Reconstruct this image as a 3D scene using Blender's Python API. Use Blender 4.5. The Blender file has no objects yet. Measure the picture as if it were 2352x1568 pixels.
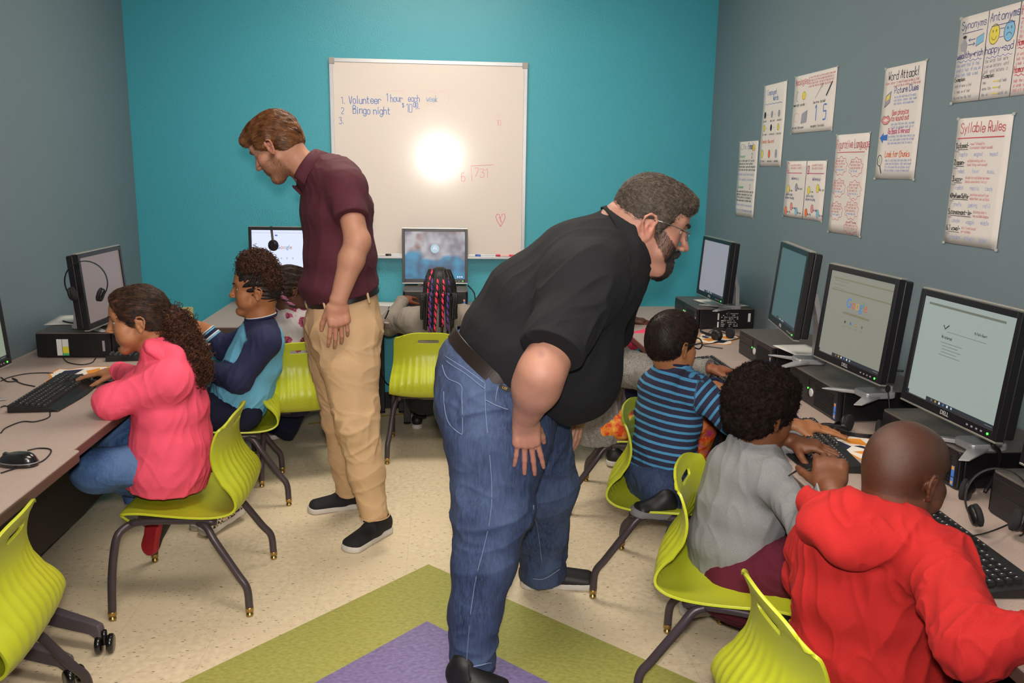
import bpy, math, random, numpy as np
from mathutils import Vector, Matrix
from mathutils.kdtree import KDTree
random.seed(7)
SC = bpy.context.scene
COL = SC.collection
RES = 1.0      # voxel size factor for the figures
# ------------------------------------------------------------------ camera geometry
F, CX, CY, CAMH = 1930.0, 1176.0, 784.0, 1.51
def _n(v): v = np.asarray(v, float); return v / max(np.linalg.norm(v), 1e-12)
_d = _n([1009-CX, CY-382, F]); _dn = np.array([1030-CX, CY-10200, F]); _dn = _n(_dn-_dn.dot(_d)*_d)
_up = -_dn; _rt = np.cross(_up, _d)
if _rt[0] < 0: _rt = -_rt
WM = np.array([_rt, _d, _up])
def ray(x, y): return WM @ np.array([x-CX, CY-y, F])
def atY(x, y, Y): v = ray(x, y); return v/v[1]*Y + np.array([0, 0, CAMH])
def atZ(x, y, Z): v = ray(x, y); return v*((Z-CAMH)/v[2]) + np.array([0, 0, CAMH])
def atX(x, y, X): v = ray(x, y); return v*(X/v[0]) + np.array([0, 0, CAMH])
def ppm(p):       # metres per photo pixel at a point
    c = WM.T @ (np.asarray(p)-[0, 0, CAMH]); return c[2]/F
# ------------------------------------------------------------------ materials
def srgb(c):
    if isinstance(c, str):
        c = c.lstrip('#'); c = [int(c[i:i+2], 16)/255 for i in (0, 2, 4)]
    return [x/12.92 if x <= .04045 else ((x+.055)/1.055)**2.4 for x in c[:3]]
class NT:
    def __init__(s, m):
        m.use_nodes = True; s.t = m.node_tree; s.b = s.t.nodes['Principled BSDF']
    def n(s, typ, **kw):
        nd = s.t.nodes.new('ShaderNode'+typ)
        for k, v in kw.items():
            if k.startswith('i_'):
                nd.inputs[k[2:].replace('_', ' ')].default_value = v
            else: setattr(nd, k, v)
        return nd
    def l(s, a, b): s.t.links.new(a, b)
    def math(s, op, a, b=None, c=None):
        nd = s.t.nodes.new('ShaderNodeMath'); nd.operation = op
        for i, v in enumerate((a, b, c)):
            if v is None: continue
            if isinstance(v, (int, float)): nd.inputs[i].default_value = v
            else: s.l(v, nd.inputs[i])
        return nd.outputs[0]
    def mix(s, fac, a, b, mode='MIX'):
        nd = s.t.nodes.new('ShaderNodeMix'); nd.data_type = 'RGBA'; nd.blend_type = mode
        for i, v in ((0, fac), (6, a), (7, b)):
            if isinstance(v, (int, float)): nd.inputs[i].default_value = v
            elif isinstance(v, (list, tuple)): nd.inputs[i].default_value = (*v[:3], 1)
            else: s.l(v, nd.inputs[i])
        return nd.outputs[2]
    def coord(s, kind='Object', scale=(1, 1, 1), rot=(0, 0, 0)):
        tc = s.n('TexCoord'); mp = s.n('Mapping'); s.l(tc.outputs[kind], mp.inputs[0])
        mp.inputs['Scale'].default_value = scale; mp.inputs['Rotation'].default_value = rot
        return mp.outputs[0]
    def noise(s, co, scale, detail=3, rough=.5):
        nd = s.n('TexNoise'); nd.inputs['Scale'].default_value = scale; nd.inputs['Detail'].default_value = detail
        nd.inputs['Roughness'].default_value = rough; s.l(co, nd.inputs['Vector']); return nd.outputs[0]
    def ramp(s, f, lo, hi):
        nd = s.n('MapRange'); nd.inputs['From Min'].default_value = lo; nd.inputs['From Max'].default_value = hi
        s.l(f, nd.inputs[0]); return nd.outputs[0]
    def bump(s, h, dist, strength=1.0):
        nd = s.n('Bump'); nd.inputs['Distance'].default_value = dist; nd.inputs['Strength'].default_value = strength
        s.l(h, nd.inputs['Height']); s.l(nd.outputs[0], s.b.inputs['Normal'])
MATS = {}
def mat(name, col=None, rough=.5, metal=0, spec=.5, bump=None, var=None, emit=None, sss=0, attr=False, stretch=(1, 1, 1), coat=0, sheen=0):
    """bump=(scale, distance); var=(colour2, scale, lo, hi)"""
    if name in MATS: return MATS[name]
    m = bpy.data.materials.new(name); t = NT(m); b = t.b
    b.inputs['Roughness'].default_value = rough; b.inputs['Metallic'].default_value = metal
    b.inputs['Specular IOR Level'].default_value = spec
    if coat: b.inputs['Coat Weight'].default_value = coat; b.inputs['Coat Roughness'].default_value = .15
    if sheen: b.inputs['Sheen Weight'].default_value = sheen; b.inputs['Sheen Roughness'].default_value = .5
    c = srgb(col) if col is not None else [.8]*3
    src = None
    if attr:
        a = t.n('Attribute', attribute_name='Col'); src = a.outputs['Color']
    if var:
        co = t.coord('Object', stretch); f = t.ramp(t.noise(co, var[1], 4), var[2], var[3])
        if src is not None: src = t.mix(f, src, t.mix(1.0, src, srgb(var[0]), 'MULTIPLY'))
        else: src = t.mix(f, c, srgb(var[0]))
    if src is not None: t.l(src, b.inputs['Base Color'])
    else: b.inputs['Base Color'].default_value = (*c, 1)
    if sss:
        b.inputs['Subsurface Weight'].default_value = sss; b.inputs['Subsurface Radius'].default_value = (.6, .25, .12); b.inputs['Subsurface Scale'].default_value = .01
    if bump:
        co = t.coord('Object', stretch); t.bump(t.noise(co, bump[0], 3), bump[1])
    if emit:
        b.inputs['Emission Color'].default_value = (*srgb(emit[0]), 1); b.inputs['Emission Strength'].default_value = emit[1]
    MATS[name] = m; return m
# ------------------------------------------------------------------ objects
def tag(o, label=None, cat=None, group=None, kind=None):
    if label: o['label'] = label
    if cat: o['category'] = cat
    if group: o['group'] = group
    if kind: o['kind'] = kind
    return o
def empty(name, loc=(0, 0, 0), rz=0, label=None, cat=None, group=None):
    o = bpy.data.objects.new(name, None); COL.objects.link(o); o.empty_display_size = .05
    o.location = loc; o.rotation_euler = (0, 0, rz); return tag(o, label, cat, group)
def meshobj(name, verts, faces, m, parent=None, smooth=False, loc=None):
    me = bpy.data.meshes.new(name)
    me.from_pydata([tuple(map(float, v)) for v in verts], [], [tuple(map(int, f)) for f in faces]); me.update()
    if smooth: me.polygons.foreach_set('use_smooth', [True]*len(me.polygons))
    o = bpy.data.objects.new(name, me); COL.objects.link(o)
    if m:
        for x in (m if isinstance(m, (list, tuple)) else [m]): me.materials.append(x)
    if parent: o.parent = parent
    if loc is not None: o.location = loc
    return o
class MB:
    def __init__(s): s.v = []; s.f = []; s.mi = []; s.sm = []
    def add(s, v, f, mi=0, sm=False):
        n = len(s.v); s.v += [tuple(map(float, p)) for p in v]; s.f += [tuple(i+n for i in q) for q in f]; s.mi += [mi]*len(f); s.sm += [sm]*len(f); return s
    def box(s, a, b, mi=0):
        x0, y0, z0 = a; x1, y1, z1 = b
        return s.add([(x0, y0, z0), (x1, y0, z0), (x1, y1, z0), (x0, y1, z0), (x0, y0, z1), (x1, y0, z1), (x1, y1, z1), (x0, y1, z1)],
                     [(0, 3, 2, 1), (4, 5, 6, 7), (0, 1, 5, 4), (1, 2, 6, 5), (2, 3, 7, 6), (3, 0, 4, 7)], mi)
    def rbox(s, a, b, r, mi=0, n=4, axis=2):
        """box with rounded vertical edges (round about the given axis)"""
        ax = [0, 1, 2]; ax.remove(axis); i, j = ax
        a = list(a); b = list(b); ring = []
        for cx, cy, t0 in ((b[i]-r, b[j]-r, 0), (a[i]+r, b[j]-r, 90), (a[i]+r, a[j]+r, 180), (b[i]-r, a[j]+r, 270)):
            for k in range(n+1):
                t = math.radians(t0+90*k/n); ring.append((cx+r*math.cos(t), cy+r*math.sin(t)))
        V = []
        e = min(r*.35, (b[axis]-a[axis])*.25, .003)
        for z, sh in ((a[axis], e), (a[axis]+e, 0), (b[axis]-e, 0), (b[axis], e)):
            mx, my = (a[i]+b[i])/2, (a[j]+b[j])/2
            for x, y in ring:
                d = math.hypot(x-mx, y-my) or 1; p = [0, 0, 0]; p[i] = x-(x-mx)/d*sh; p[j] = y-(y-my)/d*sh; p[axis] = z; V.append(p)
        N = len(ring); Fc = [tuple(range(N))[::-1], tuple(range(3*N, 4*N))]
        for L in range(3):
            for k in range(N): q = (k+1) % N; Fc.append((L*N+k, L*N+q, L*N+N+q, L*N+N+k))
        if axis == 1: Fc = [f[::-1] for f in Fc]
        return s.add(V, Fc, mi)
    def tube(s, pts, r, n=8, mi=0, caps=True, closed=False):
        P = [np.asarray(p, float) for p in pts]; R = r if isinstance(r, (list, tuple, np.ndarray)) else [r]*len(P)
        N = len(P); T = []
        for i in range(N):
            a = P[(i-1) % N] if (i or closed) else P[0]; b = P[(i+1) % N] if (i < N-1 or closed) else P[-1]; T.append(_n(b-a))
        u = np.cross(T[0], [0, 0, 1]);
        if np.linalg.norm(u) < 1e-3: u = np.cross(T[0], [0, 1, 0])
        u = _n(u); V = []
        for i in range(N):
            u = _n(u-T[i]*u.dot(T[i])); w = np.cross(T[i], u)
            for k in range(n):
                t = 2*math.pi*k/n; V.append(P[i]+R[i]*(math.cos(t)*u+math.sin(t)*w))
        Fc = []
        for i in range(N if closed else N-1):
            for k in range(n):
                a, b = i*n+k, i*n+(k+1) % n; j = (i+1) % N; c, d = j*n+(k+1) % n, j*n+k; Fc.append((a, b, c, d))
        if caps and not closed: Fc += [tuple(range(n))[::-1], tuple(range((N-1)*n, N*n))]
        return s.add(V, Fc, mi, True)
    def lathe(s, prof, c=(0, 0, 0), ax=(0, 0, 1), n=20, mi=0, sm=True):
        w = _n(ax); u = np.cross(w, [1, 0, 0]);
        if np.linalg.norm(u) < .1: u = np.cross(w, [0, 1, 0])
        u = _n(u); v = np.cross(w, u); V = []; c = np.asarray(c, float)
        for r, z in prof:
            for k in range(n):
                t = 2*math.pi*k/n; V.append(c+w*z+r*(math.cos(t)*u+math.sin(t)*v))
        Fc = []
        for i in range(len(prof)-1):
            for k in range(n): q = (k+1) % n; Fc.append((i*n+k, i*n+q, (i+1)*n+q, (i+1)*n+k))
        Fc += [tuple(range(n))[::-1], tuple(range((len(prof)-1)*n, len(prof)*n))]
        return s.add(V, Fc, mi, sm)
    def quad(s, a, b, c, d, mi=0): return s.add([a, b, c, d], [(0, 1, 2, 3)], mi)
    def xf(s, M):
        s.v = [tuple(M @ Vector(p)) for p in s.v]; return s
    def build(s, name, m, parent=None, bevel=0, seg=2, loc=None):
        o = meshobj(name, s.v, s.f, m, parent, loc=loc)
        o.data.polygons.foreach_set('material_index', s.mi); o.data.polygons.foreach_set('use_smooth', s.sm)
        if bevel:
            b = o.modifiers.new('bevel', 'BEVEL'); b.width = bevel; b.segments = seg; b.limit_method = 'ANGLE'; b.harden_normals = True
        return o
def copy_tree(o, parent=None):
    c = o.copy(); COL.objects.link(c); c.parent = parent
    for ch in [x for x in bpy.data.objects if x.parent == o]: copy_tree(ch, c)
    return c
def smooth_path(pts, n=6):
    P = [np.asarray(p, float) for p in pts]; P = [2*P[0]-P[1]]+P+[2*P[-1]-P[-2]]; out = []
    for i in range(1, len(P)-2):
        for k in range(n):
            t = k/n; out.append(.5*((2*P[i])+(-P[i-1]+P[i+1])*t+(2*P[i-1]-5*P[i]+4*P[i+1]-P[i+2])*t*t+(-P[i-1]+3*P[i]-3*P[i+1]+P[i+2])*t**3))
    out.append(P[-2]); return out
# ------------------------------------------------------------------ hand lettering (single-stroke marker letters)
GL = {'a':'46160503123243 4642','b':'0902 0516364543321203','c':'4536160503123243','d':'4942 4536160503123243','e':'04444536160503123243',
'f':'39291812 0636','g':'4641301001 4536160503123243','h':'0902 0516364542','i':'1612 1718','j':'26211000 2728','k':'0902 460442','l':'1912',
'm':'0602 05162522 25364542','n':'0602 0516364542','o':'160503123243453616','p':'0600 0516364543321203','q':'4640 4536160503123243','r':'0602 05163645',
's':'45361605143443321203','t':'18132232 0636','u':'0603123243 4642','v':'062246','w':'0612243246','x':'0642 4602','y':'0623 4610','z':'06460242',
'A':'022942 1535','B':'0209394837360646433202','C':'4839190803123243','D':'02092948433202','E':'49090242 0636','F':'490902 0636','G':'48391908031232434626',
'H':'0902 4942 0646','I':'0949 2922 0242','J':'4943321203','K':'0902 4905 0542','L':'090242','M':'0209264942','N':'02094249','O':'190803123243483919',
'P':'02093948463505','Q':'190803123243483919 2442','R':'02093948463505 2542','S':'48391908074543321203','T':'0949 2922','U':'090312324349','V':'092249',
'W':'0912263249','X':'0942 4902','Y':'0925 492522','Z':'09490242','0':'190803123243483919','1':'082922','2':'08193948460242','3':'0949264643321203',
'4':'390444 3932','5':'4909064645433202','6':'39080312324345361605','7':'094912','8':'160708193948473616050312324345361 6'.replace(' ',''),'9':'4616050819394942',
'.':'1213','-':'0535',':':'1213 1516','!':'1914 1213','$':'48391908074543321203 2921','/':'4902','(':'39171432','?':'0819394846252 4'.replace(' ',''),')':'09272402',
'&':'4208193806031243','>':'0545 364534','+':'2723 0545','=':'0646 0444',',':'1311'}
class Ink:
    """flat marker strokes lying on a board or a sheet: frame = origin, right, up"""
    def __init__(s, o, r, u, off=.0006):
        s.o = np.asarray(o, float); s.r = _n(r); s.u = _n(u); s.nr = np.cross(s.r, s.u); s.off = off; s.L = {}; s.sep = False; s.k = 0
    def P(s, x, y): return s.o+s.r*x+s.u*y
    def line(s, pts, w, m, z=0):
        V, Fc = s.L.setdefault(m, ([], [])); pts = [np.asarray(p, float) for p in pts]; N = len(pts)
        if N < 2: return
        b = len(V)
        for i in range(N):
            t = _n((pts[min(i+1, N-1)]-pts[max(i-1, 0)])+1e-9); nn = np.array([-t[1], t[0]])*w/2
            e = t*w*.4*(-1 if i == 0 else 1 if i == N-1 else 0)
            for sg in (1, -1):
                q = pts[i]+nn*sg+e; V.append(s.P(*q)+s.nr*(s.off+z))
        for i in range(N-1): Fc.append((b+2*i, b+2*i+1, b+2*i+3, b+2*i+2))
    def poly(s, pts, m, z=0):
        V, Fc = s.L.setdefault(m, ([], [])); b = len(V)
        for q in pts: V.append(s.P(*q)+s.nr*(s.off+z))
        Fc.append(tuple(range(b, b+len(pts))))
    def circle(s, x, y, rx, ry, w, m, fill=None, n=20, a0=0, a1=360):
        pts = [(x+rx*math.cos(math.radians(a0+(a1-a0)*k/n)), y+ry*math.sin(math.radians(a0+(a1-a0)*k/n))) for k in range(n+1)]
        if fill: s.poly(pts[:-1], fill, -.0002)
        if w: s.line(pts, w, m)
    def text(s, txt, x, y, size, w, m, asp=.62, slope=0, jit=.06):
        """size = capital height; x,y = left end of the baseline"""
        sc = size/7; rnd = random.Random(txt); xs = x
        if s.sep: s.k += 1; m = (m, s.k)
        for ch in txt:
            g = GL.get(ch)
            if g is None: x += 3.4*sc*asp*1.2; continue
            wd = 2 if ch in "il.!:,1j" else 4
            jy = rnd.uniform(-jit, jit)*size
            for st in g.split():
                pts = [(x+int(st[i])*sc*asp*1.15, y+jy+(int(st[i+1])-2)*sc+slope*(x-xs)) for i in range(0, len(st), 2)]
                if len(pts) > 2:
                    q = [np.append(p, 0) for p in pts]; pts = [p[:2] for p in smooth_path(q, 3)]
                s.line(pts, w, m)
            x += (wd+1.6)*sc*asp*1.15
        return x
    def build(s, parent, name='lettering'):
        for m, (V, Fc) in s.L.items(): meshobj(name, V, Fc, MATS[m[0] if isinstance(m, tuple) else m], parent)
# ------------------------------------------------------------------ materials of the room
XL, XR, YB, YF, ZC = -1.785, 1.665, 5.2, -2.2, 2.9
def wall_mat(name, col, rough=.45, amp=.0007):
    m = bpy.data.materials.new(name); t = NT(m); co = t.coord('Object')
    t.b.inputs['Roughness'].default_value = rough
    f = t.noise(co, 1.3, 3); c = srgb(col)
    t.l(t.mix(f, [x*.93 for x in c], [x*1.05 for x in c]), t.b.inputs['Base Color'])
    a = t.noise(co, 120, 2); t.bump(t.ramp(a, .35, .7), amp, .6); MATS[name] = m; return m
wall_mat('teal paint', '#43a8bb', .40); wall_mat('grey paint', '#718189', .5)
m = bpy.data.materials.new('vinyl floor'); t = NT(m); MATS['floor'] = m
tc = t.n('TexCoord').outputs['Object']; sx = t.n('SeparateXYZ'); t.l(tc, sx.inputs[0])
v = t.math('ADD', sx.outputs[1], t.math('ABSOLUTE', t.math('ADD', sx.outputs[0], .045)))
green = t.math('LESS_THAN', v, 3.03); purple = t.math('LESS_THAN', v, 2.612)
co = t.coord('Object'); big = t.noise(co, 2.2, 3); mid = t.noise(co, 45, 3)
cream = t.mix(t.ramp(mid, .3, .7), srgb('#d6c4a6'), srgb('#ecdec2'))
cream = t.mix(t.ramp(big, .35, .7), cream, srgb('#dfcfb0'))
gr = t.mix(t.ramp(t.noise(t.coord('Object', (1, 1.6, 1), (0, 0, .5)), 60, 4), .3, .7), srgb('#94954c'), srgb('#b0ae60'))
pu = t.mix(t.ramp(t.noise(t.coord('Object', (1, 1.6, 1), (0, 0, -.4)), 60, 4), .3, .7), srgb('#6c5f90'), srgb('#8b7fac'))
c = t.mix(green, cream, gr); c = t.mix(purple, c, pu)
# flecks: little elongated chips of brown and grey-green
for sc, rot, col, th, amt in (((1, 3.2, 1), .3, '#3a3028', .17, .9), ((1, 3, 1), 1.2, '#5a5848', .17, .7), ((1, 3.5, 1), 2.1, '#8a6a48', .22, .7)):
    vo = t.n('TexVoronoi'); vo.inputs['Scale'].default_value = 26 if amt > .8 else 34
    t.l(t.coord('Object', sc, (0, 0, rot)), vo.inputs['Vector'])
    msk = t.math('LESS_THAN', vo.outputs['Distance'], .15)
    rnd = t.n('SeparateColor'); t.l(vo.outputs['Color'], rnd.inputs[0]); keep = t.math('LESS_THAN', rnd.outputs[0], th+.1)
    f = t.math('MULTIPLY', t.math('MULTIPLY', msk, keep), amt)
    f = t.math('MULTIPLY', f, t.math('SUBTRACT', 1, t.math('MULTIPLY', green, .75)))
    c = t.mix(f, c, srgb(col))
# seams of the 12 inch tiles, very faint
def seam(o):
    fr = t.math('FRACT', t.math('DIVIDE', t.math('ADD', o, 30.0), .3048)); return t.math('LESS_THAN', fr, .006)
sm = t.math('MULTIPLY', t.math('MAXIMUM', seam(sx.outputs[0]), seam(sx.outputs[1])), .25)
c = t.mix(sm, c, srgb('#8a7c66')); t.l(c, t.b.inputs['Base Color'])
t.b.inputs['Roughness'].default_value = .38; t.b.inputs['Specular IOR Level'].default_value = .4
t.bump(t.noise(co, 18, 2), .0012, .5)
mat('black rubber', '#141416', .6); mat('white ceiling', '#d8d6cf', .8, bump=(60, .002))
for nm, a, b, mm in (('floor', (XL-.1, YF-.1, -.1), (XR+.1, YB+.1, 0), 'floor'), ('ceiling', (XL-.1, YF-.1, ZC), (XR+.1, YB+.1, ZC+.1), 'white ceiling'),
                     ('wall_back', (XL-.1, YB, 0), (XR+.1, YB+.1, ZC), 'teal paint'), ('wall_left', (XL-.1, YF, 0), (XL, YB, ZC), 'grey paint'),
                     ('wall_right', (XR, YF, 0), (XR+.1, YB, ZC), 'grey paint'), ('wall_front', (XL-.1, YF-.1, 0), (XR+.1, YF, ZC), 'grey paint')):
    tag(MB().box(a, b).build(nm, MATS[mm]), kind='structure')
tag(MB().box((XL+.012, YB-.012, 0), (XR-.012, YB-.0005, .105)).build('baseboard_back', MATS['black rubber'], bevel=.003), kind='structure')
tag(MB().box((XL+.0005, YF, 0), (XL+.012, YB, .105)).build('baseboard_left', MATS['black rubber'], bevel=.003), kind='structure')
tag(MB().box((XR-.012, YF, 0), (XR-.0005, YB, .105)).build('baseboard_right', MATS['black rubber'], bevel=.003), kind='structure')
mat('yellow tape', '#c8a018', .5)
a, b, = atZ(708, 973, .001), atZ(1105, 931, .001); w = np.array([0, .012, 0])
tag(MB().quad(a-w, b-w, b+w, a+w).build('floor_tape', MATS['yellow tape']), 'long strip of yellow tape on the floor under the back desks', 'tape')
mat('fluoro', '#ffffff', emit=('#fff1e0', 17.0)); mat('fixture white', '#e8e8e6', .4)
for i, y in enumerate((3.9, 1.6, -.6)):
    L = empty('ceiling_light', (-.05, y, ZC-.045), label='recessed fluorescent ceiling panel '+('over the back desks', 'over the middle of the room', 'behind the photographer')[i], cat='ceiling light')
    mb = MB()
    mb.box((-.62, -.32, 0), (.62, -.30, .05)).box((-.62, .30, 0), (.62, .32, .05)).box((-.62, -.30, 0), (-.60, .30, .05)).box((.60, -.30, 0), (.62, .30, .05))
    mb.build('frame', MATS['fixture white'], L); MB().box((-.6, -.3, .01), (.6, .3, .04)).build('diffuser', MATS['fluoro'], L)
# ------------------------------------------------------------------ desks
mat('desk laminate', '#b5a39a', .42, var=('#a8968d', 220, .35, .65)); mat('desk edge', '#57443c', .4); mat('black steel', '#17161a', .45)
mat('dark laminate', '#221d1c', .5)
DZ = .69
def desk(x0, y0, x1, y1, label, legs, panel=None):
    r = empty('computer_desk', ((x0+x1)/2, (y0+y1)/2, 0), label=label, cat='desk')
    hx, hy = (x1-x0)/2, (y1-y0)/2
    MB().rbox((-hx, -hy, DZ-.006), (hx, hy, DZ), .008).build('desktop', MATS['desk laminate'], r)
    MB().rbox((-hx, -hy, DZ-.034), (hx, hy, DZ-.0062), .009).build('edge_band', MATS['desk edge'], r)
    for lx, ly in legs:
        X, Y = lx*(hx-.06), ly*(hy-.06)
        mb = MB(); mb.box((X-.02, Y-.02, .012), (X+.02, Y+.02, DZ-.035)); mb.lathe([(.022, 0), (.022, .008), (.01, .012), (.01, .02)], (X, Y, 0), n=14)
        mb.build('leg', MATS['black steel'], r, bevel=.003)
    if panel:
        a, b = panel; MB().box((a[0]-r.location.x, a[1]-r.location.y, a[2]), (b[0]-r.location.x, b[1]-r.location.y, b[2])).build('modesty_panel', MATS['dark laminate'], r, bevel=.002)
    return r
q4 = ((1, 1), (-1, 1), (1, -1), (-1, -1)); qL = ((.25, 1), (-1, 1), (.25, -1), (-1, -1)); qR = ((1, 1), (-.25, 1), (1, -1), (-.25, -1))
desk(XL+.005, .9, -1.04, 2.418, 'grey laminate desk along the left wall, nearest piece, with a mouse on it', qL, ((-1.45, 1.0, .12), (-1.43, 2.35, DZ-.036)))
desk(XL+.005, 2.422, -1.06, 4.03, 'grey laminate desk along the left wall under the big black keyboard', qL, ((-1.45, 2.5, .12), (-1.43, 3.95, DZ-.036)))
desk(-1.25, 4.33, -.30, 5.16, 'grey laminate desk under the whiteboard left corner, holding the monitor with a headset', ((1, 1), (-1, 1), (.9, .2), (-.9, .2)))
desk(-.296, 4.45, .66, 5.16, 'grey laminate desk below the whiteboard centre, behind the child with pink braids', ((1, 1), (-1, 1), (.9, .2), (-.9, .2)))
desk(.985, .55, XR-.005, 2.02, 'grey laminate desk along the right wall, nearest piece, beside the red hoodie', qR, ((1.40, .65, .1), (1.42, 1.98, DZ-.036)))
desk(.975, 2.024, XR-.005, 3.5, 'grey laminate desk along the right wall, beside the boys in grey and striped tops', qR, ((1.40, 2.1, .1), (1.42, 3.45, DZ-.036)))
desk(.965, 3.504, XR-.005, 5.0, 'grey laminate desk along the right wall, farthest piece by the teal wall', qR)
# ------------------------------------------------------------------ whiteboard
mat('board enamel', '#e8dfd8', .14, spec=.4); mat('alu', '#c6c8cc', .35, metal=.6); mat('corner plastic', '#a3a09c', .5)
mat('ink blue', '#3a78c8', .4); mat('ink blue faint', '#8fb0d8', .4); mat('ink pink', '#e88aa0', .4); mat('ink pink faint', '#ecc4c4', .4); mat('ink magenta', '#e8327a', .4)
wx0, wx1, wz0, wz1 = -.638, .524, .965, 2.118
W = empty('whiteboard', ((wx0+wx1)/2, YB, wz0), label='square whiteboard with aluminium frame and blue handwriting on teal wall', cat='whiteboard')
o3 = np.array([W.location.x, YB, wz0]); hw = (wx1-wx0)/2; H = wz1-wz0
MB().box((-hw+.01, -.018, .01), (hw-.01, -.002, H-.01)).build('writing_surface', MATS['board enamel'], W)
mb = MB(); mb.box((-hw, -.022, .02), (-hw+.022, -.001, H-.02)).box((hw-.022, -.022, .02), (hw, -.001, H-.02)).box((-hw+.02, -.022, H-.022), (hw-.02, -.001, H)).box((-hw+.02, -.022, 0), (hw-.02, -.001, .018))
mb.build('frame', MATS['alu'], W, bevel=.002)
for sx_, sz_ in ((-1, H-.034), (1, H-.034)):
    MB().box((sx_*hw-.017+(-sx_*.015), -.025, sz_), (sx_*hw+.017+(-sx_*.015), -.0005, H+.002)).build('corner_cap', MATS['corner plastic'], W, bevel=.003)
MB().box((-hw+.02, -.062, -.006), (hw-.02, -.0225, .003)).box((-hw+.02, -.065, -.006), (hw-.02, -.062, .009)).build('marker_tray', MATS['alu'], W, bevel=.0015)
I = Ink((-hw, -.0186, 0), (1, 0, 0), (0, 0, 1)); I.nr = np.array([0, -1., 0]); I.sep = True
def wb(px, py): p = atY(px, py, YB-.019); return p[0]-wx0, p[2]-wz0
x, y = wb(784, 238); I.text('1.', x, y, .036, .0028, 'ink blue', jit=.02); x, y = wb(802, 238); I.text('Volunteer', x, y, .044, .0036, 'ink blue', .55, .03)
x, y = wb(888, 233); I.text('1 hour', x, y, .042, .0032, 'ink blue', .48); x, y = wb(938, 233); I.text('each', x, y, .038, .0030, 'ink blue', .5)
x, y = wb(980, 233); I.text('week', x, y, .036, .0030, 'ink blue faint', .52)
x, y = wb(784, 261); I.text('2', x, y, .034, .0028, 'ink blue'); x, y = wb(811, 261); I.text('Bingo night', x, y, .044, .0036, 'ink blue', .56)
x, y = wb(924, 246); I.text('$', x, y, .022, .0028, 'ink blue'); x, y = wb(934, 258); I.text('10', x, y, .046, .0028, 'ink blue', .55); x, y = wb(950, 246); I.text('00', x, y, .026, .0032, 'ink blue', .6)
I.line([wb(954, 250), wb(964, 249)], .002, 'ink blue'); x, y = wb(779, 284); I.text('3.', x, y, .036, .0028, 'ink blue')
x, y = wb(1060, 416); I.text('6', x, y, .052, .0026, 'ink pink', .6); x, y = wb(1090, 406); I.text('731', x, y, .048, .0026, 'ink pink', .75)
I.line([wb(1084, 416), wb(1082, 381), wb(1134, 378)], .0026, 'ink pink')
x, y = wb(1111, 268); I.text('1 -', x, y, .022, .002, 'ink pink faint'); x, y = wb(1141, 271); I.text('12', x, y, .02, .002, 'ink pink faint'); x, y = wb(1141, 288); I.text('10', x, y, .03, .002, 'ink pink')
I.line([wb(890, 210), wb(930, 207)], .002, 'ink pink faint')
I.circle(*wb(990, 225), .03, .04, .0016, 'ink pink faint'); I.circle(*wb(1018, 225), .035, .04, .0016, 'ink pink faint', a0=-60, a1=120)
hx, hy = wb(1150, 503); hp = [(0, -.045), (-.022, -.012), (-.03, .015), (-.022, .03), (-.01, .028), (0, .006), (.01, .03), (.022, .032), (.028, .015), (.018, -.015), (0, -.045)]
I.line([(hx+a, hy+b) for a, b in hp], .0028, 'ink magenta'); I.line([(hx-.006, hy+.012), (hx+.004, hy-.02)], .006, 'ink pink')
I.build(W, 'handwriting')
def marker(px, py, colr, capc, label, L=.1):
    p = atY(px, py, YB-.045); o = empty('dry_erase_marker', (p[0], YB-.044, wz0+.012), label=label, cat='marker')
    mat(colr, colr, .35); mat(capc, capc, .35)
    MB().lathe([(.006, -L/2), (.008, -L/2+.004), (.008, L/2-.03), (.007, L/2-.028)], ax=(1, 0, 0), n=14).build('barrel', MATS[colr], o)
    MB().lathe([(.0085, L/2-.03), (.0085, L/2), (.006, L/2+.004)], ax=(1, 0, 0), n=14).build('cap', MATS[capc], o)
marker(878, 584, '#d8d4cc', '#1c1a1a', 'marker with black cap lying at the left end of the whiteboard tray')
marker(1084, 584, '#e8e8ea', '#3a68c0', 'white marker with blue end beside the centre monitor on the whiteboard tray')
marker(1162, 585, '#e8b8b8', '#d8304a', 'pink and red marker on the whiteboard tray below the drawn heart')
o = empty('board_eraser', (atY(1144, 583, YB-.045)[0], YB-.044, wz0+.0035), label='small pink eraser on the whiteboard tray beside the red marker', cat='eraser')
mat('eraser pink', '#e0506a', .8); mat('eraser felt', '#b83048', .95)
MB().box((-.013, -.012, 0), (.013, .012, .008)).build('felt', MATS['eraser felt'], o, bevel=.001); MB().box((-.014, -.013, .0085), (.014, .013, .018)).build('grip', MATS['eraser pink'], o, bevel=.003)
# ------------------------------------------------------------------ anchor-chart posters on the right wall
mat('poster paper', '#dcd6d2', .75); mat('pad black', '#202024', .6); mat('pad red', '#c8404c', .6); mat('pad soft red', '#dd8f90', .6); mat('pad navy', '#32408a', .6)
mat('pad soft blue', '#9fb0dc', .6); mat('pad blue', '#3a6ec0', .6); mat('pad green', '#4fb878', .6); mat('pad yellow', '#e0d050', .6); mat('pad orange', '#e8743c', .6)
mat('pad magenta', '#c83c80', .6); mat('pad grey', '#9a98a4', .6); mat('pad sky', '#7fb8dc', .6); mat('tape clear', '#b5b8b4', .25)
SCR = ['lorem'.replace('lorem', w) for w in 'words that help you read and the sound of letters in a new word when we look at it each day to find more'.split()]
def scribble(I, x, y, x1, size, m, seed, w=.0012):
    r = random.Random(seed)
    while True:
        wd = r.choice(SCR); L = len(wd)*size*.62*.92
        if x+L > x1: break
        I.text(wd, x, y, size, w, m, .55); x += L+size*.35
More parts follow.
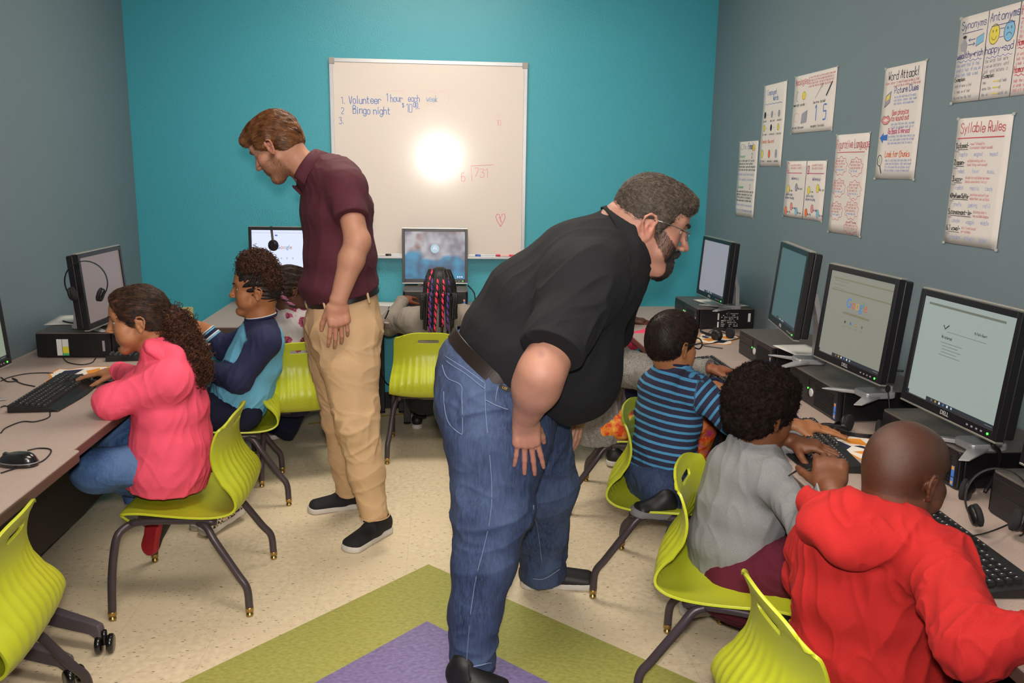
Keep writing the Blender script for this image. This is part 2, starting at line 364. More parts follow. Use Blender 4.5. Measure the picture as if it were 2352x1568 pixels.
def poster(y0, z1, w, h, label, fn, tilt=0):
    o = empty('wall_poster', (XR-.0005, y0, z1), label=label, cat='poster', group=None)
    ct, st = math.cos(tilt), math.sin(tilt)
    r = np.array([0, -ct, st]); u = np.array([0, st, ct]); o0 = -u*h
    V = []; Fc = []; nx, ny = 8, 10
    for j in range(ny+1):
        for i in range(nx+1):
            p = o0+r*(w*i/nx)+u*(h*j/ny); V.append(p+np.array([-.0016-.0006*math.sin(i*.9+j*.7), 0, 0]))
    for j in range(ny):
        for i in range(nx): a = j*(nx+1)+i; Fc.append((a, a+1, a+nx+2, a+nx+1))
    p = meshobj('sheet', V, Fc, MATS['poster paper'], o, True); s = p.modifiers.new('s', 'SOLIDIFY'); s.thickness = .0006; s.offset = 0
    mb = MB()
    for cx, cy in ((0, 0), (1, 0), (0, 1), (1, 1)):
        c = o0+r*(cx*w)+u*(cy*h); mb.quad(*[c+r*a+u*b+np.array([-.0032, 0, 0]) for a, b in ((-.007, -.004), (.007, -.004), (.007, .004), (-.007, .004))])
    mb.build('tape', MATS['tape clear'], o)
    I = Ink(o0+np.array([-.0016, 0, 0]), r, u, .0012); fn(I, w, h); I.build(o); return o
def underline(I, x0, x1, y, m, w=.002, wavy=False):
    I.line([(x0+(x1-x0)*k/24, y+(.0025*math.sin(k*1.3) if wavy else 0)) for k in range(25)], w, m)
def p_syn(I, w, h):
    c = w/3
    for k in (1, 2): I.line([(c*k, 0), (c*k, h)], .0025, 'pad black')
    I.text('Synonyms', .012, h-.038, .024, .0022, 'pad navy', .72); underline(I, .02, .12, h-.05, 'pad navy')
    I.text('Antonyms', c+.01, h-.036, .026, .0022, 'pad navy', .72); underline(I, c+.02, c+.125, h-.05, 'pad navy')
    I.poly([(.018, .16), (.045, .155), (.05, .178), (.038, .19), (.038, .2), (.027, .2), (.027, .19), (.014, .178)], 'pad grey', -.0003); I.circle(.033, .2, .009, .004, .001, 'pad black', 'pad black')
    I.poly([(.095, .165), (.13, .175), (.13, .2), (.095, .19)], 'pad sky', -.0003); I.line([(.095, .165), (.13, .175), (.13, .2), (.095, .19), (.095, .165)], .001, 'pad black')
    for yy, d in ((.188, -1), (.174, 1)):
        I.line([(.055, yy), (.088, yy)], .002, 'pad navy'); e = .088 if d > 0 else .055; I.line([(e-.007*d, yy+.005), (e, yy), (e-.007*d, yy-.005)], .002, 'pad navy')
    I.text('wealthy>rich', .004, .135, .019, .0022, 'pad navy', .68); underline(I, .01, .13, .126, 'pad blue', .0014, True)
    for k in range(3): scribble(I, .008, .11-k*.015, c-.006, .011, 'pad soft blue', k)
    I.text('Examples:', .006, .066, .012, .0016, 'pad black')
    for k in range(3): scribble(I, .01, .048-k*.018, c-.03, .009, 'pad grey', k+5)
    I.circle(c+.037, .188, .024, .029, .0018, 'pad black', 'pad yellow'); I.circle(c+.037, .186, .012, .014, .0016, 'pad black', a0=200, a1=340)
    I.circle(c+.105, .188, .024, .029, .0018, 'pad black', 'pad sky'); I.circle(c+.105, .172, .012, .012, .0016, 'pad black', a0=20, a1=160)
    for q in (c+.029, c+.045, c+.097, c+.113): I.line([(q, .195), (q, .2)], .003, 'pad black')
    for yy, d in ((.2, -1), (.176, 1)): I.line([(c+.062, yy), (c+.08, yy)], .002, 'pad navy')
    I.text('happy>sad', c+.004, .135, .022, .0022, 'pad navy', .72); underline(I, c+.01, c+.13, .122, 'pad blue', .0014, True)
    for k in range(3): scribble(I, c+.008, .108-k*.015, 2*c-.006, .011, 'pad grey', k+15)
    I.text('Examples:', c+.006, .064, .012, .0016, 'pad black')
    for k in range(3): scribble(I, c+.01, .046-k*.018, c+.055, .01, 'pad grey', k+25); I.line([(c+.06, .05-k*.018), (c+.085, .05-k*.018)], .003, 'pad yellow'); scribble(I, c+.088, .046-k*.018, 2*c-.01, .01, 'pad grey', k+29)
    I.text('Homophones', 2*c+.008, h-.036, .024, .0024, 'pad red', .6); underline(I, 2*c+.01, w-.02, h-.048, 'pad red')
    for k in range(4): scribble(I, 2*c+.01, .2-k*.013, w-.008, .01, 'pad soft red', k+35)
    I.text('Homographs', 2*c+.006, .14, .018, .0024, 'pad red', .58); underline(I, 2*c+.01, w-.02, .132, 'pad red', .002, True)
    for k in range(3): scribble(I, 2*c+.01, .112-k*.013, w-.008, .009, 'pad soft red', k+45)
    I.text('Homonyms', 2*c+.006, .065, .018, .0024, 'pad red', .58); underline(I, 2*c+.01, w-.02, .057, 'pad red', .002, True)
    for k in range(3): scribble(I, 2*c+.01, .038-k*.013, w-.008, .009, 'pad soft red', k+55)
def p_syl(I, w, h):
    I.text('Syllable Rules', .022, h-.045, .03, .0026, 'pad red', .66); underline(I, .012, w-.03, h-.062, 'pad red', .003)
    rows = ['1.closed-', '2.open-', '3.vccv-', '4.Prefixes/Suffix-', '5.consonant-le-', '6.1 vowel-']; ex = [('napkin', 'magnet', 'insect'), ('robot', 'fever', 'music'), ('rabbit', 'reptile', 'candy'), ('prefix', 'jumping', 'refill'), ('candle', 'waggle', 'middle'), ('airplane', 'athletic', 'jacket')]
    de = [('vowel followed by', 'a consonant (short sound)'), ('syllable ending with a', 'vowel (long vowel sound)'), ('divide into syllables between', 'double consonants (vc/cv)'), ('prefixes and suffixes', 'make their own syllable'), ('dictates when a', 'new syllable begins'), ('only 1 vowel sound', 'per syllable')]
    for k in range(6):
        y = h-.092-k*.052; e = I.text(rows[k], .006, y, .0155 if k != 3 else .013, .0022, 'pad black', .62 if k != 3 else .5); underline(I, .018, e-.006, y-.005, 'pad black', .0016)
        for j in range(2): I.text(de[k][j], max(e+.004, .075), y+.008-j*.012, .0085, .001, 'pad soft red', .6)
        for j in range(3): I.text(ex[k][j], .03+j*.075, y-.026, .0135, .0012, 'pad soft blue', .62)
        I.text('Examples:', .004, y-.012, .005, .0006, 'pad grey')
def p_word(I, w, h):
    I.text('Word Attack!', .03, h-.045, .03, .0028, 'pad black', .66)
    for k in range(2): scribble(I, .012+k*.06, h-.06-k*.012, w-.012, .009, 'pad soft red', k+60)
    I.text('Picture Clues', .082, h-.095, .022, .0024, 'pad navy', .66)
    for k in range(3): scribble(I, .085, h-.112-k*.012, w-.03, .009, 'pad soft blue', k+64)
    I.poly([(.02, h-.14), (.055, h-.125), (.06, h-.085), (.025, h-.1)], 'pad grey', -.0004); I.poly([(.026, h-.12), (.05, h-.11), (.052, h-.094), (.029, h-.103)], 'pad yellow', -.0002)
    I.line([(.02, h-.14), (.055, h-.125), (.06, h-.085), (.025, h-.1), (.02, h-.14)], .0015, 'pad black')
    I.text('Use phonics', .08, h-.172, .019, .0024, 'pad red', .64); I.text('to sound out', .08, h-.192, .019, .0024, 'pad red', .62)
    for k in range(2): scribble(I, .082, h-.208-k*.012, w-.02, .009, 'pad soft blue', k+68)
    lx, ly = .04, h-.188; I.poly([(lx-.034, ly), (lx-.014, ly+.016), (lx, ly+.011), (lx+.014, ly+.016), (lx+.034, ly), (lx+.012, ly-.015), (lx-.012, ly-.015)], 'pad soft red', -.0004)
    I.line([(lx-.034, ly), (lx-.014, ly+.016), (lx, ly+.011), (lx+.014, ly+.016), (lx+.034, ly), (lx+.012, ly-.015), (lx-.012, ly-.015), (lx-.034, ly)], .0018, 'pad black'); I.poly([(lx-.02, ly), (lx, ly+.006), (lx+.02, ly), (lx, ly-.007)], 'poster paper', -.0001)
    I.text('Go Back & Reread', .065, h-.238, .018, .0024, 'pad magenta', .6)
    for k in range(3): scribble(I, .07, h-.252-k*.012, w-.02, .009, 'pad soft blue', k+70)
    ax, ay = .008, h-.252; I.poly([(ax, ay), (ax+.026, ay+.02), (ax+.026, ay+.009), (ax+.055, ay+.012), (ax+.055, ay-.01), (ax+.026, ay-.009), (ax+.026, ay-.02)], 'pad blue', -.0003)
    I.text('Look for Chunks', .06, h-.322, .021, .0026, 'pad orange', .62)
    for k in range(4): scribble(I, .065, h-.338-k*.012, w-.02, .009, 'pad soft blue', k+75)
    I.circle(.024, h-.335, .016, .02, .003, 'pad black'); I.circle(.024, h-.335, .005, .008, .0014, 'pad green'); I.line([(.03, h-.355), (.042, h-.38)], .006, 'pad black')
def p_anal(I, w, h):
    I.text('Analogies:', .012, h-.042, .03, .0026, 'pad red', .62)
    for k in range(4): scribble(I, .155, h-.022-k*.013, w-.01, .01, 'pad soft red', k+80)
    I.circle(.045, .165, .013, .022, .003, 'pad grey', a0=60, a1=300); I.circle(.115, .165, .02, .018, .0012, 'pad black', 'pad yellow')
    I.line([(.235, .145), (.3, .2)], .003, 'pad grey'); I.line([(.285, .2), (.302, .203), (.298, .186)], .003, 'pad grey'); I.line([(.345, .15), (.39, .2)], .008, 'pad black')
    I.text('moon-night : sun-day', .008, .122, .012, .0014, 'pad black', .6); I.text('bow-arrow : bat-ball', .22, .122, .012, .0014, 'pad black', .6)
    I.circle(.05, .07, .03, .02, .0015, 'pad soft red'); I.poly([(.1, .04), (.16, .045), (.165, .1), (.105, .085)], 'pad grey', -.0003)
    I.text('1', .245, .05, .062, .006, 'pad blue', .6); I.text('5', .33, .05, .062, .006, 'pad blue', .62)
    I.text('car-road : ship-ocean', .008, .02, .012, .0014, 'pad black', .6); I.text('one-penny : five-nickel', .21, .02, .012, .0014, 'pad black', .6)
def p_comp(I, w, h):
    I.text('Compound', .05, h-.05, .026, .0022, 'pad blue', .62); I.text('Words', .13, h-.08, .026, .0022, 'pad blue', .6); underline(I, .03, w-.04, h-.095, 'pad blue', .002, True)
    for r_, y in enumerate((.255, .19)):
        for k in range(3):
            x = .03+k*.09; I.circle(x+.01, y, .012, .016, .0016, 'pad black', ('pad black', 'pad grey', 'pad grey', 'pad yellow', 'pad black', 'pad yellow')[r_*3+k]); scribble(I, x-.008, y-.035, x+.06, .01, 'pad black', 90+k+r_*3)
            if k < 2: I.text('+=' [k], x+.045, y-.006, .012, .0016, 'pad black')
    I.text('2 words = New word', .015, .115, .019, .002, 'pad orange', .58)
    for k in range(3):
        x = .03+k*.09; I.circle(x+.008, .062, .013, .02, .0016, 'pad black', ('pad yellow', 'pad orange', 'pad grey')[k]); scribble(I, x-.008, .022, x+.06, .01, 'pad black', 98+k)
def p_fig(I, w, h):
    I.text('Figurative Language', .008, h-.055, .034, .0024, 'pad red', .5); underline(I, .02, w-.03, h-.072, 'pad red', .0026)
    for k, (cx, cy) in enumerate(((.06, .275), (.19, .27), (.06, .185), (.195, .18), (.055, .09), (.19, .1), (.195, .03))):
        ry = .024 if k == 6 else .036
        I.line([(cx+(.056+.005*math.sin(9*t))*math.cos(t), cy+(ry+.004*math.sin(9*t))*math.sin(t)) for t in np.linspace(0, 2*math.pi, 60)], .0016, 'pad red')
        for j in range(4 if k < 6 else 3): scribble(I, cx-.042, cy+.018-j*.012, cx+.045, .009, 'pad soft red' if j < 3 else 'pad soft blue', 110+k*5+j)
def p_cg(I, w, h):
    I.line([(w*.53, 0), (w*.53, h)], .004, 'pad black')
    for x0, L_ in ((.01, 'C'), (w*.53+.012, 'g')):
        I.text(L_, x0, h-.045, .04, .0036, 'pad magenta', .6); underline(I, x0, x0+.17, h-.055, 'pad magenta', .003)
        for k in range(2): scribble(I, x0+.045, h-.022-k*.014, x0+.18, .01, 'pad soft red', 140+k)
        I.text('before e,i,y', x0+.06, h-.085, .014, .0016, 'pad navy', .6)
        for k, (dx, dy, mm) in enumerate(((.03, .13, 'pad yellow'), (.12, .14, 'pad grey'), (.02, .03, 'pad orange'), (.08, .05, 'pad soft red'), (.14, .03, 'pad sky'))):
            if L_ == 'g' and k == 1: mm = 'pad yellow'
            I.circle(x0+dx, dy, .014, .018, .0014, 'pad black', mm); scribble(I, x0+dx+.015, dy-.01, x0+dx+.07, .011, 'pad black', 150+k)
        I.text('before other', x0+.01, .1, .012, .0014, 'pad navy', .6); I.text('letters including', x0+.005, .085, .012, .0014, 'pad navy', .6)
def p_fin(I, w, h):
    I.text('The', .07, h-.04, .026, .002, 'pad grey', .6); I.text('Final', .14, h-.042, .032, .0036, 'pad navy', .6); I.circle(.22, h-.035, .02, .016, .002, 'pad red', 'pad yellow'); I.circle(.05, h-.028, .018, .014, .0016, 'pad black')
    for b, y in enumerate((h-.085, h-.25)):
        I.text('1 consonant-' if b == 0 else '2 consonant-', .02, y, .015, .002, 'pad green', .6); I.text('2', .2, y-.003, .024, .003, 'pad black')
        for k in range(4): scribble(I, .012, y-.022-k*.016, w-.015, .012, 'pad black', 170+k+b*9, .0014)
        for k in range(2): scribble(I, .012, y-.095-k*.028, w-.015, .014, 'pad soft blue', 180+k+b*9, .0016)
poster(2.707, 1.998, .43, .262, 'wide three-column poster headed Synonyms and Antonyms with yellow and blue faces', p_syn, .0)
poster(2.658, 1.685, .268, .395, 'tall poster headed Syllable Rules in red, lowest sheet nearest the camera', p_syl, .0)
poster(3.151, 1.892, .272, .402, 'tall poster headed Word Attack! with lips, arrow and magnifier drawings', p_word, 0)
poster(3.977, 1.945, .428, .258, 'wide poster headed Analogies with big blue numbers 1 and 5', p_anal, 0)
poster(4.359, 1.938, .29, .402, 'tall poster headed Compound Words with small yellow drawings', p_comp, 0)
poster(3.5, 1.664, .28, .402, 'tall poster headed Figurative Language with red cloud bubbles', p_fig, 0)
poster(3.995, 1.56, .425, .26, 'wide poster split by a line between large pink letters C and g', p_cg, 0)
poster(4.67, 1.668, .285, .402, 'small tall poster with green headings, closest to the teal wall', p_fin, 0)
# ------------------------------------------------------------------ school chairs
mat('lime shell', '#b7c02c', .36, spec=.5, bump=(900, .00015)); mat('lime shell yellow', '#b4c024', .36)
mat('chair steel', '#4a4046', .38, metal=.25); mat('brass glide', '#b89a5c', .3, metal=.9); mat('glide metal', '#8d8a84', .25, metal=.95)
PR = [(.212, .318), (.205, .338), (.185, .35), (.12, .356), (.04, .35), (-.05, .342), (-.12, .340), (-.17, .348), (-.2, .372), (-.212, .405), (-.208, .44), (-.19, .475), (-.17, .51), (-.158, .55), (-.157, .59), (-.165, .63), (-.178, .66), (-.186, .682)]
HW = [.165, .178, .188, .198, .205, .208, .206, .202, .2, .198, .194, .188, .182, .179, .178, .176, .168, .150]
def build_shell():
    q = smooth_path([(a, b, w) for (a, b), w in zip(PR, HW)], 5); n = len(q); nu = 80; V = []
    ar = [0]
    for i in range(1, n): ar.append(ar[-1]+math.hypot(q[i][0]-q[i-1][0], q[i][1]-q[i-1][1]))
    for i in range(n):
        y, z, w = q[i]; t = q[min(i+1, n-1)]-q[max(i-1, 0)]; L = math.hypot(t[0], t[1]); ny, nz = -t[1]/L, t[0]/L   # outward (back/under) normal
        if ny > 0 and i > n//2: ny, nz = -ny, -nz
        back = min(max((z-.36)/.1, 0), 1) if y < -.1 else 0; seat = 1-back
        for k in range(nu+1):
            u = -1+2*k/nu; x = w*u
            yy, zz = y, z
            yy += back*(.045*abs(u)**2.2*(1-.45*min(max((z-.5)/.15, 0), 1)))            # wrap forward
            zz += seat*(.014*abs(u)**3-.006*(1-u*u)*(1 if y < .12 else .3))
            if i > n-9: zz -= (.035*abs(u)**3.5)*((i-(n-9))/8)**1.2                       # rounded top corners
            if i < 12: yy -= .05*abs(u)**4*(1-i/12)
            if y < -.1 and .36 < z < .56:                                               # pleats
                f = math.sin(math.pi*(z-.36)/.2)**.7; am = .0055*f*max(0, 1-abs(u)**6)
                yy -= am*(1-abs(math.sin(u*math.pi*5.5)))*(.4+.6*abs(u)**.5)
            V.append([x, yy, zz])
    # hand slot
    SZ, SR, SL = .633, .0105, .046
    def sd(p): return math.hypot(max(abs(p[0])-SL, 0), p[2]-SZ)-SR if p[1] < -.1 and p[2] > .55 else 1
    S = [sd(p) for p in V]
    for i, p in enumerate(V):
        if abs(S[i]) < .0042 and S[i] != 1:
            cx = max(min(p[0], SL), -SL); d = np.array([p[0]-cx, p[2]-SZ]); L = np.linalg.norm(d)
            if L > 1e-6: d = d/L*SR; p[0] = cx+d[0]; p[2] = SZ+d[1]; S[i] = 0
    Fc = []
    for i in range(n-1):
        for k in range(nu):
            f = (i*(nu+1)+k, i*(nu+1)+k+1, (i+1)*(nu+1)+k+1, (i+1)*(nu+1)+k)
            if min(S[j] for j in f) < -.001: continue
            Fc.append(f)
    return V, Fc
SV, SF = build_shell()
def make_chair():
    r = empty('school_chair')
    o = meshobj('seat_shell', SV, SF, MATS['lime shell'], r, True)
    md = o.modifiers.new('t', 'SOLIDIFY'); md.thickness = .0075; md.offset = 0; md.use_even_offset = False
    b = o.modifiers.new('b', 'BEVEL'); b.width = .0028; b.segments = 2; b.limit_method = 'ANGLE'; b.angle_limit = math.radians(50)
    mb = MB()
    for s in (-1, 1): mb.tube(smooth_path([(s*.165, .16, .322), (s*.16, .1, .328), (s*.155, -.02, .325), (s*.155, -.12, .318)], 4), .0125, 10)
    mb.tube([(-.16, .12, .326), (.16, .12, .326)], .011, 10).tube([(-.155, -.09, .32), (.155, -.09, .32)], .011, 10)
    mb.box((-.13, -.08, .326), (.13, .11, .333))
    mb.build('seat_frame', MATS['chair steel'], r)
    for s in (-1, 1):
        for path in ([(s*.15, .145, .322), (s*.18, .175, .312), (s*.202, .195, .28), (s*.213, .213, .16), (s*.216, .222, .026)],
                     [(s*.155, -.06, .318), (s*.168, -.09, .305), (s*.185, -.12, .26), (s*.2, -.19, .15), (s*.21, -.222, .10), (s*.213, -.228, .026)]):
            lg = MB().tube(smooth_path(path, 6), .0132, 12).build('leg', MATS['chair steel'], r)
            x, y = path[-1][0], path[-1][1]
            MB().lathe([(.0138, .018), (.0138, .03), (.0128, .034)], (x, y, 0)).lathe([(.0105, 0), (.0125, .003), (.012, .009), (.006, .013), (.006, .02)], (x, y, 0)).build('glide', MATS['brass glide'], lg)
    return r
CH0 = make_chair(); _first = [True]
def chair(x, y, ang, label):
    o = CH0 if _first[0] else copy_tree(CH0); _first[0] = False
    o.location = (x, y, 0); o.rotation_euler = (0, 0, math.radians(ang-90)); return tag(o, label, 'chair', 'lime green school chairs')
chair(-.875, 2.895, 180, 'lime green chair with the girl in the pink hoodie sitting on it')
chair(-.953, 3.793, 194, 'lime green chair holding the girl in navy and light blue sleeves')
chair(-.705, 4.15, 106, 'lime green chair behind the floral top, partly hidden by the khaki trousers')
chair(-.055, 4.39, 89, 'lime green chair under the child with pink and purple braids')
chair(.86, 3.60, -20, 'lime green chair under the child in orange patterned leggings')
chair(.845, 2.83, -26, 'lime green chair under the boy in the blue striped shirt')
chair(.86, 2.2, -27, 'lime green chair with the boy in the grey hoodie and maroon trousers')
chair(.825, 1.50, 2, 'lime green chair in the bottom foreground right behind the red hoodie')
chair(-1.185, 1.965, 186, 'empty lime green chair cut off at the bottom left corner')
chair(.64, 4.33, 5, 'lime green chair behind the bending man, used by the child in pink sleeves')
# rolling base at the lower left
mat('grey plastic', '#5a5258', .4); mat('caster black', '#131315', .25, coat=.3)
R = empty('rolling_base', (-1.42, 2.46, 0), rz=math.radians(-20), label='grey base with black casters on the floor by the bottom left chair', cat='rolling base')
MB().tube([(-.02, .0, .10), (-.02, .0, .42)], .025, 16).tube([(0, -.12, .1), (0, .16, .1)], .026, 10).build('column', MATS['grey plastic'], R)
for y, dx in ((.15, .33), (-.02, .37)):
    mb = MB(); V = []
    for k, (x, zt, hh, w) in enumerate(((0, .135, .06, .022), (.1, .128, .055, .021), (.2, .115, .048, .02), (dx-.03, .102, .04, .018), (dx, .095, .05, .016), (dx+.008, .08, .035, .014))):
        V += [(x, y-w, zt-hh), (x, y+w, zt-hh), (x, y+w*.8, zt), (x, y-w*.8, zt)]
    Fq = [(0, 1, 2, 3), (20, 23, 22, 21)]
    for k in range(5):
        for j in range(4): a, b = k*4+j, k*4+(j+1) % 4; Fq.append((a, a+4, b+4, b))
    mb.add(V, Fq); A = mb.build('arm', MATS['grey plastic'], R, bevel=.006, seg=3)
    mb = MB(); an = .5 if y > 0 else 1.1; ax = (math.cos(an), math.sin(an), 0); c = np.array([dx+.012, y, .03])
    for s in (-1, 1):
        mb.lathe([(.01, -.010), (.026, -.009), (.030, -.004), (.030, .005), (.026, .009), (.01, .010)], c+np.array(ax)*.017*s, ax, 24)
    mb.tube([c+np.array([0, 0, .0]), c+np.array([0, 0, .045])], .009, 10).tube([c-np.array(ax)*.02, c+np.array(ax)*.02], .005, 8)
    mb.build('caster', MATS['caster black'], R)
# ------------------------------------------------------------------ computers
EX = 0.12   # exposure in the view settings, screens are balanced against it
mat('pc black', '#121014', .38, coat=.1); mat('pc top', '#6b645f', .42, metal=.35, bump=(300, .0003)); mat('bezel black', '#17151a', .35); mat('silver trim', '#b8b4ac', .3, metal=.7)
mat('silver plastic', '#b4b3b6', .35, metal=.4); mat('vent dark', '#050506', .7); mat('pc logo', '#d8d8d8', .3, metal=.3); mat('led green', '#40ff50', emit=('#40ff40', 3)); mat('sticker white', '#dcdcda', .5)
mat('sticker yellow', '#d8d040', .5); mat('sticker blue', '#4a7fd8', .4); mat('sticker orange', '#e89a30', .4); mat('print white', '#e4e4e4', .5); mat('wing grey', '#98949a', .4)
def font(txt, size, m, parent, M, ext=.0003, name='lettering', align='CENTER'):
    cu = bpy.data.curves.new(name, 'FONT'); cu.body = txt; cu.size = size; cu.extrude = ext; cu.align_x = align; cu.align_y = 'CENTER'; cu.resolution_u = 3
    ms = m if isinstance(m, list) else [m]
    for x in ms: cu.materials.append(MATS[x])
    if isinstance(m, list):
        for i, bf in enumerate(cu.body_format): bf.material_index = i % len(m)
    t_ = bpy.data.objects.new('tmp', cu); COL.objects.link(t_); bpy.context.view_layer.update(); me = bpy.data.meshes.new_from_object(t_.evaluated_get(bpy.context.evaluated_depsgraph_get())); bpy.data.objects.remove(t_); bpy.data.curves.remove(cu)
    o = bpy.data.objects.new(name, me); COL.objects.link(o); o.parent = parent; o.matrix_local = M; return o
FR = Matrix(((1, 0, 0, 0), (0, 0, -1, 0), (0, 1, 0, 0), (0, 0, 0, 1)))   # xy text plane -> facing local -y
def computer(x, y, rz, w, d, label, front='face', z=DZ, group='desktop computers under the monitors'):
    """origin = middle of the front edge, front faces local -y"""
    r = empty('desktop_computer', (x, y, z), rz, label, 'computer', group); h = .108
    MB().rbox((-w/2, .004, .006), (w/2, d, h-.004), .006).box((-w/2+.02, .03, 0), (w/2-.02, d-.03, .0061)).build('case', MATS['pc black'], r)
    MB().rbox((-w/2-.002, -.012, h-.0038), (w/2+.002, d, h+.002), .018, n=6).build('top_cover', MATS['pc top'], r)
    mb = MB(); mb.rbox((-w/2, -.012, .003), (w/2, .0038, h-.004), .012); f = mb.build('front_bezel', MATS['bezel black'], r)
    mb = MB()
    for k in range(26):
        for j in range(9): mb.box((w*.06+k*.0055, -.0135, .012+j*.0085), (w*.06+k*.0055+.0035, -.0121, .012+j*.0085+.005))
    mb.build('vent', MATS['vent dark'], f)
    mb = MB(); mb.box((-w*.47, -.0138, .064), (-w*.06, -.0121, .094)).box((-w*.47, -.0138, .03), (-w*.06, -.0121, .058)); mb.build('drive_bay', MATS['pc black'], f, bevel=.0008)
    MB().lathe([(.015, 0), (.015, .003), (.013, .004)], (.0, -.012, .05), (0, -1, 0), 24).build('round_badge', MATS['pc logo'], f)
    MB().lathe([(.003, 0), (.003, .002)], (-.03, -.012, .06), (0, -1, 0), 10).build('power_light', MATS['led green'], f)
    mb = MB(); mb.box((w*.43, -.0131, .008), (w*.43+.012, -.0121, .03), 0).box((w*.43, -.0131, .033), (w*.43+.012, -.0121, .062), 1)
    mb.build('sticker', [MATS['sticker blue'], MATS['sticker blue']], f); MB().box((w*.43+.002, -.0136, .012), (w*.43+.01, -.0130, .02)).box((w*.43+.001, -.0136, .052), (w*.43+.011, -.0130, .061)).build('sticker_mark', MATS['sticker orange'], f)
    return r, w, d, h
def screen_mat(name, base, fn=None, st=1.0):
    m = bpy.data.materials.new(name); t = NT(m); t.b.inputs['Base Color'].default_value = (.01, .01, .012, 1); t.b.inputs['Roughness'].default_value = .35
    c = srgb(base); src = None
    if fn: src = fn(t, c)
    if src is not None: t.l(src, t.b.inputs['Emission Color'])
    else: t.b.inputs['Emission Color'].default_value = (*c, 1)
    t.b.inputs['Emission Strength'].default_value = st; MATS[name] = m; return m
for nm, col, st in (('scr grey', '#8e8d96', .9), ('scr teal', '#4c6466', .8), ('scr khaki', '#86867a', .9), ('scr mist', '#97a39c', .9), ('scr brown', '#7f706c', .8), ('scr green', '#8f9a86', .8), ('scr bright', '#d8e0f8', 1.0)): screen_mat(nm, col, None, st)
def photo(t, c):
    co = t.coord('Object', (1, 1, 1)); n1 = t.noise(co, 7, 2); n2 = t.noise(co, 13, 1); sx = t.n('SeparateXYZ'); t.l(t.n('TexCoord').outputs['Object'], sx.inputs[0])
    warm = t.mix(t.ramp(n2, .4, .62), srgb('#6e6a78'), srgb('#a8a6ae')); warm = t.mix(t.ramp(n1, .56, .68), warm, srgb('#7a4a3c'))
    f = t.ramp(t.math('ADD', t.math('MULTIPLY', t.math('SUBTRACT', .255, sx.outputs[2]), 5), t.math('SUBTRACT', n1, .5)), .3, .45)
    return t.mix(f, warm, t.mix(t.ramp(n2, .35, .65), srgb('#0e3f66'), srgb('#1a7fa6')))
screen_mat('scr photo', '#406080', photo, .9)
for nm, col in (('ui dark', '#3a3f44'), ('ui bar', '#2c3038'), ('ui line', '#6f7466'), ('ui tan', '#807a60'), ('g blue', '#4a7ec8'), ('g red', '#c8604c'), ('g yellow', '#c8a040'), ('g green', '#4f9a6c'), ('ui white', '#e8f4ff'), ('ui soft', '#b8c4e8'), ('ui pale', '#a8c8d8')): screen_mat(nm, col, None, .8)
GOOG = ['g blue', 'g red', 'g yellow', 'g blue', 'g green', 'g red']
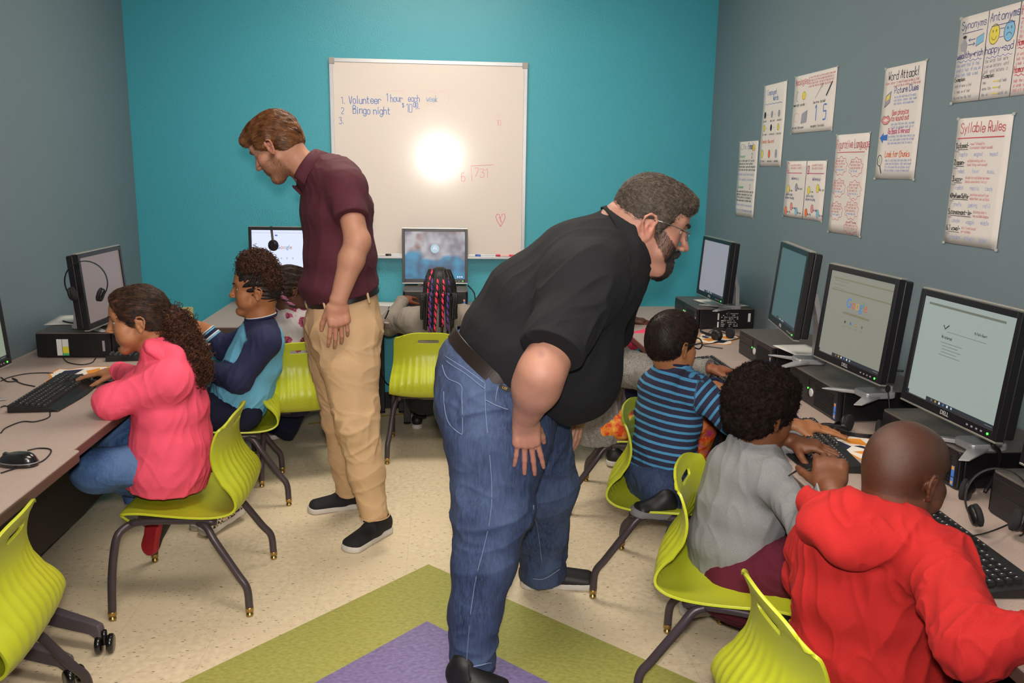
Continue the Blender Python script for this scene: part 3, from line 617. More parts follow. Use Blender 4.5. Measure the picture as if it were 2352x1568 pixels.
def monitor(BL, BR, h, zs, scr, label, draw=None, tilt=4, wide_base=.2, tech='flat panel monitors', yawfix=None, sy=.06):
    A, B = np.array(BL), np.array(BR); w = np.linalg.norm(B-A); x = (B-A)/w; rz = math.atan2(x[1], x[0]); back = np.array([-x[1], x[0], 0])
    M0 = (A+B)/2+back*sy; r = empty('computer_monitor', (M0[0], M0[1], zs), rz, label, 'monitor', tech)
    zb = A[2]-zs; T = Matrix.Translation((0, -sy, zb)) @ Matrix.Rotation(math.radians(-tilt), 4, 'X')
    mb = MB(); b = .017; d = .022
    mb.box((-w/2, 0, 0), (-w/2+b, d, h)).box((w/2-b, 0, 0), (w/2, d, h)).box((-w/2+b, 0, h-b), (w/2-b, d, h)).box((-w/2+b, 0, 0), (w/2-b, d, b*1.35))
    bz = mb.xf(T).build('bezel', MATS['bezel black'], r, bevel=.0012)
    for a_, b_ in (((-w/2, .004, h), (w/2, d+.004, h+.005)), ((-w/2, .0, -.005), (w/2, d, -.0002))): MB().box(a_, b_).xf(T).build('silver_trim', MATS['silver trim'], r, bevel=.001)
    MB().box((-w/2+.002, d+.0003, .004), (w/2-.002, d+.03, h-.003)).box((-w*.3, d+.03, h*.2), (w*.3, d+.052, h*.8)).xf(T).build('back_shell', MATS['bezel black'], r, bevel=.006)
    s = MB().box((-w/2+b, .006, b*1.35), (w/2-b, .012, h-b)).xf(T).build('screen', MATS[scr], r)
    MB().lathe([(.003, 0), (.003, .0015)], (w/2-.03, 0, .011), (0, -1, 0), 10).xf(T).build('power_light', MATS['led green'], r)
    mb = MB()
    for k in range(4): mb.box((w/2-.11+k*.018, -.0012, .009), (w/2-.104+k*.018, 0, .013))
    mb.xf(T).build('menu_buttons', MATS['wing grey'], r)
    font('DELL', .016, 'pc logo', r, T @ Matrix.Translation((-.0, -.0006, .0115)) @ FR, .0002, 'brand_lettering')
    # stand: silver neck and splayed base
    top = zb+h*.5
    mb = MB(); P = [(0, .075, .02), (0, .07, top*.55), (0, .04, top*.95)]
    mb.add([(sx_*.035, y_+o_, z_) for (q, y_, z_) in P for sx_, o_ in ((-1, 0), (1, 0), (1, .022), (-1, .022))], [(k*4+j, k*4+(j+1) % 4, k*4+4+(j+1) % 4, k*4+4+j) for k in range(2) for j in range(4)]+[(3, 2, 1, 0), (8, 9, 10, 11)])
    mb.build('stand_neck', MATS['silver plastic'], r, bevel=.004)
    mb = MB(); wb_ = wide_base/2
    V = []
    for sgn in (-1, 1):
        mb.add([(sgn*.02, .08, .003), (sgn*.02, .01, .003), (sgn*wb_, -.075, .002), (sgn*(wb_+.008), -.05, .002), (sgn*.02, .08, .014), (sgn*.02, .01, .016), (sgn*wb_, -.075, .006), (sgn*(wb_+.008), -.05, .006)],
               [q if sgn > 0 else q[::-1] for q in [(0, 1, 2, 3), (4, 7, 6, 5), (0, 4, 5, 1), (1, 5, 6, 2), (2, 6, 7, 3), (3, 7, 4, 0)]])
    mb.rbox((-.04, .0, .001), (.04, .11, .022), .018)
    mb.build('stand_base', MATS['silver plastic'], r, bevel=.003)
    if draw:
        I = Ink(T @ Vector((-w/2+b, .006, b*1.35)), (1, 0, 0), tuple((T.to_3x3() @ Vector((0, 0, 1)))), .0006); draw(I, w-2*b, h-2.35*b, r, T, b); I.build(s, 'screen_content')
    return r
def bar(I, W, H):
    I.poly([(W*.24, 0), (W, 0), (W, .011), (W*.24, .011)], 'ui bar')
    for k in range(6): I.poly([(W*.3+k*.017, .003), (W*.3+k*.017+.006, .003), (W*.3+k*.017+.006, .009), (W*.3+k*.017, .009)], ('ui line', 'g yellow', 'ui white', 'g blue', 'ui white', 'ui pale')[k], .0002)
    I.line([(W*.9, .005), (W*.97, .005)], .002, 'ui line', .0002); I.poly([(0, 0), (.008, 0), (.008, .01), (0, .01)], 'ui bar')
def d_google(I, W, H, r, T, b):
    bar(I, W, H)
    for k in range(3): I.line([(W*.08, H-.03-k*.012), (W*(.3-.03*k), H-.03-k*.012)], .0016, 'ui line')
    I.poly([(W*.05, H-.024), (W*.98, H-.024), (W*.98, H-.02), (W*.05, H-.02)], 'ui tan'); I.poly([(W*.05, H-.062), (W*.98, H-.062), (W*.98, H-.058), (W*.05, H-.058)], 'ui tan')
    font('Google', .042, GOOG, r, T @ Matrix.Translation((-.0, .0052, b*1.35+H*.66)) @ FR, .0002, 'screen_lettering')
    I.poly([(W*.3, H*.53), (W*.72, H*.53), (W*.72, H*.555), (W*.3, H*.555)], 'ui tan')
    for k in range(4): I.circle(W*(.36+.09*k), H*.44, .004, .004, .001, 'ui dark', ('ui dark', 'g blue', 'g yellow', 'ui line')[k]); I.line([(W*(.335+.09*k), H*.39), (W*(.385+.09*k), H*.39)], .0012, 'ui line')
def d_doc(I, W, H, r, T, b):
    bar(I, W, H); I.poly([(W*.06, H-.02), (W*.9, H-.02), (W*.9, H-.014), (W*.06, H-.014)], 'ui line')
    I.line([(W*.33, H*.71), (W*.75, H*.71)], .0012, 'ui line'); I.line([(W*.28, H*.76), (W*.3, H*.73), (W*.335, H*.77)], .004, 'ui dark')
    I.text('No internet', W*.28, H*.64, .008, .0013, 'ui dark', .6); I.text('My Public Report', W*.62, H*.76, .006, .001, 'ui dark', .6)
    for k in range(5): I.line([(W*.28+(k % 4 > 0)*.008, H*(.6-.03*k)), (W*(.52-.04*(k % 2)), H*(.6-.03*k))], .0014, 'ui line')
def d_bright(I, W, H, r, T, b):
    I.poly([(0, H-.016), (W, H-.016), (W, H-.014), (0, H-.014)], 'ui soft'); I.poly([(W*.36, H-.034), (W*.4, H-.034), (W*.4, H-.026), (W*.36, H-.026)], 'g blue')
    font('Google', .031, GOOG, r, T @ Matrix.Translation((0, .0052, b*1.35+H*.66)) @ FR, .0002, 'screen_lettering')
    for k in range(4): I.circle(W*(.36+.09*k), H*.44, .004, .004, .001, 'ui soft', 'ui soft')
    for k in range(3): I.line([(W*.3, H*(.3-.04*k)), (W*.6, H*(.3-.04*k))], .0012, 'ui soft')
def d_login(I, W, H, r, T, b):
    I.circle(W*.5, H*.64, .026, .026, .001, 'ui pale', 'ui pale', 28); I.circle(W*.5, H*.66, .008, .009, .003, 'ui white'); I.circle(W*.5, H*.615, .013, .012, .003, 'ui white', a0=0, a1=180)
    for k in range(3): I.circle(W*(.88+.035*k), H*.045, .004, .004, .001, 'ui white', 'ui white')
def d_plain(I, W, H, r, T, b): bar(I, W, H)
def d_lines(I, W, H, r, T, b):
    for k in range(5): I.line([(W*.2, H*(.8-.05*k)), (W*(.7-.06*k), H*(.8-.05*k))], .0014, 'ui line')
# right side (front of each computer faces the room, -X)
PCZ = DZ+.11
computer(1.372, 2.19, -math.pi/2, .40, .285, 'black desktop computer under the monitor nearest the red hoodie')
computer(1.335, 2.80, -math.pi/2, .41, .32, 'black desktop computer under the second monitor, with green light and round badge')
computer(1.385, 3.49, -math.pi/2, .40, .27, 'black desktop computer under the dark teal monitor')
c_, w_, d_, h_ = computer(1.36, 4.47, -math.pi/2, .43, .298, 'black desktop computer by the teal wall with white label on its side')
mb = MB(); rnd = random.Random(3)
for i in range(11):
    for j in range(8):
        if rnd.random() < .62: q = .12+i*.0085, .015+j*.0095; mb.box((w_/2+.0002, q[0], q[1]), (w_/2+.0008, q[0]+.0065*rnd.uniform(.5, 1), q[1]+.0055*rnd.uniform(.6, 1)))
mb.box((w_/2+.0002, .1, .01), (w_/2+.0008, .108, .04)).box((w_/2+.0002, .1, .05), (w_/2+.0008, .108, .085)).box((w_/2+.0002, .265, .04), (w_/2+.0008, .278, .085)); mb.build('label', MATS['print white'], c_)
computer(1.371, 1.66, -math.pi/2, .40, .285, 'black desktop computer at the right edge behind the big headset')
# left side (front faces +X)
c_, w_, d_, h_ = computer(-1.385, 3.82, math.pi/2, .40, .31, 'black desktop computer on the left desk with bright stickers on its side')
MB().box((-w_/2-.0008, .205, .012), (-w_/2-.0002, .226, .082)).box((-w_/2-.0008, .178, .05), (-w_/2-.0002, .203, .082)).build('sticker', MATS['sticker white'], c_); MB().box((-w_/2-.0008, .178, .022), (-w_/2-.0002, .203, .05)).build('sticker', MATS['sticker yellow'], c_)
MB().box((-w_/2-.0008, .178, .012), (-w_/2-.0002, .203, .022)).build('sticker', MATS['pad green'], c_); MB().box((-w_/2-.0008, .03, .03), (-w_/2-.0002, .04, .075)).build('sticker', MATS['wing grey'], c_)
computer(-.024, 4.87, 0, .375, .28, 'black desktop computer below the centre monitor under the whiteboard')
computer(-.90, 4.87, 0, .375, .28, 'black desktop computer below the bright monitor behind the floral top')
monitor(atZ(2068, 912, .885), atZ(2285, 1015, .885), .315, PCZ, 'scr mist', 'large monitor facing the red hoodie, pale green page with black tick', d_doc, 5)
monitor(atZ(1868, 815, .895), atZ(2020, 883, .895), .315, PCZ, 'scr khaki', 'monitor showing a coloured search logo on khaki page, second along the right desk', d_google, 5)
monitor(atZ(1764, 731, .93), atZ(1822, 780, .93), .31, PCZ, 'scr teal', 'dark teal-screened monitor turned away on the right desk, third from the camera', d_plain, 5)
monitor(atZ(1599, 672, .855), atZ(1660, 699, .855), .31, PCZ, 'scr grey', 'small grey-screened monitor by the teal wall on the right desk', d_plain, 4)
monitor(atZ(2341, 1060, .885)+np.array([0, 0, 0]), atZ(2341, 1060, .885)+np.array([.012, -.40, 0]), .315, PCZ, 'scr mist', 'monitor cut off by the right edge of the picture', d_plain, 5)
monitor(atZ(206, 758, .83), atZ(300, 719, .83), .31, PCZ, 'scr brown', 'brown-screened monitor on the left desk with a headset hung over its corner', d_lines, 4, sy=.05)
B0 = atZ(28, 833, .80); monitor(B0+np.array([-.01, -.40, 0]), B0, .31, DZ, 'scr green', 'monitor cut off by the left edge of the picture', d_plain, 4, sy=.05)
monitor(atZ(574, 652, .825), atZ(574, 652, .825)+np.array([.40, 0, 0]), .328, PCZ, 'scr bright', 'bright white monitor with a headset over its top, left of the maroon polo', d_bright, 4)
monitor(atZ(924, 649, .818), atZ(924, 649, .818)+np.array([.395, 0, 0]), .325, PCZ, 'scr photo', 'monitor with blurred blue photo log-in screen in front of the whiteboard', d_login, 4)
# ------------------------------------------------------------------ keyboards
mat('kb black', '#151416', .4, coat=.15); mat('key black', '#1c1b1d', .45); mat('key print', '#cfcfcf', .5)
def make_keyboard():
    r = empty('keyboard'); W, D = .455, .165; V = []; Fc = []; nx, ny = 30, 10
    for j in range(ny+1):
        for i in range(nx+1):
            u = i/nx*2-1; v = j/ny; fr = -.012*math.cos(u*2.2)*(1-v); y = -D/2+fr+v*(D-fr); z = .008+.018*v+.004*(1-v)*0; V.append((u*W/2*(1-.008*(1-v)), y, z if 0 < j else .005))
    n0 = len(V)
    for j in range(ny+1):
        for i in range(nx+1): x, y, z = V[j*(nx+1)+i]; V.append((x, y, .0005))
    for j in range(ny):
        for i in range(nx):
            a = j*(nx+1)+i; Fc += [(a, a+1, a+nx+2, a+nx+1), (n0+a, n0+a+nx+1, n0+a+nx+2, n0+a+1)]
    for i in range(nx): Fc += [(i, n0+i, n0+i+1, i+1)]; a = ny*(nx+1)+i; Fc += [(a, a+1, n0+a+1, n0+a)]
    for j in range(ny): a = j*(nx+1); Fc += [(a, a+nx+1, n0+a+nx+1, n0+a)]; a += nx; Fc += [(a, n0+a, n0+a+nx+1, a+nx+1)]
    o = meshobj('body', V, Fc, MATS['kb black'], r); b = o.modifiers.new('b', 'BEVEL'); b.width = .003; b.segments = 3; b.limit_method = 'ANGLE'; b.angle_limit = 1.0
    K = MB(); P = MB(); rnd = random.Random(5)
    def key(x0, x1, y0, y1):
        z0 = .008+.018*((y0+D/2)/D); z1 = .008+.018*((y1+D/2)/D); g = .0014; t = .0075; e = .0025
        K.add([(x0+g, y0+g, z0), (x1-g, y0+g, z0), (x1-g, y1-g, z1), (x0+g, y1-g, z1), (x0+g+e, y0+g+e, z0+t), (x1-g-e, y0+g+e, z0+t), (x1-g-e, y1-g-e*.6, z1+t), (x0+g+e, y1-g-e*.6, z1+t)], [(4, 5, 6, 7), (0, 1, 5, 4), (1, 2, 6, 5), (2, 3, 7, 6), (3, 0, 4, 7)])
        if x1-x0 < .06:
            a, b_ = x0+g+e+.001, y0+(y1-y0)*.45; s = rnd.uniform(.0022, .004); P.quad((a, b_, z0+t+.0012), (a+s, b_, z0+t+.0012), (a+s, b_+.0035, z0+t+.0016), (a, b_+.0035, z0+t+.0016))
    u = .0186; X0 = -W/2+.012; yt = D/2-.028
    rows = [[1]*13+[2], [1.5]+[1]*12+[1.5], [1.75]+[1]*11+[2.25], [2.25]+[1]*10+[2.75], [1.25, 1.25, 1.25, 6.25, 1.25, 1.25, 1.25, 1.25]]
    for ri, row in enumerate(rows):
        x = X0; y = yt-(ri+1)*u
        for k in row: key(x, x+k*u, y, y+u); x += k*u
    for k in range(13): x = X0+k*1.16*u; key(x, x+u*.95, yt+.004, yt+.004+u*.72)
    for c in range(3):
        for ri in (0, 1): key(X0+15.3*u+c*u, X0+16.3*u+c*u, yt-(ri+1)*u, yt-ri*u)
        key(X0+15.3*u+c*u, X0+16.3*u+c*u, yt-5*u, yt-4*u)
    key(X0+16.3*u, X0+17.3*u, yt-4*u, yt-3*u)
    for c in range(4):
        for ri in range(5): key(X0+18.6*u+c*u, X0+19.6*u+c*u, yt-(ri+1)*u, yt-ri*u)
    k = K.build('keys', MATS['key black'], r); k['kind'] = 'stuff'; P.build('key_legends', MATS['key print'], k); return r
KB0 = make_keyboard(); _kb = [True]
def keyboard(c, ang, label):
    o = KB0 if _kb[0] else copy_tree(KB0); _kb[0] = False; o.location = (c[0], c[1], DZ+.0005); o.rotation_euler = (0, 0, math.radians(ang)); return tag(o, label, 'keyboard', 'black keyboards')
keyboard((-1.352, 3.03), 93+0, 'black keyboard on the left desk beside the pink sleeve')
keyboard((-1.33, 3.66+.12), 96, 'black keyboard partly hidden behind the head of the pink hoodie girl')
keyboard((1.115, 1.66), -90-2, 'large black keyboard beside the red hoodie at the lower right')
keyboard((1.12, 2.36), -90-8, 'black keyboard under the hands of the boy in the grey hoodie')
keyboard((1.115, 3.28), -90, 'black keyboard in front of the striped shirt boy')
keyboard((-.03, 4.68), 0, 'black keyboard in front of the child with braids')
# ------------------------------------------------------------------ mice
mat('mouse black', '#151416', .22, coat=.5); mat('mouse band', '#8f9298', .3, metal=.5); mat('mouse wheel', '#3a3a3a', .5)
def mouse(c, ang, label, z=DZ):
    r = empty('computer_mouse', (c[0], c[1], z+.0008), math.radians(ang), label, 'mouse'); V = []; Fc = []; nu, nv = 28, 12
    for j in range(nv+1):
        t = j/nv*math.pi/2
        for i in range(nu):
            a = 2*math.pi*i/nu; ca, sa = math.cos(a), math.sin(a); rx, ry = .030, .057
            w = 1-.12*sa*abs(sa)*(1 if sa > 0 else .5)
            V.append((rx*ca*math.cos(t)**.55*w, ry*sa*math.cos(t)**.55, .036*math.sin(t)*(1-.22*(sa*math.cos(t)))))
    for j in range(nv):
        for i in range(nu): q = (i+1) % nu; Fc.append((j*nu+i, j*nu+q, (j+1)*nu+q, (j+1)*nu+i))
    Fc.append(tuple(range(nu))[::-1]); meshobj('shell', V, Fc, MATS['mouse black'], r, True)
    MB().tube([(.0305*math.cos(a)*(1-.1*math.sin(a)), .0575*math.sin(a), .011) for a in np.linspace(0, 2*math.pi, 30)[:-1]], .0016, 6, closed=True).build('band', MATS['mouse band'], r)
    MB().lathe([(.009, -.003), (.010, 0), (.009, .003)], (0, .032, .0265), (1, 0, 0), 16).build('scroll_wheel', MATS['mouse wheel'], r); return r
mouse(atZ(40, 1052, DZ+.02)[:2], 80, 'black mouse with silver band on the nearest left desk')
mouse(atZ(252, 858, DZ+.03)[:2]+np.array([-.01, 0]), 95, 'black mouse under the hand of the girl in pink')
mouse(atZ(1912, 985, DZ+.02)[:2], -100, 'black mouse under the pale hand on the right desk')
mouse(atZ(1672, 858, DZ+.02)[:2], -95, 'black mouse under the hand with the heathered grey cuff')
# ------------------------------------------------------------------ headsets
mat('headset black', '#141316', .4); mat('foam black', '#1b1a1d', .9, bump=(400, .001)); mat('cable black', '#16151a', .5); mat('headset silver', '#aaa8a0', .3, metal=.8)
def headset(M, label, R=.082, mic=True, pad=.029, silver=False):
    """arch in local xz, ear cups at the bottom ends, origin = arch centre"""
    r = empty('headset', label=label, cat='headset'); r.matrix_world = M
    P = [(R*1.0*math.cos(a), 0, R*1.08*math.sin(a)) for a in np.linspace(math.radians(-38), math.radians(218), 30)]
    mb = MB(); V = []; Fq = []
    for i, p in enumerate(P):
        p = np.array(p); c = _n(p); wd = .0065
        for dy, dr in ((-wd, 0), (wd, 0), (wd, .003), (-wd, .003)): V.append(p+c*dr+np.array([0, dy, 0]))
    for i in range(len(P)-1):
        for j in range(4): a, b = i*4+j, i*4+(j+1) % 4; Fq.append((a, b, b+4, a+4))
    Fq += [(3, 2, 1, 0), tuple(range(len(V)-4, len(V)))]; mb.add(V, Fq, 0, False); mb.build('headband', MATS['headset black'], r, bevel=.0008)
    for s, p in ((1, P[0]), (-1, P[-1])):
        ax = _n(np.array([-s*.9, 0, .25])); c = np.array(p)+ax*.004
        e = MB().lathe([(.012, -.008), (pad*.8, -.006), (pad*.95, 0), (pad*.95, .004)], c, ax, 22).build('ear_cup', MATS['headset black'], r)
        MB().lathe([(pad*.9, .0042), (pad, .008), (pad*.98, .014), (pad*.7, .018), (.008, .016)], c, ax, 22).build('foam_pad', MATS['foam black'], e)
    if mic:
        p = np.array(P[0]); pts = smooth_path([p+(0, 0, -.01), p+(.01, .02, -.03), p+(0, .07, -.05), p+(-.01, .12, -.055)], 6)
        m_ = MB().tube(pts, .0022, 8).build('microphone_boom', MATS['headset black'], r); MB().lathe([(.003, -.011), (.007, -.007), (.008, 0), (.007, .007), (.003, .011)], pts[-1], (0, 1, 0), 14).build('microphone', MATS['foam black'], m_)
    return r
def MX(loc, rx=0, ry=0, rz=0): return Matrix.Translation(loc) @ Matrix.Rotation(math.radians(rz), 4, 'Z') @ Matrix.Rotation(math.radians(ry), 4, 'Y') @ Matrix.Rotation(math.radians(rx), 4, 'X')
headset(MX(atY(198, 648, 3.50), 0, 3, 8), 'black headset hung over the near corner of the left desk monitor', .078, False)
headset(MX(atY(626, 548, 4.90), -4, 0, 101), 'black headset hung over the top edge of the bright monitor', .062, False)
headset(MX(atY(2292, 1148, 1.72), -12, 0, -22), 'large black headset standing in front of the computer at the right edge', .066, True, .027)
headset(MX(atZ(1975, 985, DZ+.03), 88, 0, -40), 'black headset lying on the desk left of the shaved head', .075, True, .03)
headset(MX(atZ(1645, 762, DZ+.03), 86, 0, -150), 'black headset lying on the orange mouse pad by the teal wall', .075, True, .03)
headset(MX(atZ(2180, 1108, DZ+.022), 86, 0, 150), 'black headset with round foam pads lying behind the lower right keyboard', .06, False, .031)
# ------------------------------------------------------------------ mouse pads, papers, small things
mat('pad base navy', '#1d2140', .7); mat('pad orange edge', '#e09030', .7); mat('pad white', '#e8e0d8', .7)
def mousepad(c, ang, label, s=1.0):
    r = empty('mouse_pad', (c[0], c[1], DZ), math.radians(ang), label, 'mouse pad')
    out = [(-.13, -.07), (-.09, -.09), (-.02, -.075), (.05, -.1), (.12, -.075), (.135, -.01), (.11, .05), (.13, .085), (.06, .105), (.0, .09), (-.06, .1), (-.12, .075), (-.145, .01)]
    def ring(f, z0, z1): V = [(x*f*s, y*f*s, z0) for x, y in out]+[(x*f*s, y*f*s, z1) for x, y in out]; n = len(out); return V, [tuple(range(n))[::-1], tuple(range(n, 2*n))]+[(i, (i+1) % n, n+(i+1) % n, n+i) for i in range(n)]
    meshobj('mat', *ring(1, .0002, .0016), MATS['pad orange edge'], r); meshobj('print', *ring(.93, .0016, .0019), MATS['pad white'], r)
    mb = MB(); q = .0022
    for pl, mi in (([(-.1, -.05), (-.02, -.06), (-.03, -.02), (-.11, .0)], 0), ([(-.1, .02), (-.05, .0), (.0, .03), (-.06, .07)], 1), ([(.0, -.06), (.1, -.05), (.07, -.01), (.02, -.02)], 1), ([(.03, .02), (.1, .0), (.09, .06), (.04, .07)], 0), ([(-.02, .05), (.02, .04), (.03, .08), (.0, .08)], 0), ([(-.03, -.01), (.03, -.005), (.02, .015), (-.02, .012)], 0)):
        mb.add([(x*s, y*s, q) for x, y in pl], [tuple(range(len(pl)))], mi)
    mb.build('logo', [MATS['pad base navy'], MATS['pad orange edge']], r); return r
mousepad(atZ(165, 868, DZ)[:2]+np.array([.02, .03]), 105, 'die-cut orange white and navy mouse pad under the left keyboard', 1.15)
mousepad(atZ(1648, 778, DZ)[:2], 60, 'orange and white mouse pad by the computer near the teal wall', 1.0)
mousepad(atZ(1985, 1030, DZ)[:2], -60, 'orange and navy mouse pad partly hidden by the shaved head', 1.0)
mat('paper white', '#e2e0da', .7)
def paper(c, z, w, d, ang, label):
    V = []; n = 6
    for j in range(n+1):
        for i in range(n+1): V.append(((i/n-.5)*w, (j/n-.5)*d, .0008+.0004*math.sin(i+j)+.0005))
    Fc = [(j*(n+1)+i, j*(n+1)+i+1, (j+1)*(n+1)+i+1, (j+1)*(n+1)+i) for j in range(n) for i in range(n)]
    o = meshobj('paper_sheet', V, Fc, MATS['paper white'], None, True, (c[0], c[1], z)); o.rotation_euler = (0, 0, math.radians(ang)); s = o.modifiers.new('s', 'SOLIDIFY'); s.thickness = .0005; return tag(o, label, 'paper')
p = atZ(1655, 696, PCZ); paper(p, PCZ+.002, .2, .26, 10, 'white paper under the stand of the small grey-screened monitor')
p = atZ(175, 735, PCZ); paper(p, PCZ+.002, .2, .25, 8, 'white paper lying behind the brown-screened monitor')
p = atZ(880, 698, DZ); paper(p, DZ, .2, .14, -15, 'white paper on the back desk between the khaki trousers and braids')
p = atZ(1840, 805, PCZ); paper(p, PCZ+.002, .15, .2, 5, 'white paper on the computer beside the dark teal monitor')
MB().rbox((-.035, -.008, 0), (.035, 0, .11), .008, axis=1).build('outlet_box', mat('outlet beige', '#cbbd86', .5), tag(empty('wall_outlet', (atY(432, 732, YB)[0], YB-.0005, atY(432, 738, YB)[2]-.02)), 'small beige outlet box on the teal wall behind the curly ponytail', 'outlet'))
# ------------------------------------------------------------------ cables
def cable(pts, label, r=.0021, m='cable black', n=6):
    o = MB().tube(smooth_path(pts, 7), r, 7).build('cable', MATS[m]); o.data.polygons.foreach_set('use_smooth', [True]*len(o.data.polygons)); return tag(o, label, 'cable')
mat('cable blue', '#1c3f8c', .5)
def dk(px, py, dz=.0025): return atZ(px, py, DZ+dz)
cable([dk(2, 875), dk(22, 866), dk(60, 858), dk(100, 856), dk(122, 857)], 'thin black cable running along the left desk toward the mouse pad')
cable([dk(2, 866), dk(18, 876), dk(40, 874), dk(28, 868), dk(48, 880), dk(80, 887)], 'tangled black cable loop on the left desk by the monitor foot')
cable([dk(2, 935), dk(12, 932), dk(38, 937)], 'short black cable entering the left keyboard from the frame edge')
cable([dk(115, 943), dk(112, 958), dk(80, 968), dk(50, 968), dk(14, 982), dk(2, 994)], 'black cable curling from the left keyboard to the picture edge')
cable([dk(63, 1034), dk(90, 1029), dk(116, 1032), dk(112, 1046), dk(90, 1062), dk(40, 1074), dk(2, 1086)], 'mouse cable looping on the nearest left desk')
cable([dk(145, 822), dk(157, 832), dk(185, 837), dk(210, 833), dk(220, 822)], 'thin cable lying in front of the left desk computer')
cable([atZ(145, 737, PCZ+.006), atZ(160, 741, PCZ+.006), atZ(180, 742, PCZ+.006), atZ(203, 737, PCZ+.02)], 'thick black cable on top of the left desk computer', .004)
cable([dk(1075, 655, .12), dk(1088, 670, .1), dk(1091, 685, .05), dk(1090, 700, .006)], 'black monitor cable hanging right of the centre monitor', .0035)
cable([atZ(2025, 849, .845), atZ(2045, 850, .83), atZ(2075, 852, .83)], 'black cable behind the two large right monitors', .004)
cable([atZ(2280, 1020, .86), atZ(2296, 1040, .82), atZ(2290, 1080, .75), atZ(2262, 1130, .70)], 'thick black cable dropping beside the nearest right computer', .005)
cable([dk(1812, 1092, .003), dk(1835, 1078, .003), dk(1870, 1072, .003), dk(1895, 1076, .003)], 'thin cable from the keyboard edge by the grey sleeve')
cable([dk(1620, 770, .004), dk(1640, 757, .03), dk(1665, 765, .004), dk(1700, 775, .004), dk(1650, 786, .004), dk(1612, 792, .004), dk(1660, 800, .004)], 'tangle of headset cable on the orange mouse pad')
cable([dk(2352-4, 1185, .02), dk(2320, 1202, .02), dk(2270, 1222, .03), dk(2220, 1232, .034), dk(2150, 1236, .036)], 'headset cable crossing the lower right keyboard', .0018)
cable([np.array([-1.62, 2.35, .3]), atZ(110, 1140, .2), atZ(122, 1180, .02), atZ(80, 1213, .006), atZ(40, 1225, .006)], 'blue network cable hanging under the left desk', .003, 'cable blue')
cable([atZ(60, 1225, .006), atZ(100, 1221, .006), atZ(131, 1228, .006), atZ(115, 1243, .006), atZ(70, 1256, .006), atZ(30, 1262, .006)], 'blue network cable coiled on the floor under the left desk', .003, 'cable blue')
cable([np.array([-1.3, 2.9, .5]), atZ(172, 1105, .25), atZ(185, 1133, .12), atZ(200, 1100, .3), np.array([-1.25, 3.0, .55])], 'black cable loop hanging under the left desk behind the bent knee', .003)
cable([np.array([-.45, 4.9, .5]), np.array([-.36, 4.95, .3]), np.array([-.3, 5.0, .2]), np.array([-.2, 5.1, .22])], 'black cable hanging on the teal wall under the back desk', .003)
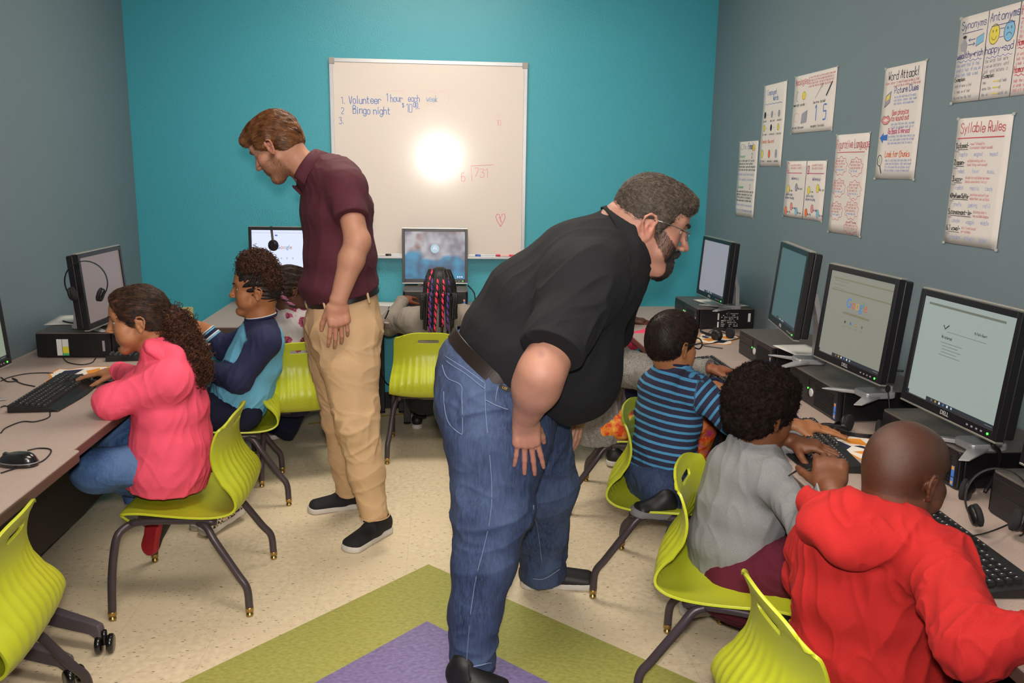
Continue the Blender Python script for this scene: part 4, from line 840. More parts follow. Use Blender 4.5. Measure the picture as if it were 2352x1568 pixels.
# ------------------------------------------------------------------ figures: smooth implicit modelling on a voxel grid
def vnoise(p, seed=0):
    p = np.asarray(p, np.float32); i = np.floor(p).astype(np.int64); f = p-i; f = f*f*(3-2*f)
    def h(a, b, c):
        n = (a*374761393+b*668265263+c*2147483647+seed*974634777) & 0xffffffff
        n = ((n ^ (n >> 13))*1274126177) & 0xffffffff; return ((n ^ (n >> 16)) & 0xffff).astype(np.float32)/65535
    x, y, z = i[..., 0], i[..., 1], i[..., 2]; fx, fy, fz = f[..., 0], f[..., 1], f[..., 2]
    def lx(yy, zz): a = h(x, yy, zz); return a+(h(x+1, yy, zz)-a)*fx
    def ly(zz): a = lx(y, zz); return a+(lx(y+1, zz)-a)*fy
    a = ly(z); return a+(ly(z+1)-a)*fz
V3 = lambda *a: np.array(a if len(a) > 1 else a[0], float)
class Sdf:
    def __init__(s, h): s.h = h; s.P = []
    def ecap(s, A, B, ra, rb, lat=None, k=.012, op='u', clip=None, front=None, rw=None):
        """tapered elliptical capsule; ra, rb = radius or (lateral, frontal); lat = lateral direction"""
        A = V3(A); B = V3(B); ra = (ra, ra) if np.isscalar(ra) else tuple(ra); rb = (rb, rb) if np.isscalar(rb) else tuple(rb)
        L = np.linalg.norm(B-A); w = (B-A)/L if L > 1e-6 else np.array([0, 0, 1.])
        if lat is None: lat = np.cross(w, [0, 0, 1]) if abs(w[2]) < .95 else np.array([1., 0, 0])
        u = _n(V3(lat)-w*np.dot(V3(lat), w)); v = np.cross(w, u)
        s.P.append(dict(A=A, L=L, M=np.array([u, v, w]), ra=ra, rb=rb, rw=rw, k=k, op=op, clip=clip or [])); return s
    def ell(s, c, r, M=np.eye(3), k=.012, op='u', clip=None):
        s.P.append(dict(A=V3(c), L=0, M=np.asarray(M, float), ra=(r[0], r[1]), rb=(r[0], r[1]), rw=r[2], k=k, op=op, clip=clip or [])); return s
    def chain(s, pts, rs, k=.012, lat=None, op='u'):
        for i in range(len(pts)-1): s.ecap(pts[i], pts[i+1], rs[i], rs[i+1], lat, k, op)
        return s
    def _d(s, q, X):
        x = X-q['A'].astype(np.float32); m = q['M'].astype(np.float32)
        a = x@m[0]; b = x@m[1]; c = x@m[2]; L = q['L']
        if L > 1e-6: t = np.clip(c/L, 0, 1); c = c-t*L
        else: t = 0.0
        ru = q['ra'][0]+(q['rb'][0]-q['ra'][0])*t; rv = q['ra'][1]+(q['rb'][1]-q['ra'][1])*t
        rw = q['rw'] if q['rw'] else (np.minimum(ru, rv) if L > 1e-6 else min(ru, rv))
        a2, b2, c2 = a/ru, b/rv, c/rw
        k0 = np.sqrt(a2*a2+b2*b2+c2*c2); k1 = np.sqrt((a2/ru)**2+(b2/rv)**2+(c2/rw)**2)+1e-6
        d = k0*(k0-1)/k1; d = np.where(k0 < 1, np.minimum(d, (k0-1)*np.minimum(np.minimum(ru, rv), rw)*.999), d)
        for p, n in q['clip']: d = np.maximum(d, x@_n(n).astype(np.float32)-np.float32(np.dot(V3(p)-q['A'], _n(n))))
        return d
    def big(s): return biggest(*s.mesh())
    def mesh(s, disp=None, pad=.02):
        lo = np.full(3, 1e9); hi = -lo
        bb = []
        for q in s.P:
            R = max(q['ra']+q['rb']+((q['rw'],) if q['rw'] else ())); B = q['A']+q['M'][2]*q['L']
            l, h_ = np.minimum(q['A'], B)-R, np.maximum(q['A'], B)+R; bb.append((l, h_))
            if q['op'] == 'u': lo = np.minimum(lo, l); hi = np.maximum(hi, h_)
        lo -= pad; hi += pad; h = s.h*RES; n = np.ceil((hi-lo)/h).astype(int)+1
        D = np.full(n, .05, np.float32); ax = [lo[i]+h*np.arange(n[i]) for i in range(3)]
        for q, (l, h_) in zip(s.P, bb):
            m = q['k']+3*h; a = np.maximum(((l-m-lo)/h).astype(int), 0); b = np.minimum(((h_+m-lo)/h).astype(int)+2, n)
            if (b <= a).any(): continue
            X = np.stack(np.meshgrid(*[ax[i][a[i]:b[i]]-0 for i in range(3)], indexing='ij'), -1).astype(np.float32)
            d = s._d(q, X); sl = tuple(slice(a[i], b[i]) for i in range(3)); E = D[sl]; k = q['k']
            if q['op'] == 'u':
                g = np.maximum(k-np.abs(E-d), 0)/k; D[sl] = np.minimum(E, d)-g*g*k*.25
            elif q['op'] == 's':
                g = np.maximum(k-np.abs(E+d), 0)/k; D[sl] = np.maximum(E, -d)+g*g*k*.25
        if disp is not None: D = disp(D, lo, h)
        return nets(D, lo, h)
def nets(D, lo, h):
    S = D < 0; n = D.shape; c = np.zeros((n[0]-1, n[1]-1, n[2]-1), np.int8)
    for dx in (0, 1):
        for dy in (0, 1):
            for dz in (0, 1): c += S[dx:n[0]-1+dx, dy:n[1]-1+dy, dz:n[2]-1+dz]
    I = np.argwhere((c > 0) & (c < 8)); idx = np.full(c.shape, -1, np.int32); idx[I[:, 0], I[:, 1], I[:, 2]] = np.arange(len(I))
    cor = [(dx, dy, dz) for dx in (0, 1) for dy in (0, 1) for dz in (0, 1)]; val = {k: D[I[:, 0]+k[0], I[:, 1]+k[1], I[:, 2]+k[2]] for k in cor}
    P = np.zeros((len(I), 3)); N = np.zeros(len(I))
    for a in cor:
        for ax in range(3):
            if a[ax]: continue
            b = list(a); b[ax] = 1; b = tuple(b); va, vb = val[a], val[b]; m = (va < 0) != (vb < 0)
            t = np.where(m, va/np.where(m, va-vb, 1), 0)
            for j in range(3): P[:, j] += np.where(m, a[j]+(t if j == ax else 0), 0)
            N += m
    P = lo+(I+P/N[:, None])*h; Q = []
    for ax in range(3):
        o = [j for j in range(3) if j != ax]; sl0 = [slice(1, -1)]*3; sl1 = [slice(1, -1)]*3; sl0[ax] = slice(0, -1); sl1[ax] = slice(1, None)
        A = S[tuple(sl0)]; B = S[tuple(sl1)]; E = np.argwhere(A != B); off = np.array([1, 1, 1]); off[ax] = 0; E = E+off
        sg = S[E[:, 0], E[:, 1], E[:, 2]]
        def g(d1, d2): e = E.copy(); e[:, o[0]] += d1; e[:, o[1]] += d2; return idx[e[:, 0], e[:, 1], e[:, 2]]
        q = np.stack([g(-1, -1), g(0, -1), g(0, 0), g(-1, 0)], 1)
        flip = sg if ax != 1 else ~sg
        q[~flip] = q[~flip][:, ::-1]; Q.append(q)
    Q = np.concatenate(Q); Q = Q[(Q >= 0).all(1)]; return P, Q
def normals(P, Q):
    a = P[Q[:, 2]]-P[Q[:, 0]]; b = P[Q[:, 3]]-P[Q[:, 1]]; f = np.cross(a, b); N = np.zeros_like(P)
    for j in range(4): np.add.at(N, Q[:, j], f)
    return N/np.maximum(np.linalg.norm(N, axis=1), 1e-12)[:, None]
def biggest(P, Q):
    lab = np.arange(len(P))
    while True:
        m = lab[Q].min(1); new = lab.copy()
        for j in range(4): np.minimum.at(new, Q[:, j], m)
        new = new[new]
        if (new == lab).all(): break
        lab = new
    v, c = np.unique(lab, return_counts=True); keep = lab == v[c.argmax()]; ix = np.cumsum(keep)-1; Q = Q[keep[Q].all(1)]; return P[keep], ix[Q]
def relax(P, Q, n=1, f=.5):
    E = np.concatenate([Q[:, [0, 1]], Q[:, [1, 2]], Q[:, [2, 3]], Q[:, [3, 0]]])
    for _ in range(n):
        S_ = np.zeros_like(P); c = np.zeros(len(P)); np.add.at(S_, E[:, 0], P[E[:, 1]]); np.add.at(S_, E[:, 1], P[E[:, 0]]); np.add.at(c, E[:, 0], 1); np.add.at(c, E[:, 1], 1)
        P = P+f*(S_/np.maximum(c, 1)[:, None]-P)
    return P
def skinmesh(name, P, Q, m, parent, col=None, attrs=None, origin=None):
    me = bpy.data.meshes.new(name); o3 = np.zeros(3) if origin is None else np.asarray(origin, float)
    me.vertices.add(len(P)); me.vertices.foreach_set('co', (P-o3).astype(np.float32).ravel()); me.loops.add(Q.size); me.loops.foreach_set('vertex_index', Q.astype(np.int32).ravel())
    me.polygons.add(len(Q)); me.polygons.foreach_set('loop_start', np.arange(0, Q.size, 4, dtype=np.int32)); me.polygons.foreach_set('use_smooth', np.ones(len(Q), bool)); me.update(calc_edges=True)
    if col is not None:
        a = me.color_attributes.new('Col', 'FLOAT_COLOR', 'POINT'); a.data.foreach_set('color', np.concatenate([col, np.ones((len(P), 1))], 1).astype(np.float32).ravel())
    for k, v in (attrs or {}).items(): a = me.attributes.new(k, 'FLOAT', 'POINT'); a.data.foreach_set('value', v.astype(np.float32))
    me.materials.append(MATS[m] if isinstance(m, str) else m); o = bpy.data.objects.new(name, me); COL.objects.link(o)
    if parent: o.parent = parent
    return o
def bary(P, A, B):   # parameter along a segment, distance to it
    d = B-A; t = np.clip(((P-A)@d)/d.dot(d), 0, 1); return t, np.linalg.norm(P-(A+t[:, None]*d), axis=1)
def folds(P, N, terms):
    """terms: (amp, (fx,fy,fz) or 3x3 matrix, seed, sharp) ridged wrinkles displaced along the normal"""
    d = np.zeros(len(P))
    for amp, M, seed, sharp in terms:
        q = P@np.asarray(M, float).T if np.ndim(M) == 2 else P*np.asarray(M, float)
        w = vnoise(q*.45+9.1, seed+50)*2; q = q+w[:, None]
        v = vnoise(q, seed); r = 1-np.abs(2*v-1); d += amp*(r**sharp-.45)
    return P+N*d[:, None]
def along(d, hi, lo):  # frequency matrix: low frequency along d, high across
    d = _n(d); return hi*(np.eye(3)-np.outer(d, d))+lo*np.outer(d, d)
# ---------------- head
class Head:
    def __init__(s, C, fwd, up, sc=1.0, **o):
        s.C = V3(C); f = _n(V3(fwd)); u = _n(V3(up)-f*np.dot(V3(up), f)); r = np.cross(f, u); s.B = np.array([r, f, u]); s.s = sc; s.o = o
    def w(s, x, y, z): return s.C+s.s*(x*s.B[0]+y*s.B[1]+z*s.B[2])
    def loc(s, P): return ((P-s.C)@s.B.T)/s.s
    def ell(s, S, c, r, k=.01, op='u', rot=None):
        M = s.B if rot is None else rot@s.B; S.ell(s.w(*c), [q*s.s for q in r], M, k*s.s, op)
    def cap(s, S, a, b, ra, rb, k=.008, op='u'): 
        f = lambda r: tuple(q*s.s for q in r) if not np.isscalar(r) else r*s.s
        S.ecap(s.w(*a), s.w(*b), f(ra), f(rb), s.B[0], k*s.s, op)
    def build(s, S, neck=None, nr=(.056, .06)):
        o = s.o; kid = o.get('kid', 0); fat = o.get('fat', 0); fz = 1-.06*kid
        s.ell(S, (0, -.008, .045), (.0745, .094, .084), .01)
        s.ell(S, (0, -.038, .012), (.064, .06, .066), .02)
        s.ell(S, (0, .042, .052), (.060, .052, .058), .02)
        s.ell(S, (0, .045, -.016*fz), (.059+.004*fat, .047, .058), .02)
        s.cap(S, (0, .025, -.055*fz), (0, .058, -.083*fz), (.047+.01*fat, .04), (.027+.008*fat, .026+.006*fat), .02)
        for q in (-1, 1):
            s.cap(S, (q*.05, .004, -.035*fz), (q*.021, .066, -.088*fz), .018+.006*fat, .015+.005*fat, .022)
            s.ell(S, (q*.039, .056, -.016), (.026+.003*kid, .024+.004*kid, .026), .014)
            s.ell(S, (q*.040, .050, -.045*fz), (.022+.005*kid+.006*fat, .028, .026), .014)
            s.cap(S, (q*.042, .071, .043), (q*.012, .085, .040), .011, .011, .012)
        s.ell(S, (0, .070, -.090*fz), (.021+.003*fat, .020, .017), .012)
        if fat: s.ell(S, (0, .035, -.095), (.045, .045, .028), .025)
        nz = o.get('nose', 1.0); nl = o.get('nlen', 1.0); nw = o.get('nw', 1.0)
        s.cap(S, (0, .088, .030), (0, .088+.019*nz, -.008*nl), .0075, .0095, .010); s.ell(S, (0, .088+.022*nz, -.014*nl), (.0105*nw, .0115, .0095), .006)
        for q in (-1, 1): s.ell(S, (q*.0125*nw, .097+.006*nz, -.018*nl), (.0075*nw, .0095, .0075), .006)
        for q in (-1, 1): s.ell(S, (q*.006*nw, .101+.006*nz, -.026*nl), (.0035, .005, .004), .003, 's')
        s.ell(S, (0, .074, -.047*fz), (.031, .022, .024), .014)
        lp = o.get('lip', 1.0)
        for a, b, z0, z1, y0, y1, rr in ((-.024, -.008, -.0475, -.043, .083, .0965, .0046), (.024, .008, -.0475, -.043, .083, .0965, .0046), (-.008, .008, -.043, -.043, .0965, .0965, .0052),
                                         (-.023, -.007, -.0490, -.055, .083, .0945, .005), (.023, .007, -.0490, -.055, .083, .0945, .005), (-.007, .007, -.055, -.055, .0945, .0945, .0062)):
            s.cap(S, (a, y0+.001*lp, z0*fz), (b, y1+.002*(lp-1), z1*fz), rr*.8*lp, rr*lp, .0035)
        s.cap(S, (-.022, .094, -.0492*fz), (.022, .094, -.0492*fz), (.002, .006), (.002, .006), .002, 's') if not o.get('smile') else None
        if o.get('smile'):
            s.cap(S, (-.026, .088, -.046*fz), (0, .100, -.050*fz), .0022, .0035, .003, 's'); s.cap(S, (.026, .088, -.046*fz), (0, .100, -.050*fz), .0022, .0035, .003, 's')
        for q in (-1, 1):
            s.ell(S, (q*.033, .102, .021), (.018, .018, .0125), .013, 's')
            s.ell(S, (q*.0325, .0690, .0212), (.0158, .0152, .0145), .006)
            oe = o.get('eye', 1.0)
            if oe > 0: s.ell(S, (q*.0350, .0850, .0203), (.0130, .0125, .0042*oe), .002, 's')
        for q in (-1, 1): s.ear(S, q)
        if neck is not None:
            a = s.w(0, -.03, -.035); b = V3(neck); S.ecap(a, b, nr[0]*s.s, nr[0]*s.s*1.08, s.B[0], .03)
        return s
    def ear(s, S, q):
        sc = s.o.get('ear', 1.0); E = lambda y, z, x=0: (q*(.0755+x), y*sc-.004, z*sc)
        s.cap(S, (q*.068, 0, 0), (q*.076, -.006, .002), .012, .012, .006)
        s.cap(S, E(.002, -.012, .001), E(-.008, .018, .004), (.0035, .011), (.0035, .014), .003)
        rim = [E(.006, .004, .002), E(.010, .020, .004), E(.003, .030, .007), E(-.010, .032, .010), E(-.020, .022, .012), E(-.021, .008, .011), E(-.016, -.006, .008), E(-.010, -.018, .005), E(-.002, -.026, .003), E(.005, -.020, .001), E(.006, -.008, .001)]
        for a, b in zip(rim[:-1], rim[1:]): s.cap(S, a, b, .0036, .0036, .003)
        s.ell(S, E(-.001, -.022, .002), (.004, .0065, .007), .003)
        s.ell(S, (q*.084, -.004*sc, .001), (.0065, .0075, .010), .004, 's')
    def eyes(s, parent, iris='#3a2618', look=(0, 0), size=1):
        for q in (-1, 1):
            c = s.w(q*.0325, .0715, .0206); d = _n(s.B[1]+s.B[0]*look[0]+s.B[2]*look[1]); mb = MB(); r = .0128*s.s*size
            prof = [(r*math.sin(t), r*math.cos(t)) for t in np.linspace(math.pi, 0.02, 16)]
            mb.lathe([p for p in prof], c, d, 20); o = mb.build('eye', [MATS['eye white']], parent)
            mb = MB().lathe([(r*.50, r*.866), (r*.47, r*.90), (r*.2, r*.995), (.0001, r*1.004)], c, d, 18).build('iris', mat('iris '+iris, iris, .15, coat=.5), o)
            a_ = []; 
            for t_ in np.linspace(-62, 78, 12):
                e = math.radians(t_); dz_ = .0040*math.cos(e*.9)+.0004; a_.append(s.w(q*(.0325+.0152*math.sin(e)), .0715+.0140*math.cos(e)*.98-.0006, .0206+dz_))
            MB().tube(a_, [.0003*s.s]+[.0010*s.s]*10+[.0004*s.s], 6).build('eyelashes', MATS['lash'], o)
            MB().lathe([(r*.18, r*1.0), (r*.16, r*1.012), (.0001, r*1.014)], c, d, 12).build('pupil', mat('pupil', '#050404', .1), o)
    def brows(s, parent, m, th=1.0):
        for q in (-1, 1):
            pts = [s.w(q*x, y, z) for x, y, z in ((.012, .0985, .037), (.022, .0975, .041), (.034, .0905, .043), (.045, .079, .039), (.05, .072, .034))]
            R = [.0026*th, .0034*th, .003*th, .0022*th, .001]; R = [r*s.s for r in R]; pp = smooth_path([np.append(p, r) for p, r in zip(pts, R)], 4)
            MB().tube([p[:3] for p in pp], [p[3] for p in pp], 8).build('eyebrow', MATS[m], parent)
mat('lash', '#120b09', .6); mat('eye white', '#c9bfb8', .25, coat=.3)
def skin_colors(P, h, base, lips=None, cheek=None):
    L = h.loc(P); c = np.tile(srgb(base), (len(P), 1)); n = vnoise(P*90, 3)[:, None]*.08+.96; c = c*n
    near = np.abs(L).max(1) < .16
    def blend(mask, col): m = np.clip(mask, 0, 1)[:, None]*near[:, None]; return c*(1-m)+np.array(srgb(col))*m
    if lips:
        d = np.sqrt(((L[:, 0])/.026)**2+((L[:, 2]+.049)/.0105)**2); m = np.clip((1.05-d)*5, 0, 1)*(L[:, 1] > .080); c = blend(m*.8, lips)
    if cheek:
        for q in (-1, 1):
            d = np.linalg.norm(L-np.array([q*.045, .06, -.015]), axis=1); c = blend(np.clip(1-d/.035, 0, 1)*.5, cheek)
            d = np.linalg.norm(L-np.array([q*.08, -.008, .0]), axis=1); c = blend(np.clip(1-d/.04, 0, 1)*.5, cheek)
        d = np.linalg.norm(L-np.array([0, .112, -.014]), axis=1); c = blend(np.clip(1-d/.018, 0, 1)*.4, cheek)
    return c
# ---------------- hand
def hand(S, W, D, Nn, size=1.0, side=1, curl=(.3, .3, .35, .4), spread=.12, thumb=(.5, .3), k=.004, lift=0):
    """W wrist, D direction of the fingers, Nn back-of-hand normal, side=+1 thumb towards D x N"""
    D = _n(V3(D)); Nn = _n(V3(Nn)-D*np.dot(V3(Nn), D)); T = np.cross(D, Nn)*side; s = size; W = V3(W); p = lambda a, b, c: W+s*(a*D+b*T+c*Nn)
    S.ecap(p(-.012, 0, 0), p(.022, .0, 0), (.027*s, .019*s), (.034*s, .017*s), T, .012*s)
    S.ecap(p(.02, .004, 0), p(.072, .0, .001), (.034*s, .0155*s), (.040*s, .0135*s), T, .012*s)
    S.ecap(p(.022, .022, -.006), p(.05, .028, -.008), .016*s, .014*s, T, .01*s)
    S.ecap(p(.02, -.024, -.005), p(.065, -.032, -.003), .013*s, .012*s, T, .01*s)
    L = [(.044, .026, .021), (.050, .030, .022), (.045, .028, .021), (.035, .021, .019)]; Bs = [.027, .0095, -.0095, -.028]; bx = [.084, .088, .084, .076]; R = [(.0092, .0082, .0072)]*3+[(.0080, .0072, .0064)]
    for i in range(4):
        a = p(bx[i]-.012, Bs[i], .001); dirs = _n(D+T*(spread*(1.2-i*.85))); c = curl[i]; q = a; ang = -lift
        S.ecap(p(bx[i]-.02, Bs[i], .004), p(bx[i]-.006, Bs[i], .005), .0095*s, .0090*s, T, .008*s)
        for j in range(3):
            ang += c*(.55, 1.0, .75)[j]*1.0; dd = _n(dirs*math.cos(ang)-Nn*math.sin(ang)); e = q+dd*L[i][j]*s*(1.18 if j == 0 else 1)
            r0 = R[i][j]*s; r1 = R[i][min(j+1, 2)]*s*(1 if j < 2 else .9); S.ecap(q, e, r0, r1, T, k*s); q = e
    q = p(.016, .027, -.008); a0 = _n(D*math.cos(thumb[0]*1.2)+T*math.sin(thumb[0]*1.2)-Nn*.3)
    e = q+a0*.042*s; S.ecap(q, e, .0145*s, .0115*s, T, .010*s); a1 = _n(a0*1.0+D*.45*thumb[1]-Nn*.35*thumb[1]); q2 = e+a1*.032*s; S.ecap(e, q2, .0112*s, .0100*s, T, k*s)
    a2 = _n(a1+D*.3*thumb[1]-T*.25*thumb[1]); S.ecap(q2, q2+a2*.026*s, .0098*s, .0078*s, T, k*s)
# ---------------- shoe
def shoe(parent, heel, toe, upper, sole, w=.046, h=.075, up=(0, 0, 1), ankle=None, laces=None, name='shoe'):
    heel = V3(heel); toe = V3(toe); L = np.linalg.norm(toe-heel); f = (toe-heel)/L; u = _n(V3(up)-f*np.dot(V3(up), f)); r = np.cross(f, u); P = lambda a, b, c: heel+f*a*L+r*b+u*c
    S = Sdf(.004); cl = [(P(0, 0, .020), -u)]
    S.ecap(P(.14, 0, .04), P(.4, 0, .038), (w*.78, h*.62), (w*.78, h*.52), r, .02, clip=cl); S.ecap(P(.4, 0, .036), P(.84, 0, .024), (w*.84, h*.46), (w*.95, h*.36), r, .02, clip=cl)
    S.ecap(P(.14, 0, .05), P(.22, 0, h*1.1), (w*.72, w*.8), (w*.74, w*.85), r, .02)
    p, q = S.mesh(); o = skinmesh(name, relax(p, q, 1), q, upper, parent)
    S = Sdf(.004); cl = [(P(0, 0, .0005), -u), (P(0, 0, .027), u)]
    S.ecap(P(.13, 0, .012), P(.42, 0, .012), (w*.92, .035), (w*.84, .035), r, .01, clip=cl); S.ecap(P(.42, 0, .012), P(.84, 0, .012), (w*.84, .035), (w*1.02, .035), r, .01, clip=cl)
    p, q = S.mesh(); skinmesh('sole', p, q, sole, o)
    if laces:
        mb = MB()
        for k in range(5):
            t = .36+.075*k; z = h*.62+.036-(k*.0115)*1.0; mb.tube(smooth_path([P(t, -w*.42, z-.008), P(t+.01, 0, z+.004), P(t, w*.42, z-.008)], 4), .0022, 6)
        for sg in (-1, 1): mb.tube(smooth_path([P(.37, 0, h*.66+.036), P(.35, sg*w*.5, h*.66+.05), P(.42, sg*w*.8, h*.45+.03), P(.38, sg*w*.3, h*.62+.038)], 5), .002, 6)
        mb.build('laces', MATS[laces], o)
    return o
# ---------------- strands of hair walked over a surface
def strands(name, P, N, sel, flow, m, parent, n=900, steps=10, step=.006, r=.0007, lift=.0012, seed=1, taper=True, wob=.0006):
    rnd = random.Random(seed); kd = KDTree(len(P))
    for i, p in enumerate(P): kd.insert(p, i)
    kd.balance(); idx = np.nonzero(sel)[0]; V = []; Fq = []
    for _ in range(n):
        i = int(idx[rnd.randrange(len(idx))]); p = P[i].copy(); nn = N[i]; pts = []; lf = lift*rnd.uniform(.4, 1.4)
        for k in range(steps):
            pts.append(p+nn*lf+np.array([rnd.gauss(0, wob) for _ in range(3)])); d = flow(p, nn); d = d-nn*np.dot(d, nn); L = np.linalg.norm(d)
            if L < 1e-6: break
            p = p+d/L*step; co, j, ds = kd.find(p)
            if ds > step*2.5: p = p; nn = nn
            else: p = np.array(P[j])*.6+p*.4; nn = N[j]
        if len(pts) < 3: continue
        b = len(V); K = len(pts)
        for k, c in enumerate(pts):
            t = _n(pts[min(k+1, K-1)]-pts[max(k-1, 0)]); u = _n(np.cross(t, nn)+1e-9); w = np.cross(t, u); rr = r*(1-.85*(k/(K-1))**2 if taper else 1)
            for a in (0, 2.094, 4.189): V.append(c+rr*(math.cos(a)*u+math.sin(a)*w))
        for k in range(K-1):
            for j in range(3): a0, a1 = b+k*3+j, b+k*3+(j+1) % 3; Fq.append((a0, a1, a1+3, a0+3))
    V = np.array(V); Fq = np.array(Fq); return skinmesh(name, V, Fq, m, parent)
def curls(name, roots, dirs, m, parent, length=.02, R=.003, turns=1.5, r=.0008, seed=1, npt=9, jit=.4, sides=3):
    rnd = np.random.RandomState(seed); V = []; Fq = []
    for c, d in zip(roots, dirs):
        d = _n(d+rnd.normal(0, jit, 3)); u = _n(np.cross(d, rnd.normal(0, 1, 3))); w = np.cross(d, u); L = length*rnd.uniform(.6, 1.3) if np.isscalar(length) else length; ph = rnd.uniform(0, 6.28); tn = turns*rnd.uniform(.7, 1.3); RR = R*rnd.uniform(.7, 1.3)
        pts = [c+d*L*t+RR*(math.cos(ph+tn*6.283*t)*u+math.sin(ph+tn*6.283*t)*w) for t in np.linspace(0, 1, npt)]; b = len(V)
        for k, p in enumerate(pts):
            t = _n(pts[min(k+1, npt-1)]-pts[max(k-1, 0)]); a_ = _n(np.cross(t, d)+1e-6); b_ = np.cross(t, a_)
            for q in range(sides): a = 6.2832*q/sides; V.append(p+r*(math.cos(a)*a_+math.sin(a)*b_))
        for k in range(npt-1):
            for j in range(sides): a0, a1 = b+k*sides+j, b+k*sides+(j+1) % sides; Fq.append((a0, a1, a1+sides, a0+sides))
    return skinmesh(name, np.array(V), np.array(Fq), m, parent)
def person(loc, label):
    o = empty('person', (0, 0, 0), 0, label, 'person'); return o
def skin_mat(name, tint=None, rough=.5):
    m = mat(name, attr=True, rough=rough, sss=.12, bump=(700, .0004)); return name
skin_mat('skin'); mat('skin satin', attr=True, rough=.42, sss=.1, bump=(500, .0004))
J = atY
def px(n, P): return n*ppm(P)
def torso(S, st, lat, k=.03, clip0=None, clip1=None):
    for i in range(len(st)-1):
        a, wa, da = st[i]; b, wb_, db = st[i+1]; cl = []
        if i == 0 and clip0 is not None: cl.append(clip0)
        if i == len(st)-2 and clip1 is not None: cl.append(clip1)
        # ecap: first radius along lateral, second along front
        S.ecap(a, b, (wa, da), (wb_, db), lat, k, clip=cl, rw=min(wa, da, wb_, db)*.8)
def cutcap(S, A, B, ra, rb, k=.015, end=True, ext=0, lat=None):
    A = V3(A); B = V3(B); S.ecap(A, B+(B-A)/np.linalg.norm(B-A)*ext, ra, rb, lat, k, clip=[(B, B-A)] if end else [])
def belt_ring(c, n, lat, w, d, h, m, parent, name='belt', nseg=120, th=.003):
    """elliptical band round the waist: centre, axis, lateral"""
    n = _n(V3(n)); u = _n(V3(lat)-n*np.dot(V3(lat), n)); v = np.cross(n, u); c = V3(c); V = []; Fq = []
    for k in range(nseg):
        a = 2*math.pi*k/nseg
        for dr, dz in ((0, -h/2), (th, -h/2), (th, h/2), (0, h/2)): V.append(c+u*(w+dr)*math.cos(a)+v*(d+dr)*math.sin(a)+n*dz)
    for k in range(nseg):
        for j in range(4): a, b = k*4+j, k*4+(j+1) % 4; q = (k+1) % nseg; Fq.append((a, b, q*4+(j+1) % 4, q*4+j))
    o = meshobj(name, V, Fq, MATS[m], parent); b = o.modifiers.new('b', 'BEVEL'); b.width = .001; return o
UPZ = np.array([0, 0, 1.])
def collar(r, c, n, fr, rl, rf, m, fall=.034, gap=22, flare=.016):
    n = _n(V3(n)); v = _n(V3(fr)-n*np.dot(V3(fr), n)); u = np.cross(n, v); V = []; Fq = []; A = np.linspace(-180+gap, 180-gap, 44)
    for a in A:
        t = math.radians(a); o_ = -v*math.cos(t)*rf+u*math.sin(t)*rl; d = _n(o_); q = c+o_; tip = .012*max(0, abs(a)/180-.75)*4; fl_ = fall+tip
        V += [q-n*.010, q+n*.014+d*.001, q+n*.018+d*.005, q+n*.013+d*.010, q-n*fl_+d*(flare+.004), q-n*(fl_+.001)+d*flare]
    for k in range(len(A)-1):
        for j in range(6): a, b = k*6+j, k*6+(j+1) % 6; Fq.append((a, b, b+6, a+6))
    Fq += [(0, 1, 2, 3, 4, 5)[::-1], tuple(range(len(V)-6, len(V)))]
    return meshobj('collar', V, Fq, MATS[m], r, True)
